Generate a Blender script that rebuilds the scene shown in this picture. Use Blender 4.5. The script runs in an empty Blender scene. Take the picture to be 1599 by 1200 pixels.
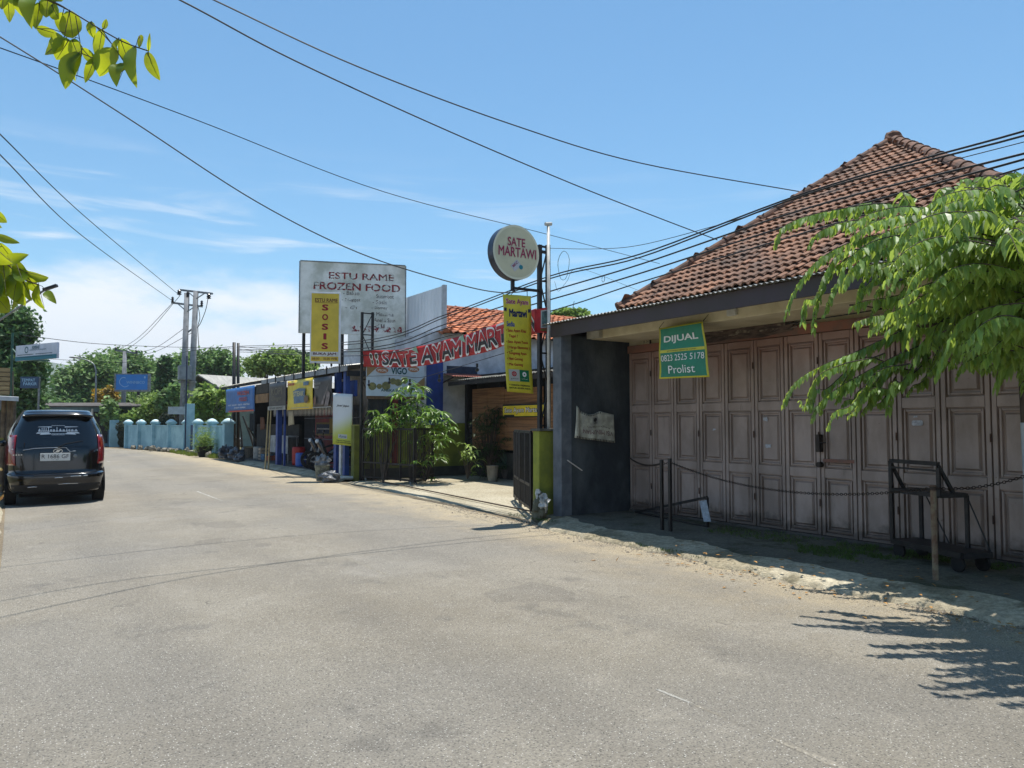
import bpy, math, random
import numpy as np
from mathutils import Vector, Matrix, noise
random.seed(7)
R = math.radians
SC = bpy.context.scene
COL = SC.collection
# ---------------------------------------------------------------- camera (world: +Y runs along the street, +X to the right-hand buildings)
F = 1200.0 / 1599.0
YAW, PITCH, EYE = R(32.8), math.atan(61 / 1200), 1.55
cd = bpy.data.cameras.new('camera'); cam = bpy.data.objects.new('camera', cd); COL.objects.link(cam)
cam.location = (0, 0, EYE); cam.rotation_euler = (R(90) + PITCH, 0, -YAW)
cd.sensor_width = 36; cd.lens = 36 * F; cd.clip_start = .05; cd.clip_end = 9000
SC.camera = cam
# ---------------------------------------------------------------- sun and sky
TO_SUN = Vector((.167, .166, 1)).normalized()
SUN_EL = math.asin(TO_SUN.z); SUN_AZ = math.atan2(TO_SUN.x, TO_SUN.y)
sl = bpy.data.lights.new('sun', 'SUN'); sl.energy = 4.6; sl.angle = R(.5); sl.color = (1, .955, .88)
so = bpy.data.objects.new('sun', sl); COL.objects.link(so); so.location = (0, 0, 50)
so.rotation_euler = (-TO_SUN).to_track_quat('-Z', 'Y').to_euler()
W = bpy.data.worlds.new("World"); SC.world = W; W.use_nodes = True
nt = W.node_tree; nt.nodes.clear()
def N(t, typ, **kw):
    n = t.nodes.new(typ)
    for k, v in kw.items():
        if k.startswith('i_'): n.inputs[k[2:].replace('_', ' ')].default_value = v
        else: setattr(n, k, v)
    return n
def mathn(t, op, a, b=None, c=None, clamp=False):
    n = t.nodes.new('ShaderNodeMath'); n.operation = op; n.use_clamp = clamp
    for i, x in enumerate((a, b, c)):
        if x is None: continue
        if isinstance(x, (int, float)): n.inputs[i].default_value = x
        else: t.links.new(x, n.inputs[i])
    return n.outputs[0]
def maprange(t, v, a, b, c=0., d=1.):
    n = t.nodes.new('ShaderNodeMapRange'); n.interpolation_type = 'SMOOTHSTEP'
    t.links.new(v, n.inputs[0])
    for i, x in enumerate((a, b, c, d)): n.inputs[i + 1].default_value = x
    return n.outputs[0]
sky = N(nt, 'ShaderNodeTexSky', sky_type='NISHITA', sun_disc=False, sun_elevation=SUN_EL, sun_rotation=SUN_AZ,
        altitude=50, air_density=1.0, dust_density=.35, ozone_density=2.2)
bg = N(nt, 'ShaderNodeBackground'); bg.inputs[1].default_value = .125
out = N(nt, 'ShaderNodeOutputWorld')
tc = N(nt, 'ShaderNodeTexCoord'); sep = N(nt, 'ShaderNodeSeparateXYZ'); nt.links.new(tc.outputs['Generated'], sep.inputs[0])
X, Y, Z = sep.outputs
def skynoise(scale, sc=(1, 1, 1), det=6, rough=.6, dist=0.):
    m = N(nt, 'ShaderNodeMapping'); m.inputs['Scale'].default_value = sc; nt.links.new(tc.outputs['Generated'], m.inputs[0])
    n = N(nt, 'ShaderNodeTexNoise'); n.inputs['Scale'].default_value = scale; n.inputs['Detail'].default_value = det
    n.inputs['Roughness'].default_value = rough; n.inputs['Distortion'].default_value = dist
    nt.links.new(m.outputs[0], n.inputs['Vector']); return n.outputs[0]
n1 = skynoise(5, (1, 1, 2.6)); n2 = skynoise(3.2, (1.2, 1.2, 11), 8, .55, .6)
# cumulus bank low over the left of the street: its top edge wanders with the noise
top = mathn(nt, 'MULTIPLY_ADD', mathn(nt, 'SUBTRACT', n1, .5), .20, .175)
top = mathn(nt, 'SUBTRACT', top, mathn(nt, 'MULTIPLY', mathn(nt, 'MAXIMUM', mathn(nt, 'SUBTRACT', X, .17), 0.), .17))
bank = maprange(nt, mathn(nt, 'SUBTRACT', top, Z), -.025, .05)
bank = mathn(nt, 'MULTIPLY', bank, maprange(nt, n1, .2, .55, .8, 1.))
strk = mathn(nt, 'MULTIPLY', maprange(nt, n2, .50, .74), maprange(nt, Z, .34, .20))
strk = mathn(nt, 'MULTIPLY', strk, maprange(nt, X, .72, .35, .25, .75))
cl = mathn(nt, 'MAXIMUM', bank, strk, clamp=True)
mx = N(nt, 'ShaderNodeMix', data_type='RGBA'); nt.links.new(cl, mx.inputs[0])
tint = N(nt, 'ShaderNodeMix', data_type='RGBA', blend_type='MULTIPLY'); tint.inputs[0].default_value = 1
nt.links.new(sky.outputs[0], tint.inputs[6]); tint.inputs[7].default_value = (.57, .85, .90, 1)
nt.links.new(tint.outputs[2], mx.inputs[6]); mx.inputs[7].default_value = (5.6, 5.9, 6.2, 1)
nt.links.new(mx.outputs[2], bg.inputs[0]); nt.links.new(bg.outputs[0], out.inputs[0])
SC.view_settings.view_transform = 'Standard'; SC.view_settings.look = 'None'
SC.view_settings.exposure = .55; SC.view_settings.gamma = 1
try: SC.cycles.volume_bounces = 0; SC.cycles.max_bounces = 8; SC.cycles.transparent_max_bounces = 12
except Exception: pass
# ---------------------------------------------------------------- from the photograph's pixels to places on the street
_f = Vector((math.sin(YAW), math.cos(YAW), 0)); _r = Vector((math.cos(YAW), -math.sin(YAW), 0)); _z = Vector((0, 0, 1))
FW = _f * math.cos(PITCH) + _z * math.sin(PITCH); UP = _z * math.cos(PITCH) - _f * math.sin(PITCH)
CAM = Vector((0, 0, EYE))
def ray(px, py): return FW + _r * ((px - 799.5) / 1200) + UP * ((600 - py) / 1200)
def at(px, py, D): d = ray(px, py); return CAM + d * (D / d.dot(_f))
def proj(p):
    d = Vector(p) - CAM; k = d.dot(FW); return 799.5 + 1200 * d.dot(_r) / k, 600 - 1200 * d.dot(UP) / k
def G(px, py, z=0.): d = ray(px, py); return CAM + d * ((z - EYE) / d.z)
def PX(px, py, x): d = ray(px, py); return CAM + d * (x / d.x)
def PY(px, py, y): d = ray(px, py); return CAM + d * (y / d.y)
# ---------------------------------------------------------------- materials
def srgb(c):
    if isinstance(c, str): c = [int(c[i:i + 2], 16) for i in (0, 2, 4)]
    return tuple(((v / 255) / 12.92 if v / 255 <= .04045 else ((v / 255 + .055) / 1.055) ** 2.4) for v in c[:3]) + (1,)
MATS = {}
def mat(name, c, c2=None, scale=6., rough=.7, metal=0., bump=0., bscale=None, tone=0., trans=0., spec=.5, stretch=(1, 1, 1), mixlo=.35, mixhi=.65, det=6, coat=0., tcol=None):
    """noise between two colours, bump, per-face tone, optional leaf translucency"""
    if name in MATS: return MATS[name]
    m = bpy.data.materials.new(name); m.use_nodes = True; t = m.node_tree; b = t.nodes['Principled BSDF']
    col = c if len(c) == 4 and not isinstance(c, str) else srgb(c)
    co = N(t, 'ShaderNodeTexCoord'); mp = N(t, 'ShaderNodeMapping'); mp.inputs['Scale'].default_value = stretch
    t.links.new(co.outputs['Object'], mp.inputs[0])
    cs = None
    if c2 is not None:
        col2 = c2 if len(c2) == 4 and not isinstance(c2, str) else srgb(c2)
        n = N(t, 'ShaderNodeTexNoise'); n.inputs['Scale'].default_value = scale; n.inputs['Detail'].default_value = det; n.inputs['Roughness'].default_value = .62
        t.links.new(mp.outputs[0], n.inputs['Vector'])
        x = N(t, 'ShaderNodeMix', data_type='RGBA'); t.links.new(maprange(t, n.outputs[0], mixlo, mixhi), x.inputs[0])
        x.inputs[6].default_value = col; x.inputs[7].default_value = col2; cs = x.outputs[2]
    if tone:
        a = N(t, 'ShaderNodeAttribute', attribute_name='tone')
        f = mathn(t, 'MULTIPLY_ADD', a.outputs['Fac'], tone, 1 - tone * .5)
        v = N(t, 'ShaderNodeVectorMath', operation='SCALE'); t.links.new(f, v.inputs['Scale'])
        if cs: t.links.new(cs, v.inputs[0])
        else: v.inputs[0].default_value = col[:3]
        cs = v.outputs[0]
    if cs: t.links.new(cs, b.inputs['Base Color'])
    else: b.inputs['Base Color'].default_value = col
    b.inputs['Roughness'].default_value = rough; b.inputs['Metallic'].default_value = metal
    b.inputs['Specular IOR Level'].default_value = spec; b.inputs['Coat Weight'].default_value = coat
    if bump:
        n = N(t, 'ShaderNodeTexNoise'); n.inputs['Scale'].default_value = bscale or scale * 4; n.inputs['Detail'].default_value = 8; n.inputs['Roughness'].default_value = .65
        t.links.new(mp.outputs[0], n.inputs['Vector'])
        bp = N(t, 'ShaderNodeBump'); bp.inputs['Distance'].default_value = bump; t.links.new(n.outputs[0], bp.inputs['Height'])
        t.links.new(bp.outputs[0], b.inputs['Normal'])
    if trans:
        tr = N(t, 'ShaderNodeBsdfTranslucent'); ms = N(t, 'ShaderNodeMixShader'); ms.inputs[0].default_value = trans
        if tcol: tr.inputs[0].default_value = srgb(tcol)
        elif cs: t.links.new(cs, tr.inputs[0])
        else: tr.inputs[0].default_value = col
        o = t.nodes['Material Output']; t.links.new(b.outputs[0], ms.inputs[1]); t.links.new(tr.outputs[0], ms.inputs[2]); t.links.new(ms.outputs[0], o.inputs[0])
    MATS[name] = m; return m
# ---------------------------------------------------------------- mesh builder and object bookkeeping
ORG = {}
class MB:
    def __init__(s): s.v = []; s.f = []; s.t = []; s.tn = .5
    def add(s, vs, fs, tone=None):
        o = len(s.v); s.v.extend(tuple(p) for p in vs); s.f.extend(tuple(i + o for i in f) for f in fs)
        s.t.extend([s.tn if tone is None else tone] * len(fs)); return s
    def box(s, x0, x1, y0, y1, z0, z1):
        return s.add([(x0, y0, z0), (x1, y0, z0), (x1, y1, z0), (x0, y1, z0), (x0, y0, z1), (x1, y0, z1), (x1, y1, z1), (x0, y1, z1)],
                     [(3, 2, 1, 0), (4, 5, 6, 7), (0, 1, 5, 4), (1, 2, 6, 5), (2, 3, 7, 6), (3, 0, 4, 7)])
    def slab(s, pts, th):
        """planar polygon thickened by vector th"""
        n = len(pts); P = [Vector(p) for p in pts]; th = Vector(th); Q = [p + th for p in P]
        return s.add(P + Q, [tuple(range(n))[::-1], tuple(range(n, 2 * n))] + [(i, (i + 1) % n, n + (i + 1) % n, n + i) for i in range(n)])
    def quad(s, *p, tone=None): return s.add(p, [tuple(range(len(p)))], tone)
    def bar(s, a, b, w, h=None, up=(0, 0, 1)):
        a, b = Vector(a), Vector(b); h = h or w; d = (b - a).normalized(); u = Vector(up)
        if abs(d.dot(u)) > .98: u = Vector((1, 0, 0))
        sd = d.cross(u).normalized() * (w / 2); uu = sd.cross(d).normalized() * (h / 2)
        P = [a - sd - uu, a + sd - uu, a + sd + uu, a - sd + uu]; Q = [p + (b - a) for p in P]
        return s.add(P + Q, [(0, 1, 2, 3), (7, 6, 5, 4), (1, 0, 4, 5), (2, 1, 5, 6), (3, 2, 6, 7), (0, 3, 7, 4)])
    def tube(s, pts, r, n=8, caps=True):
        P = [Vector(p) for p in pts]; rs = r if isinstance(r, (list, tuple)) else [r] * len(P); vs = []; fs = []
        u = None
        for i, p in enumerate(P):
            d = (P[min(i + 1, len(P) - 1)] - P[max(i - 1, 0)]).normalized()
            if u is None: u = d.orthogonal().normalized()
            else: u = (u - d * u.dot(d)).normalized()
            w = d.cross(u)
            for k in range(n):
                a = 2 * math.pi * k / n; vs.append(p + (u * math.cos(a) + w * math.sin(a)) * rs[i])
        for i in range(len(P) - 1):
            for k in range(n): fs.append((i * n + k, i * n + (k + 1) % n, (i + 1) * n + (k + 1) % n, (i + 1) * n + k))
        if caps: fs += [tuple(range(n))[::-1], tuple(range((len(P) - 1) * n, len(P) * n))]
        return s.add(vs, fs)
    def cyl(s, a, b, r, r2=None, n=16): return s.tube([a, b], [r, r if r2 is None else r2], n)
    def lathe(s, c, prof, n=20, axis=(0, 0, 1)):
        c = Vector(c); ax = Vector(axis).normalized(); u = ax.orthogonal().normalized(); w = ax.cross(u); vs = []; fs = []
        for (r, h) in prof:
            for k in range(n):
                a = 2 * math.pi * k / n; vs.append(c + ax * h + (u * math.cos(a) + w * math.sin(a)) * r)
        for i in range(len(prof) - 1):
            for k in range(n): fs.append((i * n + k, i * n + (k + 1) % n, (i + 1) * n + (k + 1) % n, (i + 1) * n + k))
        return s.add(vs, fs)
    def blob(s, c, r, seed=0, amp=.2, nu=14, nv=9, squash=0.):
        c = Vector(c); r = Vector(r) if not isinstance(r, (int, float)) else Vector((r, r, r)); vs = []; fs = []
        for j in range(nv + 1):
            th = math.pi * j / nv
            for i in range(nu):
                ph = 2 * math.pi * i / nu; d = Vector((math.sin(th) * math.cos(ph), math.sin(th) * math.sin(ph), math.cos(th)))
                k = 1 + amp * noise.noise(d * 2.1 + Vector((seed * 3.7, seed, 0))) * 2 + amp * .5 * noise.noise(d * 6 + Vector((seed, 0, 5)))
                q = Vector((d.x * r.x, d.y * r.y, d.z * r.z)) * k
                if squash and q.z < -r.z * squash: q.z = -r.z * squash
                vs.append(c + q)
        for j in range(nv):
            for i in range(nu): fs.append((j * nu + i, (j + 1) * nu + i, (j + 1) * nu + (i + 1) % nu, j * nu + (i + 1) % nu))
        return s.add(vs, fs)
    def rings(s, R_, close=True):
        n = len(R_[0]); vs = [p for r in R_ for p in r]; fs = []
        for i in range(len(R_) - 1):
            for k in range(n if close else n - 1): fs.append((i * n + k, i * n + (k + 1) % n, (i + 1) * n + (k + 1) % n, (i + 1) * n + k))
        return s.add(vs, fs)
    def build(s, name, m, parent=None, loc=None, smooth=False, bevel=0., th=0.):
        if parent is not None: o0 = ORG[parent.name]
        elif loc is not None: o0 = Vector(loc)
        else:
            a = np.array(s.v); lo = a.min(0); hi = a.max(0); o0 = Vector(((lo[0] + hi[0]) / 2, (lo[1] + hi[1]) / 2, lo[2]))
        me = bpy.data.meshes.new(name)
        vs = (np.array(s.v, dtype=float) - np.array(o0)).tolist()
        me.from_pydata(vs, [], s.f); me.materials.append(m)
        if any(t != .5 for t in s.t):
            at_ = me.attributes.new('tone', 'FLOAT', 'FACE'); at_.data.foreach_set('value', s.t)
        else:
            at_ = me.attributes.new('tone', 'FLOAT', 'FACE'); at_.data.foreach_set('value', [.5] * len(s.f))
        if smooth: me.polygons.foreach_set('use_smooth', [True] * len(me.polygons))
        me.update()
        o = bpy.data.objects.new(name, me); COL.objects.link(o)
        if parent is not None: o.parent = parent
        else: o.location = o0
        ORG[o.name] = o0
        if th:
            md = o.modifiers.new('thickness', 'SOLIDIFY'); md.thickness = th; md.offset = 0
        if bevel:
            md = o.modifiers.new('bevel', 'BEVEL'); md.width = bevel; md.segments = 2; md.limit_method = 'ANGLE'; md.angle_limit = R(40)
        return o
def tag(o, label, cat, group=None, kind=None):
    if label: o['label'] = label
    if cat: o['category'] = cat
    if group: o['group'] = group
    if kind: o['kind'] = kind
    return o
def thing(name, label, cat, loc, group=None):
    o = bpy.data.objects.new(name, None); COL.objects.link(o); o.location = loc; o.empty_display_size = .2
    ORG[o.name] = Vector(loc); return tag(o, label, cat, group)
def struct(o): o['kind'] = 'structure'; return o
def copy_tree(root, loc, label=None):
    def cp(o, par):
        c = o.copy(); COL.objects.link(c)
        if par: c.parent = par
        for ch in [x for x in bpy.data.objects if x.parent == o and x != c]: cp(ch, c)
        return c
    c = cp(root, None); c.location = loc
    if label: c['label'] = label
    return c
def text_pts(body, size=1., bold=0., shear=0., spacing=1., align='CENTER'):
    cu = bpy.data.curves.new('t', 'FONT'); cu.body = body; cu.size = size; cu.align_x = align; cu.align_y = 'CENTER'
    cu.offset = bold; cu.shear = shear; cu.space_character = spacing; cu.resolution_u = 3
    o = bpy.data.objects.new('t', cu); me = bpy.data.meshes.new_from_object(o)
    v = [tuple(p.co) for p in me.vertices]; f = [tuple(p.vertices) for p in me.polygons]
    bpy.data.objects.remove(o); bpy.data.curves.remove(cu); bpy.data.meshes.remove(me)
    return v, f
def fit_text(mb, body, fn, w, h, bold=0., shear=0., spacing=1.):
    """lay text filling w x h; fn(x, y) -> world point"""
    v, f = text_pts(body, 1., 0., shear, spacing)
    if not v: return
    a = np.array(v); lo = a.min(0); hi = a.max(0); sx = w / (hi[0] - lo[0]); sy = h / max(hi[1] - lo[1], 1e-6)
    cx, cy = (lo[0] + hi[0]) / 2, (lo[1] + hi[1]) / 2
    mb.add([fn((x - cx) * sx, (y - cy) * sy, 0.) for x, y, _ in v], f)
    if bold > .012:   # thicker strokes: the same letters again, shifted a little and each a hair behind the last
        k = min(bold, .06) - .004
        for i in range(6):
            dx, dy = k * math.cos(i * 1.0472) * sx, k * math.sin(i * 1.0472) * sy
            mb.add([fn((x - cx) * sx + dx, (y - cy) * sy + dy, -.0003 * (i + 1)) for x, y, _ in v], f)
class Face:
    """a flat sign face: origin at its centre, x to the reader's right, y up, n towards the reader"""
    def __init__(s, c, x, y=(0, 0, 1)):
        s.c = Vector(c); s.x = Vector(x).normalized(); s.y = Vector(y).normalized(); s.n = s.x.cross(s.y).normalized()
    def p(s, x, y, d=0.): return s.c + s.x * x + s.y * y + s.n * d
    def rect(s, mb, x0, x1, y0, y1, d=0.): return mb.quad(s.p(x0, y0, d), s.p(x1, y0, d), s.p(x1, y1, d), s.p(x0, y1, d))
    def panel(s, mb, x0, x1, y0, y1, d0, d1):
        return mb.slab([s.p(x0, y0, d0), s.p(x1, y0, d0), s.p(x1, y1, d0), s.p(x0, y1, d0)], s.n * (d1 - d0))
    def text(s, mb, body, x, y, w, h, d=.004, **k): fit_text(mb, body, lambda a, b, e: s.p(x + a, y + b, d + e), w, h, **k)
    def disc(s, mb, x, y, rx, ry, d=.004, n=24):
        return mb.quad(*[s.p(x + rx * math.cos(2 * math.pi * i / n), y + ry * math.sin(2 * math.pi * i / n), d) for i in range(n)])
    def ring(s, mb, x, y, rx, ry, w, a0=0, a1=360, d=.004, n=24):
        vs = []; 
        for i in range(n + 1):
            a = R(a0 + (a1 - a0) * i / n); c, q = math.cos(a), math.sin(a)
            vs += [s.p(x + rx * c, y + ry * q, d), s.p(x + (rx - w) * c, y + (ry - w) * q, d)]
        return mb.add(vs, [(2 * i, 2 * i + 2, 2 * i + 3, 2 * i + 1) for i in range(n)])
RNG = random.Random(11)
def rv(r=RNG): return Vector((r.gauss(0, 1), r.gauss(0, 1), r.gauss(0, 1))).normalized()
def leaf(mb, b, d, L, Wd, roll=None, fold=.25, droop=.15, tone=None):
    b = Vector(b); d = Vector(d).normalized(); n = roll if roll is not None else rv()
    s_ = d.cross(n)
    if s_.length < .05: s_ = d.orthogonal()
    s_.normalize(); n = s_.cross(d).normalized(); dr = Vector((0, 0, -1)) * droop * L
    m1 = b + d * L * .33 + dr * .15; m2 = b + d * L * .7 + dr * .5; tp = b + d * L + dr
    a = n * fold * Wd
    r1, l1 = m1 + s_ * Wd * .5 + a, m1 - s_ * Wd * .5 + a; r2, l2 = m2 + s_ * Wd * .38 + a * .8, m2 - s_ * Wd * .38 + a * .8
    mb.add([b, r1, r2, tp, l2, l1, m1, m2], [(0, 1, 6), (1, 2, 7, 6), (2, 3, 7), (0, 6, 5), (5, 6, 7, 4), (4, 7, 3)], RNG.random() if tone is None else tone)
def spline(pts, n=6):
    P = [Vector(p) for p in pts]; P = [2 * P[0] - P[1]] + P + [2 * P[-1] - P[-2]]; o = []
    for i in range(1, len(P) - 2):
        for k in range(n):
            t = k / n; a, b, c, d = P[i - 1], P[i], P[i + 1], P[i + 2]
            o.append(.5 * ((2 * b) + (c - a) * t + (2 * a - 5 * b + 4 * c - d) * t * t + (3 * b - a - 3 * c + d) * t ** 3))
    o.append(P[-2]); return o
M = dict(
    asphalt=None,
    black_steel=mat('black_painted_steel', '16171a', '2a2826', 9, .5, .3),
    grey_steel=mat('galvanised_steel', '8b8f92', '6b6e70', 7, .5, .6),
    white=mat('white_paint', 'd6d6d2', 'bdbcb6', 5, .6),
    cable=mat('cable_rubber', '101216', rough=.6),
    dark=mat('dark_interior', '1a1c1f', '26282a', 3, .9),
    letter_black=mat('letter_black', '15161c', rough=.5), letter_white=mat('letter_white', 'e6e6e2', rough=.5),
    letter_red=mat('letter_red', 'a81420', rough=.5), letter_magenta=mat('letter_magenta', '8c1446', rough=.5),
    letter_blue=mat('letter_blue', '143c9a', rough=.5), letter_teal=mat('letter_teal', '0c4c50', rough=.5),
    bark=mat('bark', '5a5046', '352e28', 9, .9, bump=.01, bscale=30, stretch=(1, 1, .35)),
)
# ================================================================ THE SETTING
def ground_mat(name, base, var, sand=None, sand_rng=None, speck=0., sscale=220, rough=.9, bump=.006, bscale=60, crack=False, moss=None, worn=False):
    m = bpy.data.materials.new(name); m.use_nodes = True; t = m.node_tree; b = t.nodes['Principled BSDF']
    co = N(t, 'ShaderNodeTexCoord'); v = co.outputs['Object']
    def nz(s, det=6, r=.6):
        n = N(t, 'ShaderNodeTexNoise'); n.inputs['Scale'].default_value = s; n.inputs['Detail'].default_value = det; n.inputs['Roughness'].default_value = r
        t.links.new(v, n.inputs['Vector']); return n.outputs[0]
    def mix(f, a, c, bt='MIX'):
        x = N(t, 'ShaderNodeMix', data_type='RGBA', blend_type=bt)
        if isinstance(f, float): x.inputs[0].default_value = f
        else: t.links.new(f, x.inputs[0])
        for i, q in ((6, a), (7, c)):
            if isinstance(q, tuple): x.inputs[i].default_value = q
            else: t.links.new(q, x.inputs[i])
        return x.outputs[2]
    c = mix(maprange(t, nz(.55), .3, .7), srgb(base), srgb(var))
    c = mix(maprange(t, nz(9), .35, .65, 0, .35), c, srgb(var))
    if worn:
        c = mix(maprange(t, nz(.28, 3, .5), .42, .6, 0, .55), c, srgb('8c8880'))
        c = mix(maprange(t, nz(1.9, 7, .75), .52, .72, 0, .5), c, srgb('a9a294'))
        c = mix(maprange(t, nz(.9, 5, .7), .58, .66, 0, .45), c, srgb('6d6962'))
        c = mix(maprange(t, nz(.42, 4, .5), .60, .64, 0, .25), c, srgb('a39e94'))
        c = mix(maprange(t, nz(.62, 3, .5), .34, .335, 0, .35), c, srgb('716b62'))
        sx = N(t, 'ShaderNodeSeparateXYZ'); t.links.new(v, sx.inputs[0])
        for xc in (.9, 2.4, 4.1, 5.5):
            dd = mathn(t, 'ABSOLUTE', mathn(t, 'SUBTRACT', mathn(t, 'ADD', sx.outputs[0], mathn(t, 'MULTIPLY', nz(.35, 2), .8)), xc + .4))
            c = mix(mathn(t, 'MULTIPLY', maprange(t, dd, .42, .05), maprange(t, nz(1.3, 5), .3, .7, .1, .32)), c, srgb('736e66'))
    if sand:
        sp = N(t, 'ShaderNodeSeparateXYZ'); t.links.new(v, sp.inputs[0])
        f = mathn(t, 'MULTIPLY', maprange(t, mathn(t, 'ADD', sp.outputs[0], mathn(t, 'MULTIPLY', mathn(t, 'SUBTRACT', nz(1.1), .5), 2.4)), *sand_rng), maprange(t, nz(3.5), .25, .6, .45, 1.))
        c = mix(f, c, srgb(sand))
    if moss:
        c = mix(maprange(t, nz(1.7, 8, .7), .5, .62, 0, .8), c, srgb(moss))
    c = mix(maprange(t, nz(bscale * 1.2, 3, .7), .3, .7, .0, .42), c, (.01, .01, .01, 1))
    if speck:
        vo = N(t, 'ShaderNodeTexVoronoi'); vo.inputs['Scale'].default_value = sscale * .32; t.links.new(v, vo.inputs['Vector']); vo.inputs['Randomness'].default_value = 1
        sc = N(t, 'ShaderNodeSeparateColor'); t.links.new(vo.outputs['Color'], sc.inputs[0])
        c = mix(mathn(t, 'MULTIPLY', maprange(t, vo.outputs[0], .36, .2), maprange(t, sc.outputs[0], .6, .95, 0, speck)), c, (.62, .6, .55, 1))
        c = mix(mathn(t, 'MULTIPLY', maprange(t, vo.outputs[0], .5, .3), maprange(t, sc.outputs[1], .55, .9, 0, speck * .8)), c, (.035, .035, .036, 1))
    hgt = nz(bscale, 8, .7)
    if crack:
        vo = N(t, 'ShaderNodeTexVoronoi', feature='DISTANCE_TO_EDGE'); vo.inputs['Scale'].default_value = .42
        wv = N(t, 'ShaderNodeVectorMath', operation='ADD'); t.links.new(v, wv.inputs[0])
        nn = N(t, 'ShaderNodeTexNoise'); nn.inputs['Scale'].default_value = 2.5; nn.inputs['Detail'].default_value = 5; t.links.new(v, nn.inputs['Vector'])
        t.links.new(nn.outputs[1], wv.inputs[1]); t.links.new(wv.outputs[0], vo.inputs['Vector'])
        c = mix(mathn(t, 'MULTIPLY', maprange(t, vo.outputs[0], .008, .002), maprange(t, nz(.8), .56, .66, 0, .5)), c, (.02, .02, .02, 1))
    t.links.new(c, b.inputs['Base Color']); b.inputs['Roughness'].default_value = rough; b.inputs['Specular IOR Level'].default_value = .3
    bp = N(t, 'ShaderNodeBump'); bp.inputs['Distance'].default_value = bump; t.links.new(hgt, bp.inputs['Height']); t.links.new(bp.outputs[0], b.inputs['Normal'])
    return m
M['asphalt'] = ground_mat('asphalt', '9c9587', '8a8273', 'b8a98c', (4.9, 6.9), .95, 270, .88, .012, 70, crack=True, worn=True)
M['dirt'] = ground_mat('dirt_verge', '9a8a6e', '7d705c', None, None, .5, 150, .95, .02, 30)
M['soil'] = ground_mat('grassy_ground', '5c6338', '6e6448', None, None, .0, 150, .95, .03, 12)
M['concrete'] = ground_mat('old_concrete', 'c4bba4', 'a59a80', None, None, .25, 160, .9, .012, 22, crack=True)
M['apron'] = ground_mat('mossy_concrete', '7c7768', '605c50', None, None, .25, 160, .9, .012, 22, moss='46492c')
M['pale'] = ground_mat('broken_pale_concrete', 'e6dcc2', 'ab9f84', None, None, .2, 160, .9, .04, 16, moss='857c62')
g = MB()
g.quad((-2500, -2500, -.02), (2500, -2500, -.02), (2500, 2500, -.02), (-2500, 2500, -.02))
struct(g.build('ground', M['soil'], loc=(0, 0, 0)))
def lerp_path(pts, n):
    P = spline([(p[0], p[1], 0) for p in pts], n); return P
def strip(a, b, za=0., zb=0., jit=0.):
    m = MB(); n = min(len(a), len(b)); vs = []
    for i in range(n):
        j = jit * noise.noise(Vector((i * .9, 3.3, 0))) if jit else 0
        vs += [(a[i][0] + j, a[i][1], za), (b[i][0], b[i][1], zb)]
    m.add(vs, [(2 * i, 2 * i + 1, 2 * i + 3, 2 * i + 2) for i in range(n - 1)]); return m
R_EDGE = lerp_path([(6.35, y) for y in range(-40, 4, 4)] + [(6.4, 4), (6.5, 8), (6.8, 12), (7.0, 16), (7.25, 22), (7.3, 30), (7.25, 37), (6.9, 44), (5.3, 52), (1.5, 61), (-5, 69), (-14, 76), (-40, 92)], 8)
L_EDGE = lerp_path([(-.1, y) for y in range(-40, 16, 4)] + [(-.12, 16), (-.15, 22), (-.3, 30), (-.8, 36), (-2.2, 42), (-4.3, 48), (-8.2, 55), (-14, 61), (-22, 66), (-45, 82)], 8)
rd = MB(); vs = []; NC = 9
for i, (a, b) in enumerate(zip(R_EDGE, L_EDGE)):
    for k in range(NC):
        t_ = k / (NC - 1); p = b.lerp(a, t_)
        if k == NC - 1: p = p + Vector((.12 * noise.noise(Vector((p.y * 1.3, 0, 0))), 0, 0))
        vs.append((p.x, p.y, .035 * (1 - (2 * t_ - 1) ** 2) - .0))
rd.add(vs, [(i * NC + k, i * NC + k + 1, (i + 1) * NC + k + 1, (i + 1) * NC + k) for i in range(len(R_EDGE) - 1) for k in range(NC - 1)])
struct(rd.build('road', M['asphalt'], loc=(0, 0, 0), smooth=True))
# dirt verges on both sides, under the road's edge
struct(strip([p + Vector((-.6, 0, 0)) for p in R_EDGE], [p + Vector((3.2, 0, 0)) for p in R_EDGE], -.008, -.008).build('verge', M['dirt'], loc=(0, 0, 0)))
struct(strip([p + Vector((-2.2, 0, 0)) for p in L_EDGE], [p + Vector((.5, 0, 0)) for p in L_EDGE], -.008, -.008).build('verge', M['dirt'], loc=(0, 0, 0)))
# left pavement: a pale worn concrete strip with a low broken edge
lp = MB()
ys = [-20 + i * .4 for i in range(150)]
for i in range(len(ys) - 1):
    def ex(y): return -.16 + .05 * noise.noise(Vector((y * 1.1, 9, 0))) - (0 if y < 25 else (y - 25) ** 2 * .006)
    a, b = ys[i], ys[i + 1]
    lp.quad((-2.0, a, .06), (ex(a) - .06, a, .05), (ex(b) - .06, b, .05), (-2.0, b, .06))
    lp.quad((ex(a) - .06, a, .05), (ex(a), a, -.005), (ex(b), b, -.005), (ex(b) - .06, b, .05))
struct(lp.build('pavement', M['concrete'], loc=(0, 0, 0)))
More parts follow.
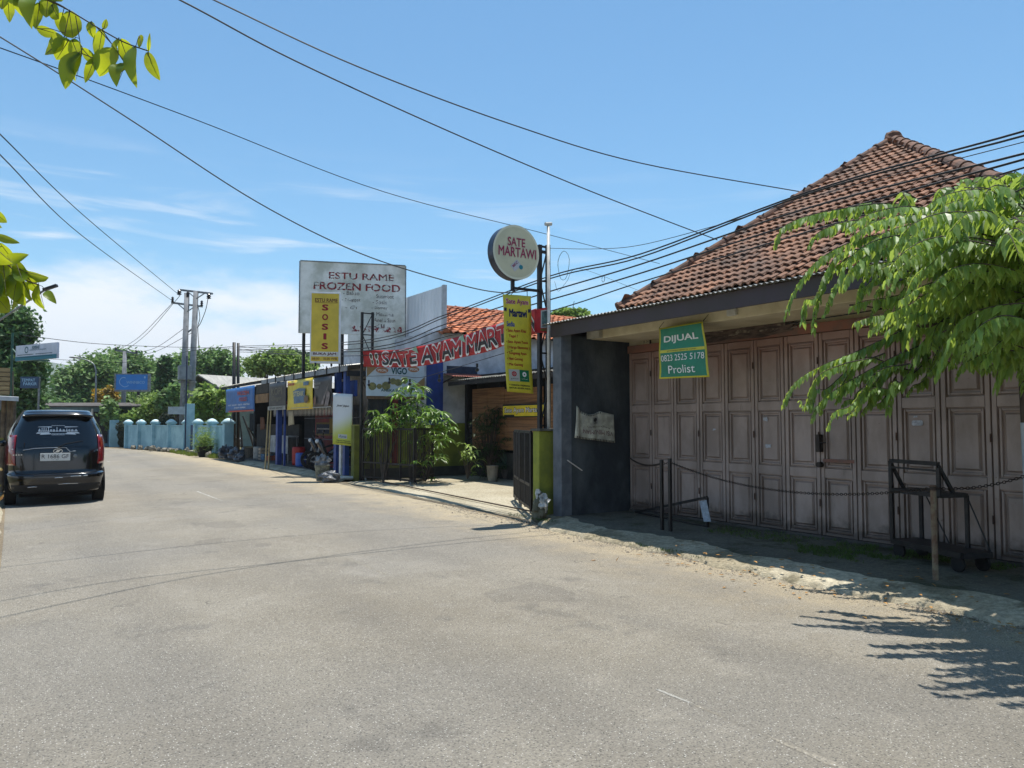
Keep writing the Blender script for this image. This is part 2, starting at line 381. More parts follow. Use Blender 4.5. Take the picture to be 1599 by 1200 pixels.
# apron before the folding doors: sunlit rough ramp + mossy slab
def ed(y):
    return 6.45 + .42 * max(0, min(1, (y - 8.2) / 1.6)) + .22 * noise.noise(Vector((y * 1.2, 1.5, 0))) + .11 * noise.noise(Vector((y * 5, 2.5, 0))) + (.25 * max(0, 3.2 - y))
ys = [-4 + i * .05 for i in range(285)]; vs = []; cols = 5
ap = MB()
for y in ys:
    e = ed(y); wd = .34 + .12 * noise.noise(Vector((y * .9, 7, 0)))
    for k, (dx, z) in enumerate(((0, -.012), (.03, .03), (.12, .05), (.24, .066), (wd, .084), (wd + .16, .1))):
        vs.append((e + dx, y, z + ((.012 * noise.noise(Vector((y * 3, dx * 9, 1))) + .013 * noise.noise(Vector((y * 11, dx * 20, 1)))) + .008 * noise.noise(Vector((y * 31, dx * 40, 1))) if 0 < k < 5 else 0)))
ap.add(vs, [(i * 6 + k, i * 6 + k + 1, (i + 1) * 6 + k + 1, (i + 1) * 6 + k) for i in range(len(ys) - 1) for k in range(5)])
struct(ap.build('kerb', M['pale'], loc=(0, 0, 0), smooth=True))
sb = MB(); vs = []
for y in ys:
    if y > 9.85: break
    e = ed(y) + .34 + .12 * noise.noise(Vector((y * .9, 7, 0))) + .16
    vs += [(e, y, .1), (9.2, y, .1)]
sb.add(vs, [(2 * i, 2 * i + 1, 2 * i + 3, 2 * i + 2) for i in range(len(vs) // 2 - 1)])
struct(sb.build('apron', M['apron'], loc=(0, 0, 0)))
# forecourt of the satay place
fc = MB(); ys = [10.0 + i * .25 for i in range(38)]; vs = []
for y in ys:
    e = 6.98 + (y - 10) * .03 + .1 * noise.noise(Vector((y * 1.7, 4, 0)))
    for dx, z in ((0, -.004), (.12, .02), (.9, .045), (3.0, .06), (7.5, .075)): vs.append((e + dx, y, z + .008 * noise.noise(Vector((y * 2, dx * 3, 8)))))
fc.add(vs, [(i * 5 + k, i * 5 + k + 1, (i + 1) * 5 + k + 1, (i + 1) * 5 + k) for i in range(len(ys) - 1) for k in range(4)])
struct(fc.build('forecourt', M['concrete'], loc=(0, 0, 0), smooth=True))
# shop floor with its pale edge
fl = MB(); fl.box(7.75, 13, 19.7, 35.5, 0, .1); struct(fl.build('shop_floor', mat('smooth_dark_cement', '56544f', '484640', 2, .75), loc=(0, 0, 0)))
fe = MB(); vs = []
for i in range(60):
    y = 19.6 + i * .2; e = 7.28 + .12 * noise.noise(Vector((y * 1.3, 5, 0))); vs += [(e, y, .0), (e + .1, y, .05), (7.76, y, .095)]
fe.add(vs, [(i * 3 + k, i * 3 + k + 1, i * 3 + 4 + k, i * 3 + 3 + k) for i in range(59) for k in range(2)])
struct(fe.build('shop_kerb', M['pale'], loc=(0, 0, 0)))
# centre line dashes, worn, and the faint old line
mk = ground_mat('worn_road_paint', 'cbc9c0', '8c887e', None, None, .9, 200, .8, .004, 60)
dm = MB()
def crown(x): t_ = (x + .1) / 6.5; return .035 * (1 - (2 * t_ - 1) ** 2)
for (y0, y1, x0, w) in ((3.05, 3.30, 3.11, .018), (15.7, 18.2, 3.42, .035), (33.5, 35, 3.1, .03)):
    n = int((y1 - y0) / .12); vs = []
    for i in range(n + 1):
        y = y0 + (y1 - y0) * i / n; j = .03 * noise.noise(Vector((y * 6, 1, 0))) * w / .08; k = .5 + .5 * abs(noise.noise(Vector((y * 3.3, 7, 0))))
        vs += [(x0 - w * k + j, y, crown(x0) + .002), (x0 + w * k + j, y, crown(x0) + .002)]
    dm.add(vs, [(2 * i, 2 * i + 1, 2 * i + 3, 2 * i + 2) for i in range(n)])
struct(dm.build('road_marking', mk, loc=(0, 0, 0)))
fm = ground_mat('faint_road_paint', '9d968a', '8c8576', None, None, .9, 200, .85, .004, 60)
dm = MB()
for (y0, y1, x0, x1) in ((1.9, 3.0, 3.09, 3.11), (7.2, 12.2, 3.15, 3.25)):
    n = int((y1 - y0) / .1); vs = []
    for i in range(n + 1):
        y = y0 + (y1 - y0) * i / n; x = x0 + (x1 - x0) * i / n; w = .04 * max(.02, .3 + 1.1 * noise.noise(Vector((y * 4, 3, 0))) + .5 * noise.noise(Vector((y * 17, 3, 0))))
        vs += [(x - w, y, crown(x) + .0012), (x + w, y, crown(x) + .0012)]
    dm.add(vs, [(2 * i, 2 * i + 1, 2 * i + 3, 2 * i + 2) for i in range(n)])
struct(dm.build('road_marking', fm, loc=(0, 0, 0)))
# far hill, seen pale between the trees
hl = MB(); NU, NV = 60, 12; vs = []
for j in range(NV + 1):
    for i in range(NU + 1):
        x = -1600 + 2600 * i / NU; y = 1400 + 900 * j / NV
        px = 1 - abs((x + 200) / 900) ** 1.4
        h = 150 * max(0, px) * math.sin(math.pi * j / NV) * (1 + .25 * noise.noise(Vector((x * .002, y * .002, 0)))) + 10 * noise.noise(Vector((x * .01, y * .01, 2)))
        vs.append((x, y, max(-5, h)))
hl.add(vs, [(j * (NU + 1) + i, j * (NU + 1) + i + 1, (j + 1) * (NU + 1) + i + 1, (j + 1) * (NU + 1) + i) for j in range(NV) for i in range(NU)])
struct(hl.build('hill', mat('forested_hill', '3c4f2e', '4c5c3a', .02, .95), loc=(0, 1400, 0), smooth=True))
# gravel crumbs along the broken edge, dry leaves, grass tufts
gr = MB()
for _ in range(3800):
    y = RNG.uniform(2.5, 13); x = ed(y) - abs(RNG.gauss(0, .42)) + .02; r = RNG.uniform(.004, .016) * (2.2 if RNG.random() < .03 else 1)
    a = RNG.uniform(0, 3); c, s_ = math.cos(a) * r, math.sin(a) * r; z = .0
    gr.add([(x + c, y + s_, z), (x - s_, y + c, z), (x - c, y - s_, z), (x + s_, y - c, z), (x, y, z + r * .9)], [(0, 1, 4), (1, 2, 4), (2, 3, 4), (3, 0, 4)], RNG.random())
tag(gr.build('gravel', mat('gravel_stone', '8c8272', rough=.9, tone=.9), loc=(0, 0, 0)), 'loose gravel crumbs along the broken edge of the asphalt', 'gravel', kind='stuff')
def tufts(spots, n, hmin, hmax, name, m, label, spread=.06):
    b = MB()
    for (x, y, z, rx, ry) in spots:
        for _ in range(n):
            px_, py_ = x + RNG.uniform(-rx, rx), y + RNG.uniform(-ry, ry)
            if noise.noise(Vector((px_ * 2.3, py_ * 2.3, 0))) < -.12: continue
            for k in range(4):
                h = RNG.uniform(hmin, hmax); a = RNG.uniform(0, 6.28); dx, dy = math.cos(a) * h * .5, math.sin(a) * h * .5; w = h * .09
                bx, by = px_ + RNG.uniform(-.02, .02), py_ + RNG.uniform(-.02, .02)
                b.add([(bx - w * math.sin(a), by + w * math.cos(a), z), (bx + w * math.sin(a), by - w * math.cos(a), z), (bx + dx * .5, by + dy * .5, z + h * .7), (bx + dx, by + dy, z + h * .85)], [(0, 1, 2), (2, 1, 3)], RNG.random())
    return tag(b.build(name, m, loc=(0, 0, 0)), label, 'grass', kind='stuff')
M['grass'] = mat('grass_blades', '4a6224', rough=.7, tone=.7, trans=.3)
tufts([(8.15, 6.0, .1, .38, 1.4), (8.35, 4.6, .1, .2, .8), (7.7, 5.2, .1, .3, .6)], 500, .015, .05, 'grass', M['grass'], 'low green grass growing on the apron before the folding doors')
tufts([(6.55, 6.5, .03, .06, 1.6), (7.0, 10.4, .03, .14, .5), (6.9, 9.6, .05, .1, .5)], 140, .01, .04, 'grass', M['grass'], 'sparse grass in the crumbled kerb edge')
tufts([(7.9, 36.8, 0, .7, 1.6), (7.2, 41, 0, .4, 3)], 380, .06, .25, 'grass', mat('verge_grass', '7a8a35', rough=.7, tone=.6, trans=.3), 'bright green grass on the verge by the blue wall')
dl = MB()
for _ in range(110):
    y = RNG.uniform(2.6, 6.8); x = 6.4 + RNG.gauss(0, .45)
    leaf(dl, (x, y, .02 if x < ed(y) else .11), (RNG.uniform(-1, 1), RNG.uniform(-1, 1), .1), RNG.uniform(.04, .07), .028, Vector((0, 0, 1)), .2, .1)
tag(dl.build('fallen_leaves', mat('dry_leaf', 'b0803a', '8c6a3c', 20, .8, tone=.6), loc=(0, 0, 0)), 'dry yellow leaves scattered at the kerb under the tree', 'leaves', kind='stuff')
# ================================================================ SHOPHOUSE with folding doors and tiled roof
M['door'] = mat('weathered_brown_door_paint', 'a49288', '8a7a70', 2.2, .55, bump=.002, bscale=60, tone=.3, stretch=(1, 1, .5))
M['lintel'] = mat('rusty_lintel_paint', '8c5a48', '6e564a', 3, .7)
M['beige'] = mat('stained_cream_plaster', 'ddd2b4', 'c8bc9c', 2.5, .85, bump=.003, bscale=40)
M['blackwall'] = mat('sooty_dark_plaster', '2c3238', '545a5c', 1.7, .9, bump=.008, bscale=18, stretch=(1, 1, .55), mixlo=.38, mixhi=.75, det=10)
M['tile'] = mat('clay_roof_tile', '845c44', '4a3b33', 1.1, .85, tone=.7, bump=.004, bscale=40, mixlo=.4, mixhi=.7)
M['tile2'] = mat('orange_roof_tile', 'b87048', '94573c', 1.2, .85, tone=.5)
M['ridge'] = mat('ridge_tile', '74513f', '4a3a32', 4, .9, bump=.004, bscale=30)
M['fascia'] = mat('dark_brown_fascia', '40363a', '3c3432', 3, .6)
M['zinc'] = mat('weathered_zinc', '9b9c98', '77756f', 6, .5, .4)
house = thing('shophouse', 'shuttered shophouse with brown folding doors and a clay tiled roof', 'building', (8.6, 6.5, 0))
DX = 8.59; Z0, Z1 = .1, 2.70; YL = 9.69
wl = MB()
wl.box(DX + .05, DX + .2, -4, YL + .1, Z1 + .13, 3.3)      # wall over the lintel
wl.box(DX + .2, 16.2, 3.2, 3.35, 0, 3.5); wl.box(DX + .2, 16.2, YL + .3, YL + .45, 0, 3.5); wl.box(16.2, 16.4, 3.2, YL + .45, 0, 3.5)
wl.box(DX + .06, DX + .2, YL - .02, YL + .1, 0, Z1 + .13)
wl.box(9.4, 9.6, -4, 10.2, 3.0, 3.62)                      # wall strip under the eaves
wl.build('wall', M['beige'], house)
# dark end wall with its lighter end pillar
bw = MB(); bw.box(7.4, 8.63, YL + .06, YL + .26, 0, 2.94); bw.box(9.0, 9.2, YL + .46, 10.5, 2.9, 3.55)
bw.build('side_wall', M['blackwall'], house)
MB().box(7.2, 7.398, YL + .05, YL + .27, 0, 3.0).build('end_pillar', mat('grey_cement_pillar', '6b7076', '545a60', 4, .85), house)
bm_ = MB(); bm_.box(7.74, 8.58, -4, YL - .02, 2.89, 3.06); bm_.build('beam', M['beige'], house, bevel=.01)
MB().box(7.66, 7.738, YL - .32, YL - .02, 2.895, 3.055).build('beam_cap', mat('white_beam_end', 'c4c0b4', 'aaa698', 5, .8), house)
# canopy roof: corrugated zinc over a deep fascia
fa = MB(); fa.box(7.17, 7.2, -5, YL + .3, 2.92, 3.12); fa.box(7.2, 9.3, YL + .272, YL + .3, 2.94, 3.12)
for y in np.arange(-4, 9.6, 1.2): fa.bar((7.2, y, 3.09), (9.35, y, 3.2), .05, .08)
fa.build('fascia', M['fascia'], house)
cz = MB(); vs = []; ys = np.arange(-5, YL + .42, .019)
for y in ys:
    dz = .011 * math.sin(2 * math.pi * y / .076); vs += [(7.09, y, 3.135 + dz), (9.42, y, 3.30 + dz)]
cz.add(vs, [(2 * i, 2 * i + 1, 2 * i + 3, 2 * i + 2) for i in range(len(ys) - 1)]); cz.build('canopy', M['zinc'], house, th=.003)
# lintel of the doors
MB().box(DX - .04, DX + .05, -3.5, YL + .02, Z1 + .005, Z1 + .13).build('lintel', M['lintel'], house, bevel=.006)
MB().box(DX - .03, DX + .05, -3.5, YL + .02, .1, .135).build('threshold', mat('worn_step', '55504a', '3e3a36', 5, .8), house)
PW = .512; RAILS = [(.18, .86), (.98, 1.72), (1.84, 2.60)]
def door_panel(k):
    m = MB(); y1 = YL - k * PW - .008; y0 = y1 - PW + .012; tn = RNG.uniform(.25, .75); m.tn = tn
    tw = (.022 if k % 2 else -.022)
    def X_(y, d): return DX - d + tw * ((y - y0) / (y1 - y0) - .5)
    def bx(a, b, z0, z1, d0, d1, ch=0.):
        """raised box with chamfered front; a..b along y"""
        m.add([(X_(a, d0), a, z0), (X_(b, d0), b, z0), (X_(b, d0), b, z1), (X_(a, d0), a, z1),
               (X_(a + ch, d1), a + ch, z0 + ch), (X_(b - ch, d1), b - ch, z0 + ch), (X_(b - ch, d1), b - ch, z1 - ch), (X_(a + ch, d1), a + ch, z1 - ch)],
              [(4, 5, 6, 7), (0, 1, 5, 4), (1, 2, 6, 5), (2, 3, 7, 6), (3, 0, 4, 7), (3, 2, 1, 0)])
    bx(y0, y1, Z0 + .04, Z1, -.045, -.03)
    S = .052; bx(y0, y0 + S, Z0 + .04, Z1, -.03, .012, .004); bx(y1 - S, y1, Z0 + .04, Z1, -.03, .012, .004)
    zs = [Z0 + .04] + [z for r in RAILS for z in r] + [Z1]
    for i in range(0, len(zs), 2): bx(y0 + S, y1 - S, zs[i], zs[i + 1], -.03, .010, .003)
    for (a, b) in RAILS:
        A, B = y0 + S, y1 - S; g_ = .016
        # moulding ring, a deep groove, then the raised field
        for (p, q, r_, s_) in ((A + g_, A + g_ + .026, a + g_, b - g_), (B - g_ - .026, B - g_, a + g_, b - g_), (A + g_ + .026, B - g_ - .026, a + g_, a + g_ + .026), (A + g_ + .026, B - g_ - .026, b - g_ - .026, b - g_)):
            bx(p, q, r_, s_, -.03, .004, .004)
        bx(A + .062, B - .062, a + .062, b - .062, -.03, 0., .02)
    return m
DIRTY = {}
for k in range(13):
    o = door_panel(k).build('door_panel', M['door'], house)
for k in range(0, 12, 2):
    y = YL - (k + 1) * PW - .004
    for z in (.5, 1.35, 2.3): hg = MB(); hg.cyl((DX - .03, y, z), (DX - .03, y, z + .09), .009, n=8); hg.build('hinge', mat('rusted_iron', '5c4032', '2e2420', 20, .8, .4), house)
for (px, py, w, h, z_) in ((1196, 655, .07, .06, 0), (1200, 697, .11, .05, 0), (1433, 661, .13, .06, 0), (1116, 671, .07, .03, 0), (1430, 651, .05, .02, 0)):
    p = PX(px, py, DX - .006); m = MB(); n = 7; pts = []
    for i in range(n * 2):
        a = 2 * math.pi * i / (n * 2); r = (1 if w > .12 else .65 + .5 * RNG.random()); c, s_ = math.cos(a), math.sin(a); q = max(abs(c), abs(s_))
        pts.append((DX - .0135, p.y - w / 2 * c / q * r, p.z + h / 2 * s_ / q * r))
    m.quad(*pts); m.build('paper_notice', mat('torn_paper', 'b8bac0', '8f9096', 30, .8), house)
m = MB(); p = PX(1283, 685, DX); m.cyl((DX - .08, p.y, p.z - .33), (DX - .014, p.y, p.z - .33), .035); m.build('padlock', mat('latch_iron', '3c342e', '2a2420', 12, .6, .4), house)
m = MB(); m.box(DX - .09, DX - .015, p.y - .03, p.y + .03, p.z - .17, p.z + .05); m.cyl((DX - .085, p.y, p.z - .05), (DX - .085, p.y - .12, p.z - .05), .008)
m.build('door_latch', mat('latch_iron', '3c342e', '2a2420', 12, .6, .4), house, bevel=.003)
p = PX(1308, 720, DX); MB().box(DX - .03, DX - .013, p.y - .24, p.y + .19, p.z - .02, p.z + .02).build('crossbar', M['lintel'], house)
# ruined sign fixings and fittings on the wall above
sg = MB(); f = lambda px, py, d=0: PX(px, py, DX - .01 - d)
pts = [(1101, 512), (1148, 506), (1152, 503), (1196, 497), (1239, 491), (1241, 516), (1190, 528), (1150, 530), (1103, 537)]
sg.slab([f(*q) for q in pts], (-.04, 0, 0)); sg.build('peeling_sign_board', mat('rotten_board', '3a2f2c', '6b5a50', 14, .9, bump=.01, bscale=40, stretch=(1, .4, 2)), house)
sg = MB(); rr = random.Random(5)
for _ in range(22):
    px, py = rr.uniform(1104, 1236), 0; py = 524 - (px - 1100) * .14 + rr.uniform(-11, 11); a = f(px, py, .045); b = f(px + rr.uniform(5, 24), py - rr.uniform(0, 4), .05); sg.bar(a, b, .006, rr.uniform(.006, .028))
sg.build('peeled_strip', mat('peeled_paint', '978a7c', '4a3c36', 12, .9), house)
MB().box(7.69, 7.738, PX(1142, 492, 7.7).y - .075, PX(1142, 492, 7.7).y + .075, 2.93, 3.05).build('white_box', M['white'], house, bevel=.008)
c_ = Face(PX(1011, 534, DX + .03), (0, -1, 0)); m = MB(); c_.panel(m, -.08, .08, -.05, .05, 0, .02); m.build('number_plate', M['letter_black'], house)
m = MB(); c_.panel(m, -.07, .07, -.04, .04, .021, .024); m.build('number_face', M['beige'], house)
m = MB(); c_.text(m, 'B 34', 0, 0, .11, .045, .027); m.build('number_lettering', M['letter_black'], house)
m = MB(); m.tube([(7.9, 5.2, 2.885), (7.9, 5.1, 2.87), (8.4, 5.1, 2.87), (8.56, 6.8, 2.86)], .008); m.build('cable_conduit', M['cable'], house)

# ---- clay tile roofs
def s_tile(m, o, e, g_, n, w, L, lift, seg=6):
    """one clay pan tile: o lower-left corner, e across, g_ upslope, n normal"""
    vs = []
    for j, (s, h) in enumerate(((0, lift), (L, 0))):
        for i in range(seg + 1):
            t = i / seg; z = w * .16 * math.cos(2 * math.pi * (t - .28)) + w * .04 * math.cos(4 * math.pi * t)
            vs.append(o + e * (w * t) + g_ * s + n * (h + z + .03))
    for i in range(seg + 1): vs.append(vs[i] - n * .022)
    k = seg + 1
    m.add(vs, [(i, i + 1, k + i + 1, k + i) for i in range(seg)] + [(2 * k + i, 2 * k + i + 1, i + 1, i) for i in range(seg)], RNG.random())
def in_poly(p, poly):
    c = False; j = len(poly) - 1
    for i in range(len(poly)):
        if (poly[i][1] > p[1]) != (poly[j][1] > p[1]) and p[0] < (poly[j][0] - poly[i][0]) * (p[1] - poly[i][1]) / (poly[j][1] - poly[i][1]) + poly[i][0]: c = not c
        j = i
    return c
def tile_face(m, P, w=.155, c=.215, seg=5):
    """P[0]->P[1] is the eave; the rest goes round the face"""
    P = [Vector(p) for p in P]; e = (P[1] - P[0]).normalized(); n = e.cross(P[2] - P[0]).normalized()
    if n.z < 0: n = -n
    g_ = n.cross(e); 
    if g_.z < 0: g_ = -g_
    Q = [((p - P[0]).dot(e), (p - P[0]).dot(g_)) for p in P]
    x0, x1 = min(q[0] for q in Q), max(q[0] for q in Q); y1 = max(q[1] for q in Q)
    j = 0; y = -.05
    while y < y1:
        x = x0 - w
        while x < x1 + w:
            if in_poly((x + w / 2, y + c * .55), Q) or (j == 0 and in_poly((x + w / 2, .03), Q)):
                s_tile(m, P[0] + e * (x + RNG.uniform(-.007, .007)) + g_ * (y + RNG.uniform(-.01, .01)) + n * (.03 * noise.noise(Vector((x * .8, y * .8, 2)))), e, g_, n, w * 1.04, c * 1.12, .035 + RNG.uniform(0, .012), seg)
            x += w
        y += c; j += 1
def caps(m, a, b, r=.10, L=.40):
    a, b = Vector(a), Vector(b); d = b - a; n = max(1, int(d.length / L)); u = d.normalized()
    for i in range(n):
        p = a + d * (i / n); q = a + d * ((i + 1) / n) + u * .05; up = (Vector((0, 0, 1)) - u * u.z).normalized(); s_ = u.cross(up); vs = []
        for (c, rr) in ((p, r * 1.18), (p + u * .04, r * 1.18), (p + u * .045, r), (q, r * .95)):
            for k in range(9):
                t = math.pi * (k / 8) * 1.1 - .05 * math.pi; vs.append(c + s_ * math.cos(t) * rr + up * (math.sin(t) * rr + .03))
        m.add(vs, [(j * 9 + k, j * 9 + k + 1, (j + 1) * 9 + k + 1, (j + 1) * 9 + k) for j in range(3) for k in range(8)] + [tuple(range(9))], RNG.random())
FL, FR, AP = Vector((9.15, 10.6, 3.60)), Vector((9.15, 3.3, 3.60)), Vector((14.2, 8.33, 7.02))
BL, BR = Vector((19.2, 10.6, 3.60)), Vector((19.2, 3.3, 3.60))
ro = MB()
tile_face(ro, [FR, FL, AP]); tile_face(ro, [FL, BL, AP], .25, .32, 5); tile_face(ro, [BR, FR, AP], .25, .32, 5); tile_face(ro, [BL, BR, AP], .41, .5, 4)
dmt = M['door'].node_tree; pb = dmt.nodes['Principled BSDF']; src = pb.inputs['Base Color'].links[0].from_socket
co_ = N(dmt, 'ShaderNodeTexCoord'); sz_ = N(dmt, 'ShaderNodeSeparateXYZ'); dmt.links.new(co_.outputs['Object'], sz_.inputs[0])
def dn(s, st, det=6):
    mp_ = N(dmt, 'ShaderNodeMapping'); mp_.inputs['Scale'].default_value = st; dmt.links.new(co_.outputs['Object'], mp_.inputs[0]); n_ = N(dmt, 'ShaderNodeTexNoise'); n_.inputs['Scale'].default_value = s; n_.inputs['Detail'].default_value = det; n_.inputs['Roughness'].default_value = .7; dmt.links.new(mp_.outputs[0], n_.inputs['Vector']); return n_.outputs[0]
def dmix(f, a, c):
    x = N(dmt, 'ShaderNodeMix', data_type='RGBA'); dmt.links.new(f, x.inputs[0]); dmt.links.new(a, x.inputs[6]); x.inputs[7].default_value = srgb(c); return x.outputs[2]
zz_ = sz_.outputs[2]
s1 = dmix(mathn(dmt, 'MULTIPLY', maprange(dmt, mathn(dmt, 'ADD', zz_, dn(1.3, (1, 1, 1))), 2.6, 3.25), .5), src, '85503c')   # rust wash under the lintel
s1 = dmix(mathn(dmt, 'MULTIPLY', maprange(dmt, mathn(dmt, 'SUBTRACT', zz_, mathn(dmt, 'MULTIPLY', dn(5, (1, 1, 1)), .5)), .14, -.06), .8), s1, '4a3f38')  # splash dirt at the foot
s1 = dmix(maprange(dmt, dn(9, (1, 1, .16)), .6, .74, 0, .45), s1, '574840')
s1 = dmix(maprange(dmt, dn(16, (1, 1, 1), 9), .66, .70, 0, .8), s1, '5c3626')
s1 = dmix(maprange(dmt, dn(2.6, (1, 1, 2.4)), .66, .76, 0, .5), s1, '6a5044')
dmt.links.new(s1, pb.inputs['Base Color'])
roof = ro.build('roof', M['tile'], house, smooth=False)
un = MB()
for (a, b) in ((FR, FL), (FL, BL), (BL, BR), (BR, FR)): un.quad(a, b, AP)
un.box(9.12, 9.17, 3.3, 10.6, 3.44, 3.6); un.box(9.17, 19.2, 10.55, 10.6, 3.44, 3.6)
un.build('roof_boarding', mat('dark_roof_boarding', '2c2622', '1c1a18', 5, .9), house)
cp_ = MB(); 
for q in (FL, FR, BL, BR): caps(cp_, q, AP)
cp_.blob(AP + Vector((0, 0, .06)), (.17, .17, .15), 3, .1); cp_.build('ridge_cap', M['ridge'], house)
# ================================================================ THINGS BEFORE THE SHOPHOUSE
def polyslab(name, pts, th, m, root, **k): b = MB(); b.slab(pts, th); return b.build(name, m, root, **k)
def cloth(P00, P10, P11, P01, nx, ny, fn):
    """grid between four corners (lower left, lower right, upper right, upper left); fn(u,v)->offset vector. Returns builder and evaluator"""
    P00, P10, P11, P01 = map(Vector, (P00, P10, P11, P01))
    def ev(u, v): return (P00 * (1 - u) + P10 * u) * (1 - v) + (P01 * (1 - u) + P11 * u) * v + fn(u, v)
    b = MB(); b.add([ev(i / nx, j / ny) for j in range(ny + 1) for i in range(nx + 1)], [(j * (nx + 1) + i, j * (nx + 1) + i + 1, (j + 1) * (nx + 1) + i + 1, (j + 1) * (nx + 1) + i) for j in range(ny) for i in range(nx)])
    return b, ev
def cpatch(ev, u0, u1, v0, v1, n, off, nx=10, ny=8):
    b = MB(); b.add([ev(u0 + (u1 - u0) * i / nx, v0 + (v1 - v0) * j / ny) + n * off for j in range(ny + 1) for i in range(nx + 1)], [(j * (nx + 1) + i, j * (nx + 1) + i + 1, (j + 1) * (nx + 1) + i + 1, (j + 1) * (nx + 1) + i) for j in range(ny) for i in range(nx)]); return b
def ctext(b, ev, body, u, v, w, h, n, off, **k): fit_text(b, body, lambda x, y, e: ev(u + x, v + y) + n * (off + e * 2), w, h, **k)
# for-sale banner on the beam
xb = 7.60; q = [PX(*p, xb) for p in ((1029, 592), (1107, 589), (1098, 502), (1029, 513))]
t = thing('for_sale_banner', 'green DIJUAL for sale banner hanging over the folding doors', 'banner', q[0].lerp(q[1], .5))
nb = Vector((-1, 0, 0))
b, ev = cloth(*q, 14, 14, lambda u, v: Vector((.018 * math.sin(u * 7 + v * 2) * (1 - v) + .008 * math.sin(v * 9 + u * 3), 0, 0)))
b.build('border', mat('banner_yellow', 'c9c23a', rough=.45), t, smooth=True, th=.002)
cpatch(ev, .035, .965, .03, .97, nb, .004).build('cloth', mat('banner_green', '108262', '0e7054', 3, .4, bump=.012, bscale=5), t, smooth=True)
cpatch(ev, .035, .965, .50, .555, nb, .007, 10, 2).build('stripe', mat('banner_yellow', ''), t)
b = MB(); ctext(b, ev, 'DIJUAL', .49, .745, .74, .15, nb, .010, bold=.03); ctext(b, ev, '0823 2525 5178', .5, .395, .90, .12, nb, .010, bold=.008); ctext(b, ev, 'Prolist', .48, .17, .58, .15, nb, .010, bold=.012)
b.build('lettering', M['letter_white'], t)
b = MB(); ctext(b, ev, 'prolistproperty.com', .5, .527, .6, .038, nb, .010, bold=.01); b.build('web_address', M['letter_black'], t)
b = MB(); 
for c in (q[2], q[3]): b.tube([c, c + Vector((.10, 0, .10))], .004)
b.build('string', M['cable'], t)
# faded cloth on the dark side wall
yb = YL - .0
q = [PY(*p, yb) for p in ((896, 684), (959, 692), (957, 648), (898, 634))]
t = thing('wall_banner', 'torn pale cloth banner pinned upside down to the dark side wall', 'banner', q[0].lerp(q[1], .5)); nb = Vector((0, -1, 0))
def off(u, v):
    sag = -.10 * max(0, math.sin(min(u / .62, 1) * math.pi) * .9 if u < .62 else .0) * v
    return Vector((0, -.02 - .02 * math.sin(u * 17 + v * 2) * (1 - u) - .012 * math.sin(u * 31) * (1 - u), sag))
b, ev = cloth(*q, 40, 10, off); b.build('cloth', mat('dirty_cloth', 'c4c4b2', '98968a', 8, .85), t, smooth=True, th=.002)
b = MB(); ctext(b, ev, 'VISI MINUMAN', .58, .30, -.74, -.16, nb, .006, bold=.0); b.build('lettering', mat('faded_maroon', '5c2c38', '7c5c60', 20, .8), t)
b = MB(); ctext(b, ev, 'Angkringan', .6, .5, -.6, -.09, nb, .006); b.build('small_lettering', mat('faded_grey', '5c5450', rough=.8), t)
b = MB(); 
for i in range(26):
    u = .03 + i * .037; p = ev(u, .03); b.quad(ev(u, 0) + nb * .004, ev(u + .018, 0) + nb * .004, ev(u + .018, .07) + nb * .004, ev(u, .07) + nb * .004)
for i in range(12):
    u = .12 + i * .045; b.quad(ev(u, .93) + nb * .004, ev(u + .02, .93) + nb * .004, ev(u + .03, .985) + nb * .004, ev(u + .01, .985) + nb * .004)
b.build('checker_edge', M['letter_black'], t)
b = cpatch(ev, .42, .58, .60, .86, nb, .005, 4, 4); b.build('emblem_patch', mat('pale_patch', '8e8e88', rough=.8), t)
b = MB(); b.quad(*[ev(.50 + .055 * math.cos(a), .76 + .075 * math.sin(a)) + nb * .009 for a in np.arange(0, 6.28, .4)]); b.quad(*[ev(u, v) + nb * .009 for u, v in ((.46, .66), (.54, .66), (.54, .64), (.46, .64))]); b.build('emblem', M['letter_black'], t)
# stick and bolt on the side wall
a, c = PY(886, 719, YL + .02), PY(909, 735, YL + .02)
tag(MB().cyl(a, c, .009).build('stick', M['white']), 'thin white stick stuck to the dark side wall', 'stick')
# chain posts
def post(name, px, py0, py1, r, m, label, cat='post', grp=None, sq=False):
    p = G(px, py1, .1); zt = EYE + (661 - py0) / 1200 * (p.dot(_f)); b = MB()
    if sq: b.box(p.x - r, p.x + r, p.y - r, p.y + r, .06, zt)
    else: b.cyl((p.x, p.y, .06), (p.x, p.y, zt), r)
    return tag(b.build(name, m, bevel=.003), label, cat, grp), Vector((p.x, p.y, zt))
_, c1 = post('chain_post', 1034, 718, 828, .02, M['black_steel'], 'left one of the two thin black posts holding the chain', 'post', 'posts of the chain barrier', True)
_, c2 = post('chain_post', 1047, 716, 830, .02, M['black_steel'], 'right one of the two thin black posts holding the chain', 'post', 'posts of the chain barrier', True)
pm = mat('rust_stained_pipe', '7c725c', '5c4030', 9, .75)
_, c3 = post('pipe_post', 1461, 757, 906, .026, pm, 'rust stained beige pipe post in front of the black cart', 'post')
cb = MB(); 
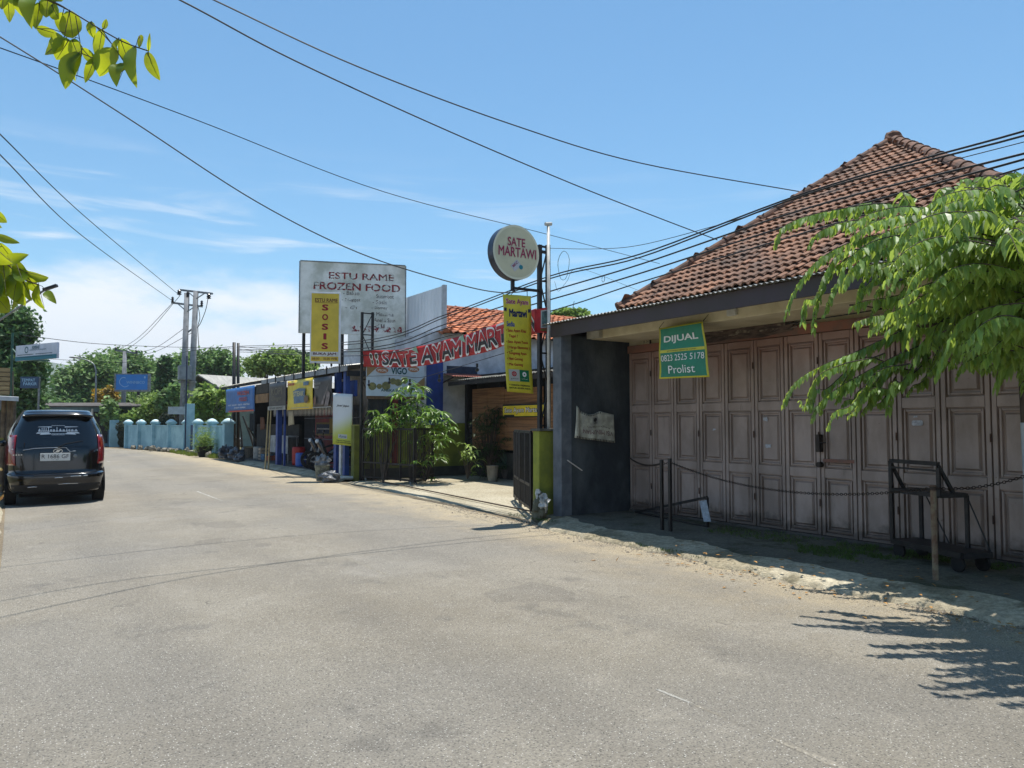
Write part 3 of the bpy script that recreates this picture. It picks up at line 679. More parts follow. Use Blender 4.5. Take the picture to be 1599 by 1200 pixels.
def chain(mb, a, b_, sag, link=.034, wr=.0042):
    a, b_ = Vector(a), Vector(b_); n = int((b_ - a).length * 1.03 / (link * .78)); pts = [a.lerp(b_, i / n) + Vector((0, 0, -4 * sag * (i / n) * (1 - i / n))) for i in range(n + 1)]
    for i in range(n):
        p, q_ = pts[i], pts[i + 1]; d = (q_ - p).normalized(); mid = (p + q_) / 2; s_ = d.cross(Vector((0, 0, 1))).normalized()
        if i % 2: s_ = s_.cross(d)
        L = link / 2; w = link * .32; P = [mid + d * L * .55 + s_ * w, mid + d * L, mid + d * L * .55 - s_ * w, mid - d * L * .55 - s_ * w, mid - d * L, mid - d * L * .55 + s_ * w]
        mb.tube(P + [P[0]], wr, 4, False)
chain(cb, (7.42, YL + .04, .86) if False else (8.54, YL - .02, .98), c1 - Vector((0, 0, .05)), .07)
chain(cb, c1 - Vector((0, 0, .05)), c2 - Vector((0, 0, .05)), .01); chain(cb, c2 - Vector((0, 0, .05)), c3 - Vector((0, 0, .03)), .20)
chain(cb, c3 - Vector((0, 0, .03)), Vector((7.83, 3.30, 1.12)), .06)
for (i) in range(3): cb.tube([c3 + Vector((.03 * math.cos(a), .03 * math.sin(a), -.02 - i * .012)) for a in np.arange(0, 6.5, .5)], .005, 4, False)
tag(cb.build('barrier_chain', mat('chain_iron', '2c2824', '4a3a30', 30, .6, .6)), 'sagging iron chain strung between the posts and the tree', 'chain')
# low steel frame lying against the doors
P1, P2, P3, P4 = G(1000, 801, .12), G(1104, 812, .12), PX(1105, 777, 8.1), G(1108, 812, .12)
a = Vector((8.35, 9.3, .13)); b_ = PX(1104, 777, 8.12); c = Vector((b_.x, b_.y, .11)); d = Vector((8.45, 8.9, .12))
m = MB(); m.bar(a, b_, .035); m.bar(b_, c, .035); m.bar(c, a, .02)
t = thing('steel_prop', 'black steel triangular prop lying before the folding doors', 'prop', c); m.build('frame', M['black_steel'], t)
q = [PX(*p, b_.x - .03) for p in ((1099, 815), (1110, 815), (1103, 781), (1092, 783))]
m = MB(); m.slab(q, (.004, 0, 0)); tag(m.build('paper_sheet', mat('bluish_paper', 'a9b4bf', '8a949c', 20, .7)), 'bluish white sheet of paper leaning on the steel prop', 'paper')
# cart
A = Vector((8.05, 4.85, 0)); B = Vector((7.8, 4.2, 0)); e1 = (B - A).normalized(); e2 = Vector((-e1.y, e1.x, 0));
if e2.x < 0: e2 = -e2
t = thing('platform_cart', 'black steel two level cart standing behind the pipe post', 'cart', A)
def cp(x, y, z): return A + e1 * x + e2 * y + Vector((0, 0, z))
Lc, Dc = .70, .32; LD = .98
m = MB(); m.bar(cp(0, 0, .27), cp(LD, 0, .27), .05); m.bar(cp(0, Dc, .27), cp(LD, Dc, .27), .05); m.bar(cp(0, 0, .27), cp(0, Dc, .27), .05); m.bar(cp(LD, 0, .27), cp(LD, Dc, .27), .05)
m.slab([cp(0, 0, .285), cp(LD, 0, .285), cp(LD, Dc, .285), cp(0, Dc, .285)], (0, 0, .012)); m.build('deck', M['black_steel'], t)
m = MB(); m.bar(cp(0, 0, .82), cp(Lc, 0, .82), .04); m.bar(cp(0, Dc, .82), cp(Lc, Dc, .82), .04); m.bar(cp(0, 0, .82), cp(0, Dc, .82), .04); m.bar(cp(Lc, 0, .82), cp(Lc, Dc, .82), .04)
m.slab([cp(0, 0, .835), cp(Lc, 0, .835), cp(Lc, Dc, .835), cp(0, Dc, .835)], (0, 0, .01)); m.build('shelf', M['black_steel'], t)
for (x, y, zt) in ((0, 0, 1.14), (Lc, 0, 1.10), (.0 + .06, Dc, .82), (Lc, Dc, .82)):
    z0 = .27 if (x, y) != (Lc, 0) else .82
    m = MB(); m.bar(cp(x, y, z0), cp(x, y, zt), .035); m.build('upright', M['black_steel'], t)
m = MB(); m.bar(cp(0, 0, 1.14), cp(Lc, 0, 1.14), .04); m.bar(cp(0, 0, 1.07), cp(Lc, 0, 1.07), .02); m.bar(cp(0, .0, 1.12), cp(.0, Dc * .5, .83), .03); m.bar(cp(Lc, .0, 1.12), cp(Lc, Dc * .55, .83), .03); m.build('handrail', M['black_steel'], t)
for (a_, b_) in ((.1, .45), (Lc, LD)): m = MB(); m.cyl(cp(a_, Dc, .82), cp(b_, Dc, .3), .007); m.build('brace', M['black_steel'], t)
for (x, y) in ((.08, .02), (.08, Dc - .02), (LD - .08, .02), (LD - .08, Dc - .02)):
    m = MB(); c = cp(x, y, .185); m.lathe(c - e2 * .02, [(.0, 0), (.06, 0), (.085, .008), (.085, .032), (.06, .04), (0, .04)], 16, e2); m.build('wheel', mat('rubber', '121212', '1e1c1a', 20, .9), t)
# boundary wall stub, white pipe and rock
t = tag(MB().box(7.04, 9.0, 10.12, 10.30, 0, 1.42).build('boundary_wall', mat('lime_green_wall', '8c9234', '6f7630', 2.5, .85, bump=.004, bscale=20), bevel=.01), 'lime green boundary wall beside the dark end wall', 'wall')
m = MB(); m.box(7.02, 7.9, 10.08, 10.34, 1.424, 1.46)
tag(m.build('wall_coping', mat('coping', '6d6c62', '47463e', 5, .9), bevel=.006), 'thin mossy coping slab on the lime green wall', 'coping')
p = PY(857, 668, 10.2); zt = PY(856, 352, 10.2).z
t = thing('pipe_mast', 'tall white pipe mast standing on the lime green wall', 'mast', (p.x, p.y, 1.46))
m = MB(); m.cyl((p.x, p.y, 1.46), (p.x, p.y, zt), .026); m.build('pipe', mat('white_pvc', 'd5d5d0', 'b8b6ac', 4, .4), t, smooth=True)
m = MB(); m.cyl((p.x - .06, p.y, zt + .01), (p.x + .06, p.y, zt + .03), .03); m.build('tee_cap', MATS['white_pvc'], t)
p = G(857, 806, 0.02)
t = thing('wrapped_rock', 'pale rough rock wrapped in plastic at the foot of the lime green wall', 'rock', (6.93, 9.95, .02))
m = MB(); m.blob((6.95, 9.98, .19), (.13, .11, .23), 4, .25, 18, 12); m.build('rock', mat('mossy_rock', '6a6a58', '4c4c3c', 9, .9, bump=.02, bscale=14), t, smooth=False)
m = MB(); m.blob((6.965, 9.95, .30), (.10, .12, .15), 9, .45, 18, 12); m.build('plastic_wrap', mat('crumpled_plastic', 'c9c9c4', 'a0a09a', 14, .3, bump=.02, bscale=22), t)

# ================================================================ SIGN TOWERS, SIGNS AND THE RED BANNER
def tower(x, y, z1, label, w=.19, dx=.14):
    t = thing('sign_tower', label, 'sign tower', (x, y, .0), 'lattice towers at the forecourt corners'); s = .036
    for (a, n_) in ((0, 'leg'), (w, 'leg')):
        m = MB(); m.box(x + a - s, x + a + s * .6, y - s, y + s, .0, z1 + (0 if a == 0 else .02)); m.build(n_, M['black_steel'], t)
    m = MB(); n = 7; zz = [.3 + (z1 - .3) * i / n for i in range(n + 1)]
    for i in range(n):
        m.bar((x, y, zz[i] + (0 if i % 2 else 0)), (x + w, y, zz[i + 1]) if i % 2 == 0 else (x + w, y, zz[i]), .018) if i % 2 == 0 else m.bar((x + w, y, zz[i]), (x, y, zz[i + 1]), .018)
        if i % 2 == 0: m.bar((x, y, zz[i]), (x + w, y, zz[i]), .026)
    m.bar((x, y, z1 - .02), (x + w, y, z1 - .02), .03); m.build('lattice', M['black_steel'], t); return t
X1, Y1 = 7.02, 10.42; ty1 = PY(843, 383, Y1); X1 = ty1.x
tw1 = tower(X1, Y1, ty1.z, 'black lattice tower carrying the round sign by the lime green wall', .17)
tz2 = PY(566, 488, 19.5); tw2 = tower(tz2.x, 19.5, tz2.z, 'black lattice tower at the far left corner of the forecourt', .30)
XD = (1, 0, 0)
# round sign
c = PY(801.5, 396, Y1 - .02); rad = .445
t = thing('round_sign', 'round cream SATE MARTAWI light box sign on a bracket', 'sign', (c.x, c.y, c.z - rad))
f = Face(c + Vector((0, -.09, 0)), XD)
m = MB(); m.lathe(c + Vector((0, .09, 0)), [(0, 0), (rad * .96, 0), (rad, .015), (rad, .17), (rad * .985, .18), (rad * .965, .178), (.0, .178)], 64, (0, -1, 0)); m.build('case', mat('sign_case', '262c3c', '30384a', 5, .35, .3), t)
m = MB(); f.ring(m, 0, 0, rad, rad, .035, d=.004, n=64); m.build('rim', mat('cream_rim', 'd0cfb8', rough=.4), t)
m = MB(); f.disc(m, 0, 0, rad * .93, rad * .93, .002, 64); m.build('face', mat('cream_acrylic', 'c6c3a4', 'b8b698', 2, .35), t)
for mt, b, dd in (('letter_white', .045, .006), ('letter_magenta', .02, .009)):
    m = MB(); g1 = .014 if b > .03 else 0
    f.text(m, 'SATE', .0, .165, .33 + g1, .135 + g1, dd, bold=b); f.text(m, 'MARTAWI', .02, -.0, .72 + g1, .15 + g1, dd, bold=b); m.build('lettering' if b < .03 else 'letter_outline', M[mt] if b < .03 else mat('pale_outline', 'b8b09c'), t)
m = MB(); 
g2 = Face(f.p(.0, -.22, .002), (math.cos(.75), 0, math.sin(.75)), (-math.sin(.75), 0, math.cos(.75)))
g2.rect(m, -.09, .08, -.05, .07, .004); m.build('small_panel', mat('pale_panel', 'b4b8be'), t)
m = MB(); g2.text(m, 'BEC', .0, .035, .13, .04, .008, bold=.02); m.build('small_lettering', M['letter_magenta'], t)
m = MB(); f.disc(m, .085, -.235, .038, .038, .010, 16); m.build('small_emblem', mat('teal_emblem', '1f7a8a'), t)
m = MB(); m.bar((c.x + rad * .85, Y1, c.z + .10), (X1 + .17, Y1, c.z + .10), .045); zb = c.z - rad - .12
m.bar((c.x, Y1, c.z - rad + .01), (c.x, Y1, zb - .05), .05); m.bar((c.x, Y1, zb), (X1, Y1, zb + .0), .04); m.build('bracket', M['black_steel'], t)
# hanging menu banner
q = [PY(*p, Y1 - .06) for p in ((792, 612), (833, 615), (828, 463), (784, 460))]
t = thing('menu_banner', 'tall yellow menu banner hanging below the round sign', 'banner', q[0].lerp(q[1], .5)); nb = Vector((0, -1, 0))
b, ev = cloth(*q, 8, 24, lambda u, v: Vector((0, .02 * math.sin(v * 5) + .008 * math.sin(u * 9), 0)))
b.build('cloth', mat('yellow_vinyl', 'e0d440', 'ccc038', 3, .45, trans=.15, bump=.015, bscale=5), t, smooth=True, th=.002)
def CT(name, mt, items, o_=.006, **k):
    for (s_, u, v, w, h) in items: m = MB(); ctext(m, ev, s_, u, v, w, h, nb, o_, **k); m.build(name, mt, t)
CT('title_outline', mat('pale_pink', 'c4a0a0'), [('Sate Ayam', .5, .925, .80, .072)], .005, bold=.05)
CT('title', M['letter_magenta'], [('Sate Ayam', .5, .925, .76, .062)], .008, bold=.02)
CT('name_lettering', mat('letter_navy', '14204a'), [('Martawi', .52, .815, .62, .075), ('"', .07, .845, .07, .03), ('"', .93, .845, .07, .03)], bold=.05)
CT('small_title', M['letter_blue'], [('Sedia', .24, .70, .27, .05)], bold=.03)
CT('menu_lettering', M['letter_red'], [('• Sate Ayam Khas', .44, .63, .72, .04), ('Tegal ?', .33, .575, .3, .034), ('• Sate Ayam Tusuk', .48, .515, .80, .036), ('( Harga Ekonomis )', .53, .46, .8, .036), ('• Tongseng Ayam', .45, .40, .72, .036), ('• Nasi Goreng', .37, .342, .56, .036), ('• Mie Goreng', .37, .284, .56, .036)], bold=.025)
cpatch(ev, .12, .50, .115, .235, nb, .005, 3, 3).build('white_square', mat('pale_square', 'b4b4ac'), t)
cpatch(ev, .505, .88, .115, .235, nb, .005, 3, 3).build('green_square', mat('green_square', '0d6e42'), t)
def ering(m, u, v, ru, rv_, k=.55, o_=.008):
    n = 20; vs = []
    for i in range(n + 1):
        a = 6.2832 * i / n; vs += [ev(u + ru * math.cos(a), v + rv_ * math.sin(a)) + nb * o_, ev(u + ru * k * math.cos(a), v + rv_ * k * math.sin(a)) + nb * o_]
    m.add(vs, [(2 * i, 2 * i + 1, 2 * i + 3, 2 * i + 2) for i in range(n)])
m = MB(); ering(m, .31, .19, .085, .026, .6); ctext(m, ev, '||', .31, .19, .05, .025, nb, .009, bold=.04); m.build('red_emblem', M['letter_red'], t)
m = MB(); ering(m, .69, .19, .085, .026, .35); m.build('white_emblem', M['letter_white'], t)
CT('logo_lettering', M['letter_black'], [('gofood', .31, .14, .26, .02)], .008)
CT('logo_lettering', M['letter_white'], [('grabfood', .69, .142, .24, .010)], .008)
CT('footer_lettering', M['letter_black'], [('* TERIMA PESANAN', .5, .075, .78, .016), ('UNTUK ACARA ANDA', .5, .045, .8, .016)], bold=.03)
m = MB(); m.tube([q[3] + Vector((.1, 0, 0)), (c.x - .03, Y1 - .02, zb - .03)], .006); m.tube([q[2] - Vector((.06, 0, 0)), q[2] + Vector((-.03, .05, .13))], .006); m.tube([q[3] + Vector((.16, 0, 0)), (c.x + .04, Y1 - .02, zb - .03)], .006); m.build('hanging_wire', M['black_steel'], t)
# long red banner strung between the towers
TOP = [(565, 548, 19.4), (620, 546.5, 17.2), (656, 541, 15.9), (700, 531, 14.5), (760, 512.5, 12.6), (787, 503, 11.9), (834, 484, 10.7), (858, 481, 10.25)]
BOT = [(568, 573, 19.4), (620, 574, 17.2), (656, 572, 15.9), (700, 563.5, 14.5), (760, 549, 12.6), (787, 540, 11.9), (834, 521, 10.7), (858, 521, 10.25)]
t0_ = spline([PY(px, py, y) for px, py, y in TOP], 10); b0_ = spline([PY(px, py, y) for px, py, y in BOT], 10)
for i in range(len(t0_)):   # keep top and bottom on one hanging surface
    mx_ = (t0_[i].x + b0_[i].x) / 2; t0_[i].x = mx_ - .02; b0_[i].x = mx_ + .02
L = [0]
for i in range(1, len(t0_)): L.append(L[-1] + (t0_[i] - t0_[i - 1]).length)
TL = L[-1]
def bev(s, v):
    s = max(0, min(.9999, s)) * TL; i = 0
    while i < len(L) - 2 and L[i + 1] < s: i += 1
    k = (s - L[i]) / (L[i + 1] - L[i]); return b0_[i].lerp(b0_[i + 1], k).lerp(t0_[i].lerp(t0_[i + 1], k), v) + Vector((.02 * math.sin(s * 3.1 + v * 2), 0, 0))
t = thing('street_banner', 'long red SATE AYAM MARTAWI cloth banner strung across the forecourt', 'banner', bev(.5, 0)); nb = Vector((-.9, -.4, 0)).normalized()
m = MB(); nx, ny = 110, 5; m.add([bev(i / nx, j / ny) for j in range(ny + 1) for i in range(nx + 1)], [(j * (nx + 1) + i, j * (nx + 1) + i + 1, (j + 1) * (nx + 1) + i + 1, (j + 1) * (nx + 1) + i) for j in range(ny) for i in range(nx)])
m.build('cloth', mat('red_banner_cloth', 'c82a2e', 'a01e24', 2.5, .6, trans=.2, bump=.02, bscale=5), t, smooth=True, th=.002)
def two_tone(name, lo, hi, thr=.5):
    mm = mat(name, lo, rough=.6); tt = mm.node_tree; at_ = N(tt, 'ShaderNodeAttribute', attribute_name='hgt'); x = N(tt, 'ShaderNodeMix', data_type='RGBA')
    tt.links.new(mathn(tt, 'GREATER_THAN', at_.outputs['Fac'], thr), x.inputs[0]); x.inputs[6].default_value = srgb(lo); x.inputs[7].default_value = srgb(hi)
    tt.links.new(x.outputs[2], tt.nodes['Principled BSDF'].inputs['Base Color']); return mm
WORDS = [('SATE', .150, .365), ('AYAM', .395, .61), ('MARTAWI', .64, .985)]
def bword(mb, body, s0, s1, h, off_, bold, hs=None):
    v, f_ = text_pts(body, 1., 0.); a = np.array(v)
    if bold > .02:
        for i in range(8):
            kx, ky = bold * .55 * math.cos(i * .785), bold * .9 * math.sin(i * .785)
            lo_ = np.array(v).min(0); hi_ = np.array(v).max(0)
            if hs is not None: hs.extend([(y - lo_[1]) / (hi_[1] - lo_[1]) for x, y, _ in v])
            mb.add([bev(s0 + (x + kx - lo_[0]) / (hi_[0] - lo_[0]) * (s1 - s0), .5 + ((y + ky - lo_[1]) / (hi_[1] - lo_[1]) - .5) * h) + nb * (off_ - .0008 * (i + 1)) for x, y, _ in v], f_); lo = a.min(0); hi = a.max(0)
    for (x, y, _) in v:
        if hs is not None: hs.append((y - lo[1]) / (hi[1] - lo[1]))
    mb.add([bev(s0 + (x - lo[0]) / (hi[0] - lo[0]) * (s1 - s0), .5 + ((y - lo[1]) / (hi[1] - lo[1]) - .5) * h) + nb * off_ for x, y, _ in v], f_)
m = MB()
for w, a, b in WORDS: bword(m, w, a - .002, b + .002, .78, .014, .09)
m.build('letter_outline', M['letter_white'], t)
m = MB(); hs = []
for w, a, b in WORDS: bword(m, w, a, b, .70, .024, .035, hs)
o = m.build('lettering', two_tone('two_tone_letters', '1a161c', 'b01c24', .5), t); aa = o.data.attributes.new('hgt', 'FLOAT', 'POINT'); aa.data.foreach_set('value', hs)
m = MB()
def ell(m, s, v, rs, rv_, off_, n=14, rot=0):
    m.quad(*[bev(s + rs * (math.cos(a) * math.cos(rot) - math.sin(a) * math.sin(rot) * .5), v + rv_ * (math.cos(a) * math.sin(rot) * 2 + math.sin(a) * math.cos(rot))) + nb * off_ for a in [6.2832 * i / n for i in range(n)]])
for s_ in (.065, .108): ell(m, s_, .64, .015, .22, .010); ell(m, s_ + .004, .3, .012, .2, .010)
m.build('rooster_outline', M['letter_white'], t)
m = MB()
for s_ in (.065, .108): ell(m, s_, .64, .010, .16, .016); ell(m, s_ + .004, .3, .008, .14, .016)
m.build('rooster_shape', mat('olive_print', '4c4a30'), t)
m = MB(); 
for s_ in (.345, .60): m.quad(bev(s_, .86) + nb * .03, bev(s_ + .035, .62) + nb * .03, bev(s_ + .022, 1.02) + nb * .03)
m.build('leaf_print', mat('pale_green_print', '8fae94'), t)
# small red flag sign on the tower
q = [PY(*p, Y1 - .2) for p in ((834.5, 520), (858, 520), (858, 480), (835, 484))]
t = thing('flag_sign', 'small red cloth sign with a dark framed picture on the tower', 'sign', q[0].lerp(q[1], .5)); nb = Vector((0, -1, 0))
b, ev = cloth(*q, 6, 8, lambda u, v: Vector((0, .01 * math.sin(u * 8), 0))); b.build('cloth', MATS['red_banner_cloth'], t, th=.002)
cpatch(ev, .40, .99, .2, .92, nb, .006, 4, 4).build('picture_border', mat('pale_grey_print', '9aa09c'), t)
cpatch(ev, .46, .96, .25, .87, nb, .010, 4, 4).build('picture', mat('dark_print', '1e2a30', '4c6a68', 12, .6), t)
m = MB(); ctext(m, ev, 'MARTAWI', .68, .12, .56, .1, nb, .010, bold=.03); m.build('lettering', mat('green_print', '4c7a3a'), t)
# gates
def gate(name, label, pts, z0, z1, mat_, nb_=9, group='iron gates of the forecourt'):
    t = thing(name, label, 'gate', (pts[0][0], pts[0][1], z0), group)
    for (a, b_) in zip(pts[:-1], pts[1:]):
        a, b_ = Vector((*a, 0)), Vector((*b_, 0)); d = b_ - a; L_ = d.length; n = max(3, int(L_ / .095)); Z_ = Vector((0, 0, 1)); fr = MB(); br = MB(); sh = MB()
        g_ = .012; A, B = a + d * g_, b_ - d * g_
        for z in (z0 + .04, z0 + .42, z1): fr.bar(A + Z_ * z, B + Z_ * z, .035, .045)
        fr.bar(A + Z_ * z0, A + Z_ * z1, .045); fr.bar(B + Z_ * z0, B + Z_ * z1, .045)
        k = max(1, round(L_ / .55))
        for i in range(1, k): p = A.lerp(B, i / k); fr.bar(p + Z_ * z0, p + Z_ * z1, .035)
        for i in range(1, n): p = A.lerp(B, i / n); br.cyl(p + Z_ * (z0 + .42), p + Z_ * z1, .0095, n=6)
        n2 = n * 2
        for i in range(1, n2): p = A.lerp(B, i / n2); br.cyl(p + Z_ * (z0 + .05), p + Z_ * (z0 + .42), .008, n=5)
        fr.build('gate_frame', mat_, t); br.build('gate_bars', mat_, t)
        for p in (A.lerp(B, .06), A.lerp(B, .94)): w = MB(); w.cyl(p + Z_ * (z0 - .02) - d.normalized().cross(Z_) * .015, p + Z_ * (z0 - .02) + d.normalized().cross(Z_) * .015, .035); w.build('roller', M['grey_steel'], t)
    return t
gate('iron_gate', 'folded dark iron gate beside the tower and lime green wall', [(7.18, 10.55), (7.75, 11.75), (8.25, 12.7)], .10, 1.40, M['black_steel'])
gate('iron_gate', 'half open dark iron gate at the far side of the forecourt', [(7.75, 19.35), (8.2, 17.1), (9.1, 17.9)], .10, 1.40, M['black_steel'])
ra = MB(); ra.bar((7.3, 10.3, .065), (7.95, 19.3, .065), .03, .02); tag(ra.build('gate_rail', mat('rusty_rail', '5a4a3a', '3a3028', 8, .8, .3)), 'rusty gate rail set across the concrete forecourt', 'rail')
po = MB(); po.box(7.62, 7.84, 19.62, 19.84, 0, 1.5); tag(po.build('gate_pillar', mat('olive_pillar', '6f7428', '5a5e24', 4, .8), bevel=.01), 'narrow olive green gate pillar beside the blue shop', 'pillar')
# ================================================================ SATAY PLACE BEHIND THE FORECOURT
M['wwall'] = mat('pale_grey_wall', 'ccd0d6', 'a6aab0', 1.8, .85, bump=.004, bscale=20)
YW = 19.6
t = thing('white_house', 'pale rendered house with an orange tiled roof behind the forecourt', 'building', (12, YW, 0))
m = MB(); m.box(9.85, 20, YW, YW + .2, 0, 4.15); m.box(9.85, 10.05, YW + .2, 27, 0, 4.15); m.box(19.8, 20, YW + .2, 27, 0, 4.15); m.box(9.85, 20, 26.9, 27, 0, 4.15); m.build('wall', M['wwall'], t)
A_, B_, C_, D_ = Vector((10.2, YW - .35, 4.1)), Vector((20.4, YW - .35, 4.1)), Vector((20.4, 27.3, 4.1)), Vector((10.2, 27.3, 4.1)); R1, R2 = Vector((12.3, 23.4, 5.5)), Vector((18.2, 23.4, 5.5))
m = MB(); tile_face(m, [A_, B_, R2, R1], .24, .32, 5); tile_face(m, [D_, A_, R1], .24, .32, 5); m.build('roof', M['tile2'], t)
m = MB(); 
for p in ([A_, B_, R2, R1], [D_, A_, R1], [C_, D_, R1, R2], [B_, C_, R2]): m.quad(*p)
m.build('roof_boarding', MATS['dark_roof_boarding'], t)
m = MB(); caps(m, A_, R1, .09, .4); caps(m, R1, R2, .09, .4); caps(m, B_, R2, .09, .4); caps(m, D_, R1, .09, .4); m.build('ridge_cap', M['tile2'], t)
m = MB(); m.box(7.9, 11.05, YW - .03, YW - .003, 0.05, 1.55); m.box(9.0, 9.85, YW - .003, YW + .15, 0, 1.55); m.build('painted_dado', mat('olive_green_wall', '808830', '666e28', 2, .85), t)
m = MB(); m.box(7.9, 11.05, YW - .05, YW - .031, .05, .32); m.build('plinth', mat('dark_plinth', '46483e', '33352e', 4, .9), t)
m = MB(); m.box(10.35, 11.4, YW - .02, YW - .004, 2.95, 3.2); m.build('blue_band', mat('navy_band', '1c2438', '2a3448', 4, .7), t)
vs = []; m = MB(); xs = np.arange(10.2, 12.2, .02)
for x in xs: dz = .012 * math.sin(x * 2 * math.pi / .08); vs += [(x, YW - .75, 2.86 + dz), (x, YW - .005, 2.98 + dz)]
m.add(vs, [(2 * i, 2 * i + 1, 2 * i + 3, 2 * i + 2) for i in range(len(xs) - 1)]); m.build('awning', mat('red_oxide_sheet', '9c5c4c', '84483c', 6, .7), t, th=.004)
m = MB(); 
for x in (10.25, 11.2): m.bar((x, YW - .01, 2.7), (x, YW - .7, 2.84), .03)
m.build('awning_bracket', M['black_steel'], t)
m = MB(); m.box(11.1, 11.5, YW - .03, YW - .004, 0, 2.7); m.build('door', M['dark'], t)
# tall pale panel and painted board
t = thing('wall_panel', 'tall pale ribbed metal panel standing edge on behind the painted board', 'panel', (10.3, 20.7, 3.4))
zt = PX(692, 447, 10.27).z; ya, yb2 = PX(692, 447, 10.27).y, PX(632, 463, 10.27).y
m = MB(); m.box(10.25, 10.29, ya, yb2, 3.0, zt); y = ya + .05
while y < yb2: m.box(10.243, 10.249, y, y + .03, 3.02, zt - .02); y += .22
m.build('sheet', mat('pale_ribbed_metal', 'eef1f4', 'd4d9de', 1.5, .6, bump=.003, bscale=9, stretch=(1, 1, .3)), t)
m = MB(); m.box(10.22, 10.33, ya - .12, ya, 2.9, zt + .02); m.build('end_post', mat('grey_white_post', 'c4c8cc', 'a4a8ac', 3, .7), t)
TLc, TRc, BLc = at(469, 408, 23.15), at(633, 416, 23.9), at(463, 520, 23.15)
TRc.z = TLc.z = (TLc.z + TRc.z) / 2; cx = (TLc + TRc) / 2; xd = (TRc - TLc); wd = xd.length; xd.normalize(); zb_ = BLc.z; hh = TLc.z - zb_
t = thing('painted_board', 'big weathered white FROZEN FOOD board with flaking red lettering', 'billboard', (cx.x, cx.y, zb_ - 1.2))
f = Face(Vector((cx.x, cx.y, (TLc.z + zb_) / 2)), xd)
brd = mat('weathered_white_board', 'eeeee8', 'bcbeb2', 1.3, .85, bump=.004, bscale=12, mixlo=.3, mixhi=.62)
m = MB(); f.panel(m, -wd / 2, wd / 2, -hh / 2, hh / 2, -.10, 0); f.panel(m, -.15, wd / 2, -hh / 2 - .62, -hh / 2 - .003, -.10, -.012); m.build('board', brd, t)
m = MB()
for (x0, x1, y0, y1) in ((-wd / 2 - .03, -wd / 2 - .002, -hh / 2, hh / 2), (wd / 2 + .002, wd / 2 + .03, -hh / 2 - .6, hh / 2), (-wd / 2, wd / 2, hh / 2 + .002, hh / 2 + .03)): f.panel(m, x0, x1, y0, y1, -.1, .02)
m.build('board_frame', M['grey_steel'], t)
def worn(name, c, thr):
    mm = mat(name, c, rough=.8); tt = mm.node_tree; co = N(tt, 'ShaderNodeTexCoord'); n = N(tt, 'ShaderNodeTexNoise'); n.inputs['Scale'].default_value = 7; n.inputs['Detail'].default_value = 8; n.inputs['Roughness'].default_value = .75
    tt.links.new(co.outputs['Object'], n.inputs[0]); tt.links.new(maprange(tt, n.outputs[0], thr, thr + .03), tt.nodes['Principled BSDF'].inputs['Alpha']); return mm
m = MB(); f.text(m, 'ESTU RAME', .25, hh * .32, wd * .62, .2, .006, bold=.02); f.text(m, 'FROZEN FOOD', .12, hh * .17, wd * .82, .22, .006, bold=.03)
m.build('lettering', worn('flaking_red_letters', '8a2c34', .465), t)
m = MB()
for i, s_ in enumerate(('- Steambot', '- Sosis', '- Siomay', '- Mozarela', '- Aneka Saus', '  dll')): f.text(m, s_, wd * .29 - (0 if len(s_) > 9 else .12), hh * (.05 - i * .085), .062 * len(s_), .12, .006)
for i, s_ in enumerate(('- Bakso', '- Nugget', '- dll')): f.text(m, s_, -wd * .02, hh * (.08 - i * .1), .07 * len(s_), .12, .006)
m.build('small_lettering', worn('flaking_black_letters', '4a3c3a', .44), t)
m = MB(); f.rect(m, -.1, wd * .47, -hh * .46, -hh * .38, .004); m.build('red_strip', worn('flaking_red_strip', '8a3038', .5), t)
for s_ in (-.46, -.1, .3, .46):
    m = MB(); p = f.p(wd * s_, 0, -.14); m.box(p.x - .04, p.x + .04, p.y - .04, p.y + .04, 2.9, zb_ + .4); m.build('post', M['black_steel'], t)
# yellow SOSIS light box
D0 = 20.9; c = at(507.5, 511.5, D0); w = 41 / 1200 * D0 / math.cos(R(12)); 
xd = Vector((1, 0, 0)) * math.cos(R(-10)) + Vector((0, 1, 0)) * math.sin(R(-10)); xd = (_r * math.cos(R(10)) + _f * math.sin(R(10)))
t = thing('light_box_sign', 'tall yellow SOSIS light box sign standing on the shop roof', 'sign', (c.x, c.y, c.z - .95)); f = Face(c, xd)
w2 = .365; h2 = .93
m = MB(); f.panel(m, -w2 - .03, w2 + .05, -h2 - .05, h2 + .04, -.22, 0); m.build('case', mat('white_case', 'dcdfe2', 'c8ccd0', 4, .5), t, bevel=.008)
m = MB(); f.rect(m, -w2, w2, -h2, h2, .004); m.build('face', mat('ochre_yellow_face', 'd8bc3c', 'c6ac36', 2, .45), t)
m = MB(); f.rect(m, -w2, w2, -h2 * .86, -h2 * .72, .007); m.build('white_band', M['white'], t)
m = MB(); f.text(m, 'ESTU RAME', .03, h2 * .80, .60, .10, .010, bold=.02); f.rect(m, -.27, .33, h2 * .72, h2 * .73, .008); m.build('title', mat('letter_maroon', '5a1c22'), t)
m = MB()
for i, ch in enumerate('SOSIS'): f.text(m, ch, .0, h2 * (.585 - i * .285), .045 if ch == 'I' else .145, .155, .010, bold=.045)
m.build('lettering', mat('letter_crimson', '8e1826'), t)
m = MB(); f.text(m, 'BUKA JAM', .0, -h2 * .79, .60, .085, .012, bold=.03); m.build('hours_title', mat('letter_maroon', ''), t)
m = MB(); f.text(m, '08.00 - 18.00 WIB', .0, -h2 * .925, .66, .06, .010, bold=.02); m.build('hours', mat('letter_brown', '7c4420'), t)
for dx_ in (-.25, .2): m = MB(); m.box(c.x + dx_, c.x + dx_ + .04, c.y + .06, c.y + .1, 3.1, c.z - h2 - .05); m.build('leg', M['black_steel'], t)
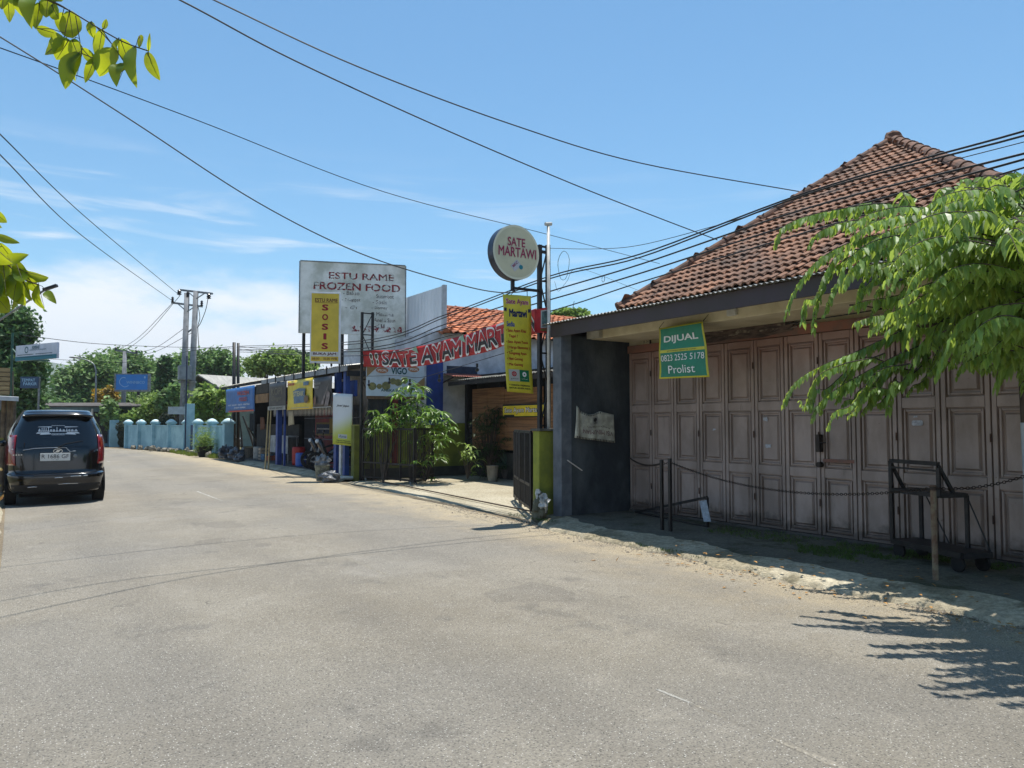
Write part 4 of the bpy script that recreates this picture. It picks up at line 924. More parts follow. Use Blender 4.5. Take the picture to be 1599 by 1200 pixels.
# advert board behind the red banner
f = Face(Vector((8.72, YW - .22, 2.74)), XD); t = thing('advert_board', 'pale VIGO advert board with orange ovals under the red banner', 'sign', (8.72, YW - .2, 2.2))
m = MB(); f.panel(m, -.86, .86, -.46, .46, -.05, 0); m.build('board', mat('pale_advert', 'c0ccd6', 'aebac4', 2, .5), t)
m = MB(); f.text(m, 'VIGO', .08, .24, .46, .17, .006, bold=.04); m.build('lettering', M['letter_teal'], t)
m = MB(); f.disc(m, -.42, .24, .18, .08, .005); f.disc(m, .52, .30, .17, .08, .005); m.build('orange_oval', mat('orange_print', 'a8714c'), t)
m = MB(); f.text(m, 'SPECIAL', -.42, .24, .27, .06, .010, bold=.02); f.text(m, 'SPECIAL', .52, .30, .26, .06, .010, bold=.02); m.build('oval_lettering', M['letter_white'], t)
m = MB(); m.quad(f.p(-.86, .46, .004), f.p(-.86, .05, .004), f.p(-.4, .46, .004)); m.quad(f.p(.86, .1, .004), f.p(.55, -.15, .004), f.p(.86, -.3, .004)); m.build('tan_corner', mat('tan_print', '8f7650'), t)
m = MB()
for (x, y, r) in ((-.1, -.05, .1), (-.3, -.18, .13), (.05, -.08, .11), (.25, -.02, .1), (-.7, -.2, .12), (-.5, -.2, .08)): f.disc(m, x, y, r, r * .9, .005 + r * .02, 10)
m.build('food_picture', mat('food_print', '5c6040', '8c8450', 10, .6), t)
m = MB(); f.text(m, 'ANEKA FROZEN', .0, -.30, .9, .07, .01, bold=.02); m.build('small_lettering', M['letter_teal'], t)
# fence of dark boards, blue sheet door, red post
t = thing('board_fence', 'dark timber board fence with a tan rail below the advert board', 'fence', (8.8, YW - .1, 0))
m = MB(); x = 7.95
while x < 9.0: m.box(x, x + .13, YW - .12, YW - .09, 1.4, 2.2); x += .14
m.build('boards', mat('dark_timber', '262a2e', '34322e', 6, .9), t)
m = MB(); m.box(7.9, 9.6, YW - .17, YW - .122, 2.2, 2.29); m.build('rail', mat('tan_timber', '7a6450', '5c4a3c', 6, .9), t)
m = MB(); m.box(8.62, 8.74, YW - .3, YW - .2, .4, 2.2); tag(m.build('timber_post', mat('red_oxide_post', '6c1c1c', '54181a', 4, .8)), 'dark red post in front of the board fence', 'post')
m = MB(); m.box(9.62, 10.12, YW - .3, YW - .24, 1.5, 3.3)
for z in (1.9, 2.4, 2.9): m.box(9.64, 10.1, YW - .315, YW - .302, z, z + .02)
tag(m.build('blue_sheet', mat('royal_blue_sheet', '1c3c86', '16306c', 3, .6)), 'upright royal blue metal sheet beside the advert board', 'panel')
# pavilion with bamboo blinds
XP = 11.0
bam = mat('bamboo_blind', 'a87e56', '7c5c40', 3, .8, bump=.004, bscale=60, stretch=(1, .3, 9))
t = thing('bamboo_pavilion', 'dim open pavilion closed with brown bamboo blinds behind the forecourt', 'pavilion', (XP, 14.5, 0))
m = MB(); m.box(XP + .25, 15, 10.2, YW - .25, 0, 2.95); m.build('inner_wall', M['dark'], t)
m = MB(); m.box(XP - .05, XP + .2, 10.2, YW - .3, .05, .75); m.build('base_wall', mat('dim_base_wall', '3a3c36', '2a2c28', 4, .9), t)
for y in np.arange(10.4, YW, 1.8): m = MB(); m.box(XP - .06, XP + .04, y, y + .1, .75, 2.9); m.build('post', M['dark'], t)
for i, (y0, y1, z0, z1) in enumerate(((17.3, 19.0, .85, 2.5), (15.5, 17.28, .85, 2.45), (13.5, 15.3, .9, 2.5), (11.6, 13.4, .85, 2.42), (10.3, 11.5, .9, 2.5))):
    m = MB(); z = z0
    while z < z1: m.cyl((XP - .09, y0, z), (XP - .09, y1, z), .013, n=5); z += .027
    for y in (y0 + .2, (y0 + y1) / 2, y1 - .2): m.box(XP - .108, XP - .102, y, y + .012, z0, z1)
    m.build('bamboo_blind', bam, t)
m = MB(); vs = []; ys = np.arange(10.1, YW - .2, .03)
for y in ys: dz = .015 * math.sin(y * 2 * math.pi / .12); vs += [(XP - .7, y, 2.74 + dz), (15.2, y, 3.45 + dz)]
m.add(vs, [(2 * i, 2 * i + 1, 2 * i + 3, 2 * i + 2) for i in range(len(ys) - 1)]); m.build('roof', mat('grey_asbestos', '77756c', '55544c', 3, .85), t, th=.01)
m = MB(); m.box(XP - .72, XP - .69, 10.1, YW - .3, 2.60, 2.71); m.build('fascia', mat('dark_board', '2c2a28', '3c3834', 5, .8), t)
a_, b_ = PX(785, 642, XP - .2), PX(850, 641, XP - .2); a_.z = b_.z = (a_.z + b_.z) / 2; f = Face((a_ + b_) / 2, (0, -1, 0)); w = (b_ - a_).length
t = thing('name_board', 'yellow and black Sate Ayam Martawi name board on the bamboo blinds', 'sign', (f.c.x, f.c.y, f.c.z - .17)); m = MB(); f.panel(m, -w / 2, w / 2, -.17, .17, -.03, 0); m.build('board', M['letter_black'], t)
m = MB(); f.rect(m, -w / 2 + .02, w / 2 - .02, -.14, .13, .004); m.build('face', mat('bright_yellow_face', 'e0ca2c', 'ccb628', 3, .5), t)
m = MB(); f.text(m, 'Sate Ayam Martawi', 0, .0, w * .9, .17, .007, bold=.055); m.build('letter_outline', M['letter_black'], t)
m = MB(); f.text(m, 'Sate Ayam Martawi', 0, .0, w * .88, .15, .012, bold=.012); m.build('lettering', M['letter_white'], t)
m = MB(); f.rect(m, -w * .46, -w * .2, -.14, -.10, .008); m.build('black_strip', M['letter_black'], t)
f = Face(PY(734, 668, YW - .06), XD); t = thing('notice_board', 'narrow grey notice board with dark marks on the olive wall', 'sign', f.p(0, -.6)); m = MB(); f.panel(m, -.12, .12, -.5, .45, -.02, 0); m.build('board', mat('grey_board', '6a6e72', '5c6064', 4, .8), t)
m = MB(); f.text(m, 'SATE', 0, .2, .18, .08, .004, bold=.03); f.text(m, 'BUKA', 0, 0, .18, .08, .004, bold=.03); f.ring(m, 0, -.25, .08, .1, .025); m.build('lettering', M['letter_black'], t)

# ================================================================ SAUSAGE SHOP
XE = 7.62
shop = thing('sausage_shop', 'dark open fronted shop with blue posts and a long sloping zinc eave', 'building', (9, 27, 0))
m = MB(); vs = []; ys = np.arange(20.1, 35.6, .04)
for y in ys: dz = .018 * math.sin(y * 2 * math.pi / .16); vs += [(XE - .05, y, 3.14 + dz), (14.2, y, 4.0 + dz)]
m.add(vs, [(2 * i, 2 * i + 1, 2 * i + 3, 2 * i + 2) for i in range(len(ys) - 1)]); m.build('roof', M['zinc'], shop, th=.006)
m = MB(); m.box(XE - .06, XE - .03, 20.1, 28.8, 2.98, 3.12); m.build('gutter', mat('grey_gutter', '8d9298', '767b80', 4, .5, .3), shop)
m = MB(); m.box(XE - .03, XE - .0, 28.8, 35.6, 3.03, 3.10); m.build('eave_board', M['dark'], shop)
for y in np.arange(20.6, 28.8, 1.05): m = MB(); m.box(XE - .085, XE - .061, y, y + .04, 2.95, 3.2); m.build('gutter_strap', M['black_steel'], shop)
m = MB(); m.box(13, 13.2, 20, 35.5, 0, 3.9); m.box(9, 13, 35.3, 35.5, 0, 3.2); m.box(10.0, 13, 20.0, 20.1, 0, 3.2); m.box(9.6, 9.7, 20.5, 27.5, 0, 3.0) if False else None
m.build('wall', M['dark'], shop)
m = MB(); m.box(XE + .15, 13, 20.2, 35.4, 3.02, 3.05) if False else m.box(XE + .02, 13, 20.2, 20.3, 2.85, 3.0); m.build('roof_beam', M['dark'], shop)
blue = mat('blue_shop_paint', '224690', '1a3876', 3, .55)
for (y, w_) in ((20.45, .13), (21.15, .15), (27.0, .16), (26.2, .06)): m = MB(); m.box(XE + .05, XE + .05 + w_, y, y + w_ * 1.3, .1, 3.0); m.build('post', blue, shop)
m = MB(); m.box(XE + .07, XE + .16, 20.8, 20.95, .1, 2.1); m.build('pipe_post', M['white'], shop)
m = MB(); m.box(XE + .3, XE + .38, 20.4, 22, 2.3, 2.75) ; m.build('blue_panel', blue, shop)
m = MB(); m.box(XE + .1, XE + .16, 21.1, 21.5, 2.32, 2.42); m.build('red_box', M['letter_red'], shop)
# grille of the shop front
m = MB(); XG = 8.6
for y in np.arange(21.6, 26.9, .11): m.cyl((XG, y, .12), (XG, y, 2.1), .012, n=5)
for z in (.2, 1.0, 1.7): m.box(XG - .015, XG + .015, 21.6, 26.9, z, z + .03)
m.build('window_grille', mat('bluish_grille', '39424e', '2c343e', 5, .6), shop)
m = MB()
for y in np.arange(21.7, 28.4, .135): m.quad((XE + .3, y, 2.28), (XE + .3, y + .06, 2.28), (XE + .3, y + .05, 1.88), (XE + .3, y + .025, 1.78), (XE + .3, y + .01, 1.88))
m.build('picket_valance', M['white'], shop, th=.01)
m = MB(); m.box(XE + .28, XE + .285, 21.7, 27, 2.2, 2.32); m.build('red_trim', mat('dull_red', '7a2420', '5c1c1a', 4, .8), shop)
# interior display cabinet
t = thing('display_cabinet', 'red drinks cabinet with a blue and yellow band inside the shop', 'cabinet', (8.9, 25, .1)); m = MB(); m.box(8.75, 9.4, 24.3, 26.2, .1, 2.0); m.build('body', mat('cabinet_red', 'b82828', '941e20', 4, .5), t)
f = Face((8.745, 25.25, 1.35), (0, -1, 0)); m = MB(); f.rect(m, -.85, .85, -.22, .22, .004); m.build('yellow_band', mat('dull_yellow', 'a08c34'), t); m = MB(); f.rect(m, -.78, .78, -.16, .16, .008); m.build('blue_band', mat('dull_blue', '16284c'), t)
m = MB(); f.rect(m, -.7, .6, -.02, .03, .012); m.build('white_line', M['white'], t); m = MB(); f.text(m, 'FROZEN FOOD', 0, -.52, 1.4, .26, .006, bold=.02); m.build('lettering', mat('dull_orange', 'a8582c'), t); m = MB(); f.rect(m, -.85, .85, -.98, -.78, .006); m.build('yellow_band', mat('dull_yellow', ''), t)
# banners along the eave
def eave_banner(name, label, px0, px1, zt, zb, m_, extra=None, x=XE - .09):
    a, b_ = PX(px0, 600, x), PX(px1, 600, x); f = Face(((a.x + b_.x) / 2, (a.y + b_.y) / 2, (zt + zb) / 2), (0, -1, 0)); w = abs(a.y - b_.y) / 2; h = (zt - zb) / 2
    t = thing(name, label, 'banner', f.p(0, -h)); bb, ev_ = cloth(f.p(-w, -h), f.p(w, -h), f.p(w, h), f.p(-w, h), 12, 6, lambda u, v: Vector((.02 * math.sin(u * 9 + v * 3) * (1 - v * .6), 0, 0))); bb.build('cloth', m_, t, smooth=True, th=.002)
    if extra: extra(t, f, w, h)
    return t
def ex_blue(t, f, w, h):
    m = MB(); f.text(m, 'FROZEN', .3 * w, .5 * h, w * .75, h * .3, .035, bold=.03); f.text(m, 'FOOD', .3 * w, -.0 * h, w * .5, h * .3, .035, bold=.03); m.build('lettering', mat('orange_red_print', 'b0492c'), t)
    m = MB(); f.text(m, 'SOSIS - NUGGET - BAKSO - KENTANG', 0, -.42 * h, w * 1.5, h * .12, .035); f.text(m, 'ANEKA SAMBAL', .1 * w, -.66 * h, w * .8, h * .12, .035); m.build('small_lettering', M['letter_white'], t)
    m = MB(); f.rect(m, -w * .7, w, -h, -h * .88, .03); m.build('red_edge', mat('orange_red_print', ''), t)
eave_banner('shop_banner', 'blue banner with red words at the far end of the eave', 353, 398, 2.98, 2.0, mat('blue_banner', '2468ac', '1e5894', 3, .5), ex_blue)
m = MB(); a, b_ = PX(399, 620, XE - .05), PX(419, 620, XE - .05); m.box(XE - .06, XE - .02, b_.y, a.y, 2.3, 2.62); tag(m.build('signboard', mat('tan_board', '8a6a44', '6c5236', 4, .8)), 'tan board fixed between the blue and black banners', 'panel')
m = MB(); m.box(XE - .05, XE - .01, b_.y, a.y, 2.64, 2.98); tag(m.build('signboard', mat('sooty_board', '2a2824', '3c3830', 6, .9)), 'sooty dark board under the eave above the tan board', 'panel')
def ex_blk(t, f, w, h):
    m = MB(); f.text(m, 'KOPI', 0, .35 * h, w * 1.2, h * .5, .035, bold=.01); f.text(m, 'Dingin', 0, -.2 * h, w * 1.1, h * .4, .035, shear=.3); m.build('lettering', mat('dim_gold_print', '77705c'), t); m = MB(); f.rect(m, -w, w, -h, -h * .72, .03); m.build('white_edge', mat('greyish_print', '9a9a94'), t); m = MB(); f.text(m, 'SEGAR NIKMAT', 0, -h * .86, w * 1.6, h * .16, .036, bold=.02); m.build('edge_lettering', M['letter_black'], t)
eave_banner('shop_banner', 'black and white drinks banner left of the yellow banner', 420, 447.5, 2.95, 2.0, mat('black_banner', '2a2624', '3a3430', 6, .5), lambda t, f, w, h: ex_blk(t, f, w, h))

def ex_yel(t, f, w, h):
    m = MB(); m.quad(f.p(-w * .45, .25 * h, .034), f.p(-w * .35, -.6 * h, .034), f.p(w * .45, -.55 * h, .034), f.p(w * .5, .35 * h, .034), f.p(0, .42 * h, .034)); m.build('package_picture', mat('steel_blue_print', '38566e', '54748c', 5, .5), t)
    m = MB(); f.text(m, 'STEAK', 0, .05 * h, w * .8, h * .32, .040, bold=.04); m.build('package_lettering', mat('pale_cream_print', 'b8b48c'), t)
    m = MB(); f.text(m, 'Rasa', -w * .65, .78 * h, w * .55, h * .22, .036, bold=.03, shear=.3); m.build('lettering', M['letter_red'], t); m = MB(); f.rect(m, w * .35, w * .75, h * .55, h * .8, .036); m.build('blue_square', mat('steel_blue_print', ''), t)
    m = MB(); f.disc(m, w * .6, -h * .35, w * .16, h * .26, .045); m.build('sausage_picture', mat('sausage_print', '7a5c34', '5c4426', 8, .6), t); m = MB(); f.rect(m, -w * .6, w * .8, -h * .92, -h * .86, .036); m.build('footer_line', mat('pale_cream_print', ''), t)
eave_banner('shop_banner', 'bright yellow banner with a blue package picture on the eave', 449, 489, 2.93, 1.98, mat('yellow_banner', 'dcc63c', 'ccb434', 3, .5), ex_yel)
def ex_brn(t, f, w, h):
    m = MB(); m.quad(f.p(-w * .1, -h * .8, .035), f.p(w * .2, -h * .3, .035), f.p(w * .8, h * .6, .035), f.p(w * .4, -h * .2, .035), f.p(w * .2, -h * .8, .035)); m.quad(f.p(w * .3, -h * .9, .035), f.p(w * .6, .1 * h, .035), f.p(w * .9, -.1 * h, .035), f.p(w * .7, -h * .9, .035)); m.build('pale_streak', mat('pale_streak_print', '8a7c78', '5c504c', 8, .6), t)
    m = MB(); f.text(m, 'MIE AYAM', -w * .5, h * .6, w * .7, h * .14, .036, bold=.02); f.text(m, 'BAKSO', -w * .55, h * .35, w * .5, h * .14, .036, bold=.02); m.build('lettering', mat('greyish_print', ''), t)
    m = MB(); f.disc(m, -w * .75, -h * .5, w * .14, h * .3, .036); m.build('food_picture', mat('brown_food_print', '7c5038', '3c2c24', 9, .6), t); m = MB(); f.rect(m, -w, w, -h, -h * .94, .036); m.build('white_edge', mat('greyish_print', ''), t)
eave_banner('shop_banner', 'dark brown banner with pale streaks right of the yellow banner', 490, 519, 2.90, 2.0, mat('brown_banner', '37302f', '2a2526', 5, .5), ex_brn)
# white and lime roll-up banner hanging on the corner post
xx = XE - .16; q = [PX(*p, xx) for p in ((519, 694), (550.5, 697), (552, 616), (520, 614))]
q = [at(519.5, 694, 21.2), at(550, 697, 21.0), at(551, 616, 21.0), at(520, 614, 21.2)]
t = thing('hanging_banner', 'white banner fading to lime hanging on the shop corner post', 'banner', q[0].lerp(q[1], .5)); b, ev = cloth(*q, 8, 12, lambda u, v: Vector((0, .02 * math.sin(u * 8), 0)))
gm = mat('white_to_lime_vinyl', 'a9b0b2', rough=.5); tt = gm.node_tree; co = N(tt, 'ShaderNodeTexCoord'); sp_ = N(tt, 'ShaderNodeSeparateXYZ'); tt.links.new(co.outputs['Object'], sp_.inputs[0])
gf = maprange(tt, mathn(tt, 'ADD', sp_.outputs[2], mathn(tt, 'MULTIPLY', sp_.outputs[0], -.7)), .85, .25); gx = N(tt, 'ShaderNodeMix', data_type='RGBA'); tt.links.new(gf, gx.inputs[0]); gx.inputs[6].default_value = srgb('d0d6d8'); gx.inputs[7].default_value = srgb('b4bc44'); tt.links.new(gx.outputs[2], tt.nodes['Principled BSDF'].inputs['Base Color'])
b.build('cloth', gm, t, smooth=True, th=.002); nb = Vector((0, -1, 0))
m = MB(); ctext(m, ev, 'Jual Jajan', .5, .76, .62, .05, nb, .01, bold=.02, shear=.3); ctext(m, ev, 'TERIMA PESANAN', .55, .085, .7, .018, nb, .01, bold=.03); ctext(m, ev, 'HUBUNGI KAMI DISINI', .55, .05, .76, .018, nb, .01, bold=.03); m.build('lettering', M['letter_black'], t)
cpatch(ev, .28, .72, .13, .21, nb, .008, 3, 3).build('white_label', mat('pale_label', 'b4b8b8'), t); m = MB(); ctext(m, ev, 'Rame', .5, .17, .34, .05, nb, .012, shear=.3); m.build('label_lettering', M['letter_teal'], t)
# bamboo poles, white rack, bags, pots, timber clutter in the shade of the shop
for i, (a0, a1) in enumerate(((414, 419), (419, 423))):
    p = G(a0, 733, 0); zt = 2.05; m = MB(); q_ = at(a1, 641, p.dot(_f)); m.cyl(p, q_, .028, .022); tag(m.build('bamboo_pole', mat('pale_bamboo', 'a89c78', '8c805c', 6, .7)), ('left' if i == 0 else 'right') + ' one of two pale bamboo poles propping up the eave', 'pole', 'bamboo poles by the shop')
t = thing('slat_rack', 'low white slatted rack standing in the shade by the poles', 'rack', (8.3, 28.8, .05)); m = MB()
for y in np.arange(27.6, 30, .13): m.box(8.2, 8.22, y, y + .07, .45, 1.05)
m.build('slats', mat('dim_white_slats', 'b4babc', '94989c', 4, .7), t); m = MB(); m.box(8.22, 8.6, 27.6, 30, 1.04, 1.08); m.build('top', mat('dim_white_slats', ''), t)
for y in (27.65, 29.9):
    for x in (8.24, 8.55): m = MB(); m.box(x, x + .04, y, y + .04, .0, 1.04); m.build('leg', M['grey_steel'], t)
bagm = mat('grey_plastic_bag', '4c5058', '34383e', 6, .35, bump=.02, bscale=12)
BAGL = ['leftmost grey rubbish bag of the heap by the blue wall', 'front grey rubbish bag of the heap beside the bushy pot', 'topmost grey rubbish bag of the heap', 'rightmost grey rubbish bag of the heap', 'small dark rubbish bag at the front of the heap']
for i, (px, py, r, z) in enumerate(((352, 714, .34, 0), (368, 716, .32, 0), (366, 706, .34, .35), (381, 715, .3, 0), (374, 719, .2, 0))):
    p = G(px, py + 4, 0); m = MB(); m.blob(p + Vector((0, 0, r * .8 + z)), (r, r, r * .85), i * 3 + 2, .28, 16, 11, .75); m.tube([p + Vector((0, 0, r * 1.5 + z)), p + Vector((.02, 0, r * 1.5 + z + .14))], [.05, .02], 6)
    tag(m.build('rubbish_bag', bagm, smooth=False), BAGL[i], 'bag', 'rubbish bags heaped by the shop')
p = G(391, 720, 0); m = MB(); m.lathe(p, [(.2, 0), (.26, .55), (.28, .56), (.25, .5), (0, .48)], 18); tag(m.build('basket', mat('dim_woven_basket', '5a5348', '3e3a32', 20, .9)), 'round grey woven basket beside the rubbish bags', 'basket')
for i, (a, b2, r) in enumerate((((362, 712), (372, 640), .05), ((396, 716), (388, 668), .06), ((402, 716), (408, 660), .05), ((384, 712), (379, 650), .07))):
    p = G(a[0], a[1], 0) + Vector((.5, 0, 0)); q_ = at(b2[0], b2[1], p.dot(_f)); m = MB(); m.tube([p, p.lerp(q_, .5) + Vector((.05, .05, 0)), q_], [r, r * .8, r * .5], 7)
    tag(m.build('timber_prop', mat('dim_timber', '4a443c', '35302a', 6, .9)), ['thin leaning timber nearest the blue wall', 'thick leaning timber behind the basket', 'slanted timber beside the white rack', 'upright grey timber among the leaning ones'][i], 'timber', 'timbers leaning in the open shed')
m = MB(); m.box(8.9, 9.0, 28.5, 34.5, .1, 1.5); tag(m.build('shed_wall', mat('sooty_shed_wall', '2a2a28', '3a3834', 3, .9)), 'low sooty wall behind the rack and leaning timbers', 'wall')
# bucket of scraps and bag on the kerb
p = G(503, 751, .03); t = thing('scrap_bucket', 'pale tub of scraps on the kerb below the hanging banner', 'bucket', p); m = MB(); m.lathe(p, [(.15, 0), (.2, .4), (.215, .41), (.2, .42), (.18, .4), (.14, .05), (0, .04)], 20); m.build('tub', mat('tub_plastic', '8c8a72', '54524a', 14, .6), t)
m = MB(); m.blob(p + Vector((0, 0, .50)), (.2, .17, .17), 5, .35, 16, 11); m.build('scrap_heap', mat('pale_scraps', '94979a', '5c6064', 9, .6, bump=.02, bscale=20), t)
p = G(513, 753, .02); m = MB(); m.blob(p + Vector((.03, 0, .12)), (.24, .2, .15), 8, .35, 18, 12, .8); tag(m.build('plastic_bag', mat('grey_shiny_bag', '7c8086', '4c5056', 7, .3, bump=.02, bscale=16)), 'shiny grey plastic bag slumped beside the scrap bucket', 'bag')
p = G(535, 750, .03); m = MB(); m.tube([p + Vector((-.25, .1, .05)), p + Vector((.05, -.02, .06)), p + Vector((.28, -.08, .05))], [.05, .045, .05], 8); tag(m.build('plastic_pipe', M['white']), 'short white pipe lying on the kerb by the shiny bag', 'pipe')
# motorcycle in the shade
def motorcycle(base, ang, label, col):
    t = thing('motorcycle', label, 'motorcycle', base); rot = Matrix.Rotation(ang, 3, 'Z'); B_ = Vector(base)
    def q(x, y, z): return B_ + rot @ Vector((x, y, z))
    ax = rot @ Vector((0, 1, 0))
    for x in (-.62, .62):
        m = MB(); m.lathe(q(x, -.04, .29), [(.19, 0), (.265, .0), (.29, .02), (.29, .06), (.265, .08), (.19, .08), (.19, 0)], 22, ax); w = m.build('wheel', MATS['rubber'], t)
        m = MB(); m.lathe(q(x, -.03, .29), [(.03, -.02), (.03, .08)], 10, ax)
        for k in range(5): a = k * 1.256; m.bar(q(x, 0, .29), q(x + .2 * math.cos(a), 0, .29 + .2 * math.sin(a)), .025, .03)
        m.build('rim', M['grey_steel'], w)
    m = MB(); m.rings([[q(x, sy * w, z0 + (z1 - z0) * sz) for sy, sz in ((-1, .3), (-1, .8), (-.5, 1), (.5, 1), (1, .8), (1, .3), (.5, 0), (-.5, 0))] for x, w, z0, z1 in ((-.85, .05, .62, .72), (-.6, .11, .5, .74), (-.2, .13, .42, .72), (.05, .1, .28, .5), (.3, .1, .25, .55), (.42, .14, .3, .85), (.5, .12, .6, .98), (.6, .06, .8, .95))]); m.build('body', col, t, smooth=True)
    m = MB(); m.rings([[q(x, sy * w, z + sz) for sy, sz in ((-1, 0), (-.8, .06), (.8, .06), (1, 0))] for x, w, z in ((-.82, .08, .74), (-.5, .13, .75), (-.1, .13, .72), (.12, .09, .66))]); m.build('seat', MATS['rubber'], t)
    m = MB(); m.tube([q(.42, -.33, 1.02), q(.5, -.15, 1.04), q(.5, .15, 1.04), q(.42, .33, 1.02)], .014, 8); m.build('handlebar', M['black_steel'], t)
    m = MB(); m.tube([q(.48, 0, .98), q(.64, 0, .29)], .03, 8); m.build('fork', M['grey_steel'], t)
    m = MB(); m.blob(q(.6, 0, .9), (.07, .09, .07), 1, 0, 12, 8); m.build('headlight', mat('lamp_glass', 'c8ccd0', rough=.1), t)
    for s_ in (-1, 1): m = MB(); m.tube([q(.45, s_ * .25, 1.04), q(.42, s_ * .32, 1.18)], .006, 6); m.blob(q(.42, s_ * .33, 1.2), (.02, .06, .04), 1, 0, 10, 6); m.build('mirror', M['black_steel'], t)
    m = MB(); m.tube([q(-.1, -.12, .25), q(-.75, -.14, .33)], [.03, .045], 8); m.build('exhaust', M['grey_steel'], t)
motorcycle((8.25, 22.6, .1), R(160), 'dark motorcycle parked in the shade of the shop', mat('dark_motor_paint', '16181c', '22262c', 4, .25, coat=.6))
motorcycle((8.45, 23.9, .1), R(150), 'dark motorcycle farther inside the shop beside the red cabinet', mat('dark_motor_paint', ''))

for i, (x, y, r, h, c, lb) in enumerate(((8.3, 26.6, .22, .62, 'b02424', 'red plastic drum standing by the thick blue post'), (8.1, 25.7, .18, .45, '2c5cae', 'blue plastic drum on the shop floor beside the red drum'), (8.2, 31.5, .2, .5, '8c8c86', 'grey drum in the open shed behind the rubbish bags'))):
    m = MB(); m.lathe((x, y, .1), [(0, 0), (r * .9, 0), (r, h * .1), (r, h * .45), (r * 1.04, h * .5), (r, h * .55), (r, h * .92), (r * .9, h), (0, h)], 20); tag(m.build('plastic_drum', mat('drum_' + c, c, rough=.45)), lb, 'drum')
for i, (y, z, w, c, lb) in enumerate(((29.2, 2.0, .5, 'c8c2a8', 'cream hanging cloth under the dark eave board'), (30.6, 1.9, .35, '7c8c9c', 'blue grey hanging cloth in the open shed'), (33.2, 1.8, .5, '6c4c3c', 'brown hanging sack at the far end of the shed'), (24.6, 1.75, .3, 'c4a43c', 'yellow packet bunch hanging behind the grille'))):
    m, ev = cloth((8.7, y, z - .55), (8.75, y - w, z - .5), (8.7, y - w, z), (8.7, y, z), 8, 4, lambda u, v: Vector((.03 * math.sin(u * 14), 0, 0))); tag(m.build('hanging_cloth', mat('cloth_' + c, c, rough=.8), smooth=True, th=.004), lb, 'cloth')
for (y, h, c, lb) in ((29.9, .3, '9c4c2c', 'low orange brown crate beside the white rack'), (30.5, .35, '3c6c8c', 'blue crate on the shed floor beside the orange brown crate'), (31.0, .6, 'a0907c', 'upright tan carton behind the crates')):
    m = MB(); x = 8.15; m.box(x, x + .35, y, y + .45, .02, .05)
    for k in range(4):
        z = .06 + k * (h - .06) / 4; m.box(x, x + .015, y, y + .45, z, z + (h - .06) / 5.5); m.box(x + .335, x + .35, y, y + .45, z, z + (h - .06) / 5.5); m.box(x + .015, x + .335, y, y + .015, z, z + (h - .06) / 5.5); m.box(x + .015, x + .335, y + .435, y + .45, z, z + (h - .06) / 5.5)
    for yy in (y + .03, y + .4): m.box(x + .002, x + .012, yy, yy + .03, .05, h)
    tag(m.build('crate', mat('crate_' + c, c, rough=.6)), lb, 'crate')
# ================================================================ DOWN THE STREET: blue wall, poles, signs, far houses
M['blue_wall'] = mat('light_blue_wall', '9cc4ce', '7ea8b6', 1.2, .8, bump=.004, bscale=12)
t = thing('boundary_wall', 'light blue boundary wall with white domed pillars along the bend', 'wall', (7.5, 45, 0))
WP = [(7.95, 35.7), (7.85, 38.6), (7.75, 41.4), None, (7.55, 43.2), (7.2, 45.9), (6.75, 48.4), (6.3, 50.8), (5.85, 53)]
prev = None
for p in WP:
    if p is None: prev = None; continue
    if prev:
        a, b = Vector((*prev, 0)), Vector((*p, 0)); m = MB(); m.bar(a + Vector((0, 0, .68)), b + Vector((0, 0, .68)), .14, 1.36); m.bar(a + Vector((0, 0, 1.40)), b + Vector((0, 0, 1.40)), .2, .07); m.build('wall_section', M['blue_wall'], t)
    m = MB(); m.box(p[0] - .2, p[0] + .2, p[1] - .2, p[1] + .2, 0, 1.6); m.box(p[0] - .26, p[0] + .26, p[1] - .26, p[1] + .26, 1.52, 1.603); w = m.build('pillar', M['blue_wall'], t, bevel=.01)
    m = MB(); m.lathe((p[0], p[1], 1.605), [(.25, 0), (.25, .03), (.17, .10), (.08, .15), (.0, .165)], 16); m.build('dome_cap', mat('pale_dome', 'd0e4e6', 'b0ccd2', 4, .6), t, smooth=True)
    prev = p
p = G(281, 705); t = thing('gate_pier', 'tall plain light blue pier with a white board beside the clipped bush', 'pier', (7.62, 43.0, 0))
m = MB(); m.box(7.4, 7.8, 42.6, 43.1, 0, 2.55); m.build('pier', M['blue_wall'], t, bevel=.01)
c = at(277, 641, 42.5); f = Face(c, _r); m = MB(); f.panel(m, -.52, .48, -.22, .2, -.03, 0); m.build('board', mat('pale_blue_white', 'a8b4bc', '98a4ac', 4, .6), t)
m = MB(); m.bar((7.7, 41.6, .75), (7.62, 42.5, .75), .05, 1.4); tag(m.build('small_gate', mat('dark_blue_gate', '24406a', '1c3456', 5, .6)), 'dark blue steel wicket gate in the light blue wall', 'gate')
m = MB(); p = G(283.5, 706); q_ = at(283.5, 560, p.dot(_f)); m.cyl((7.3, 42.2, 0), (7.3, 42.2, 5.0), .035); tag(m.build('thin_pole', mat('dark_blue_pole', '1e2c48')), 'thin dark blue pole in front of the blue pier', 'pole')
t = thing('yard_gate', 'farther light blue yard gate left of the round dark shrub', 'gate', (5.0, 55, 0))
a, b = at(164, 680, 53), at(186, 680, 50); m = MB(); a.z = b.z = .72; m.bar(a, b, .08, 1.44); m.build('panel', M['blue_wall'], t); a = at(178, 680, 50); m = MB(); m.box(a.x - .25, a.x + .25, a.y - .25, a.y + .25, 0, 1.75); m.build('pillar', M['blue_wall'], t)
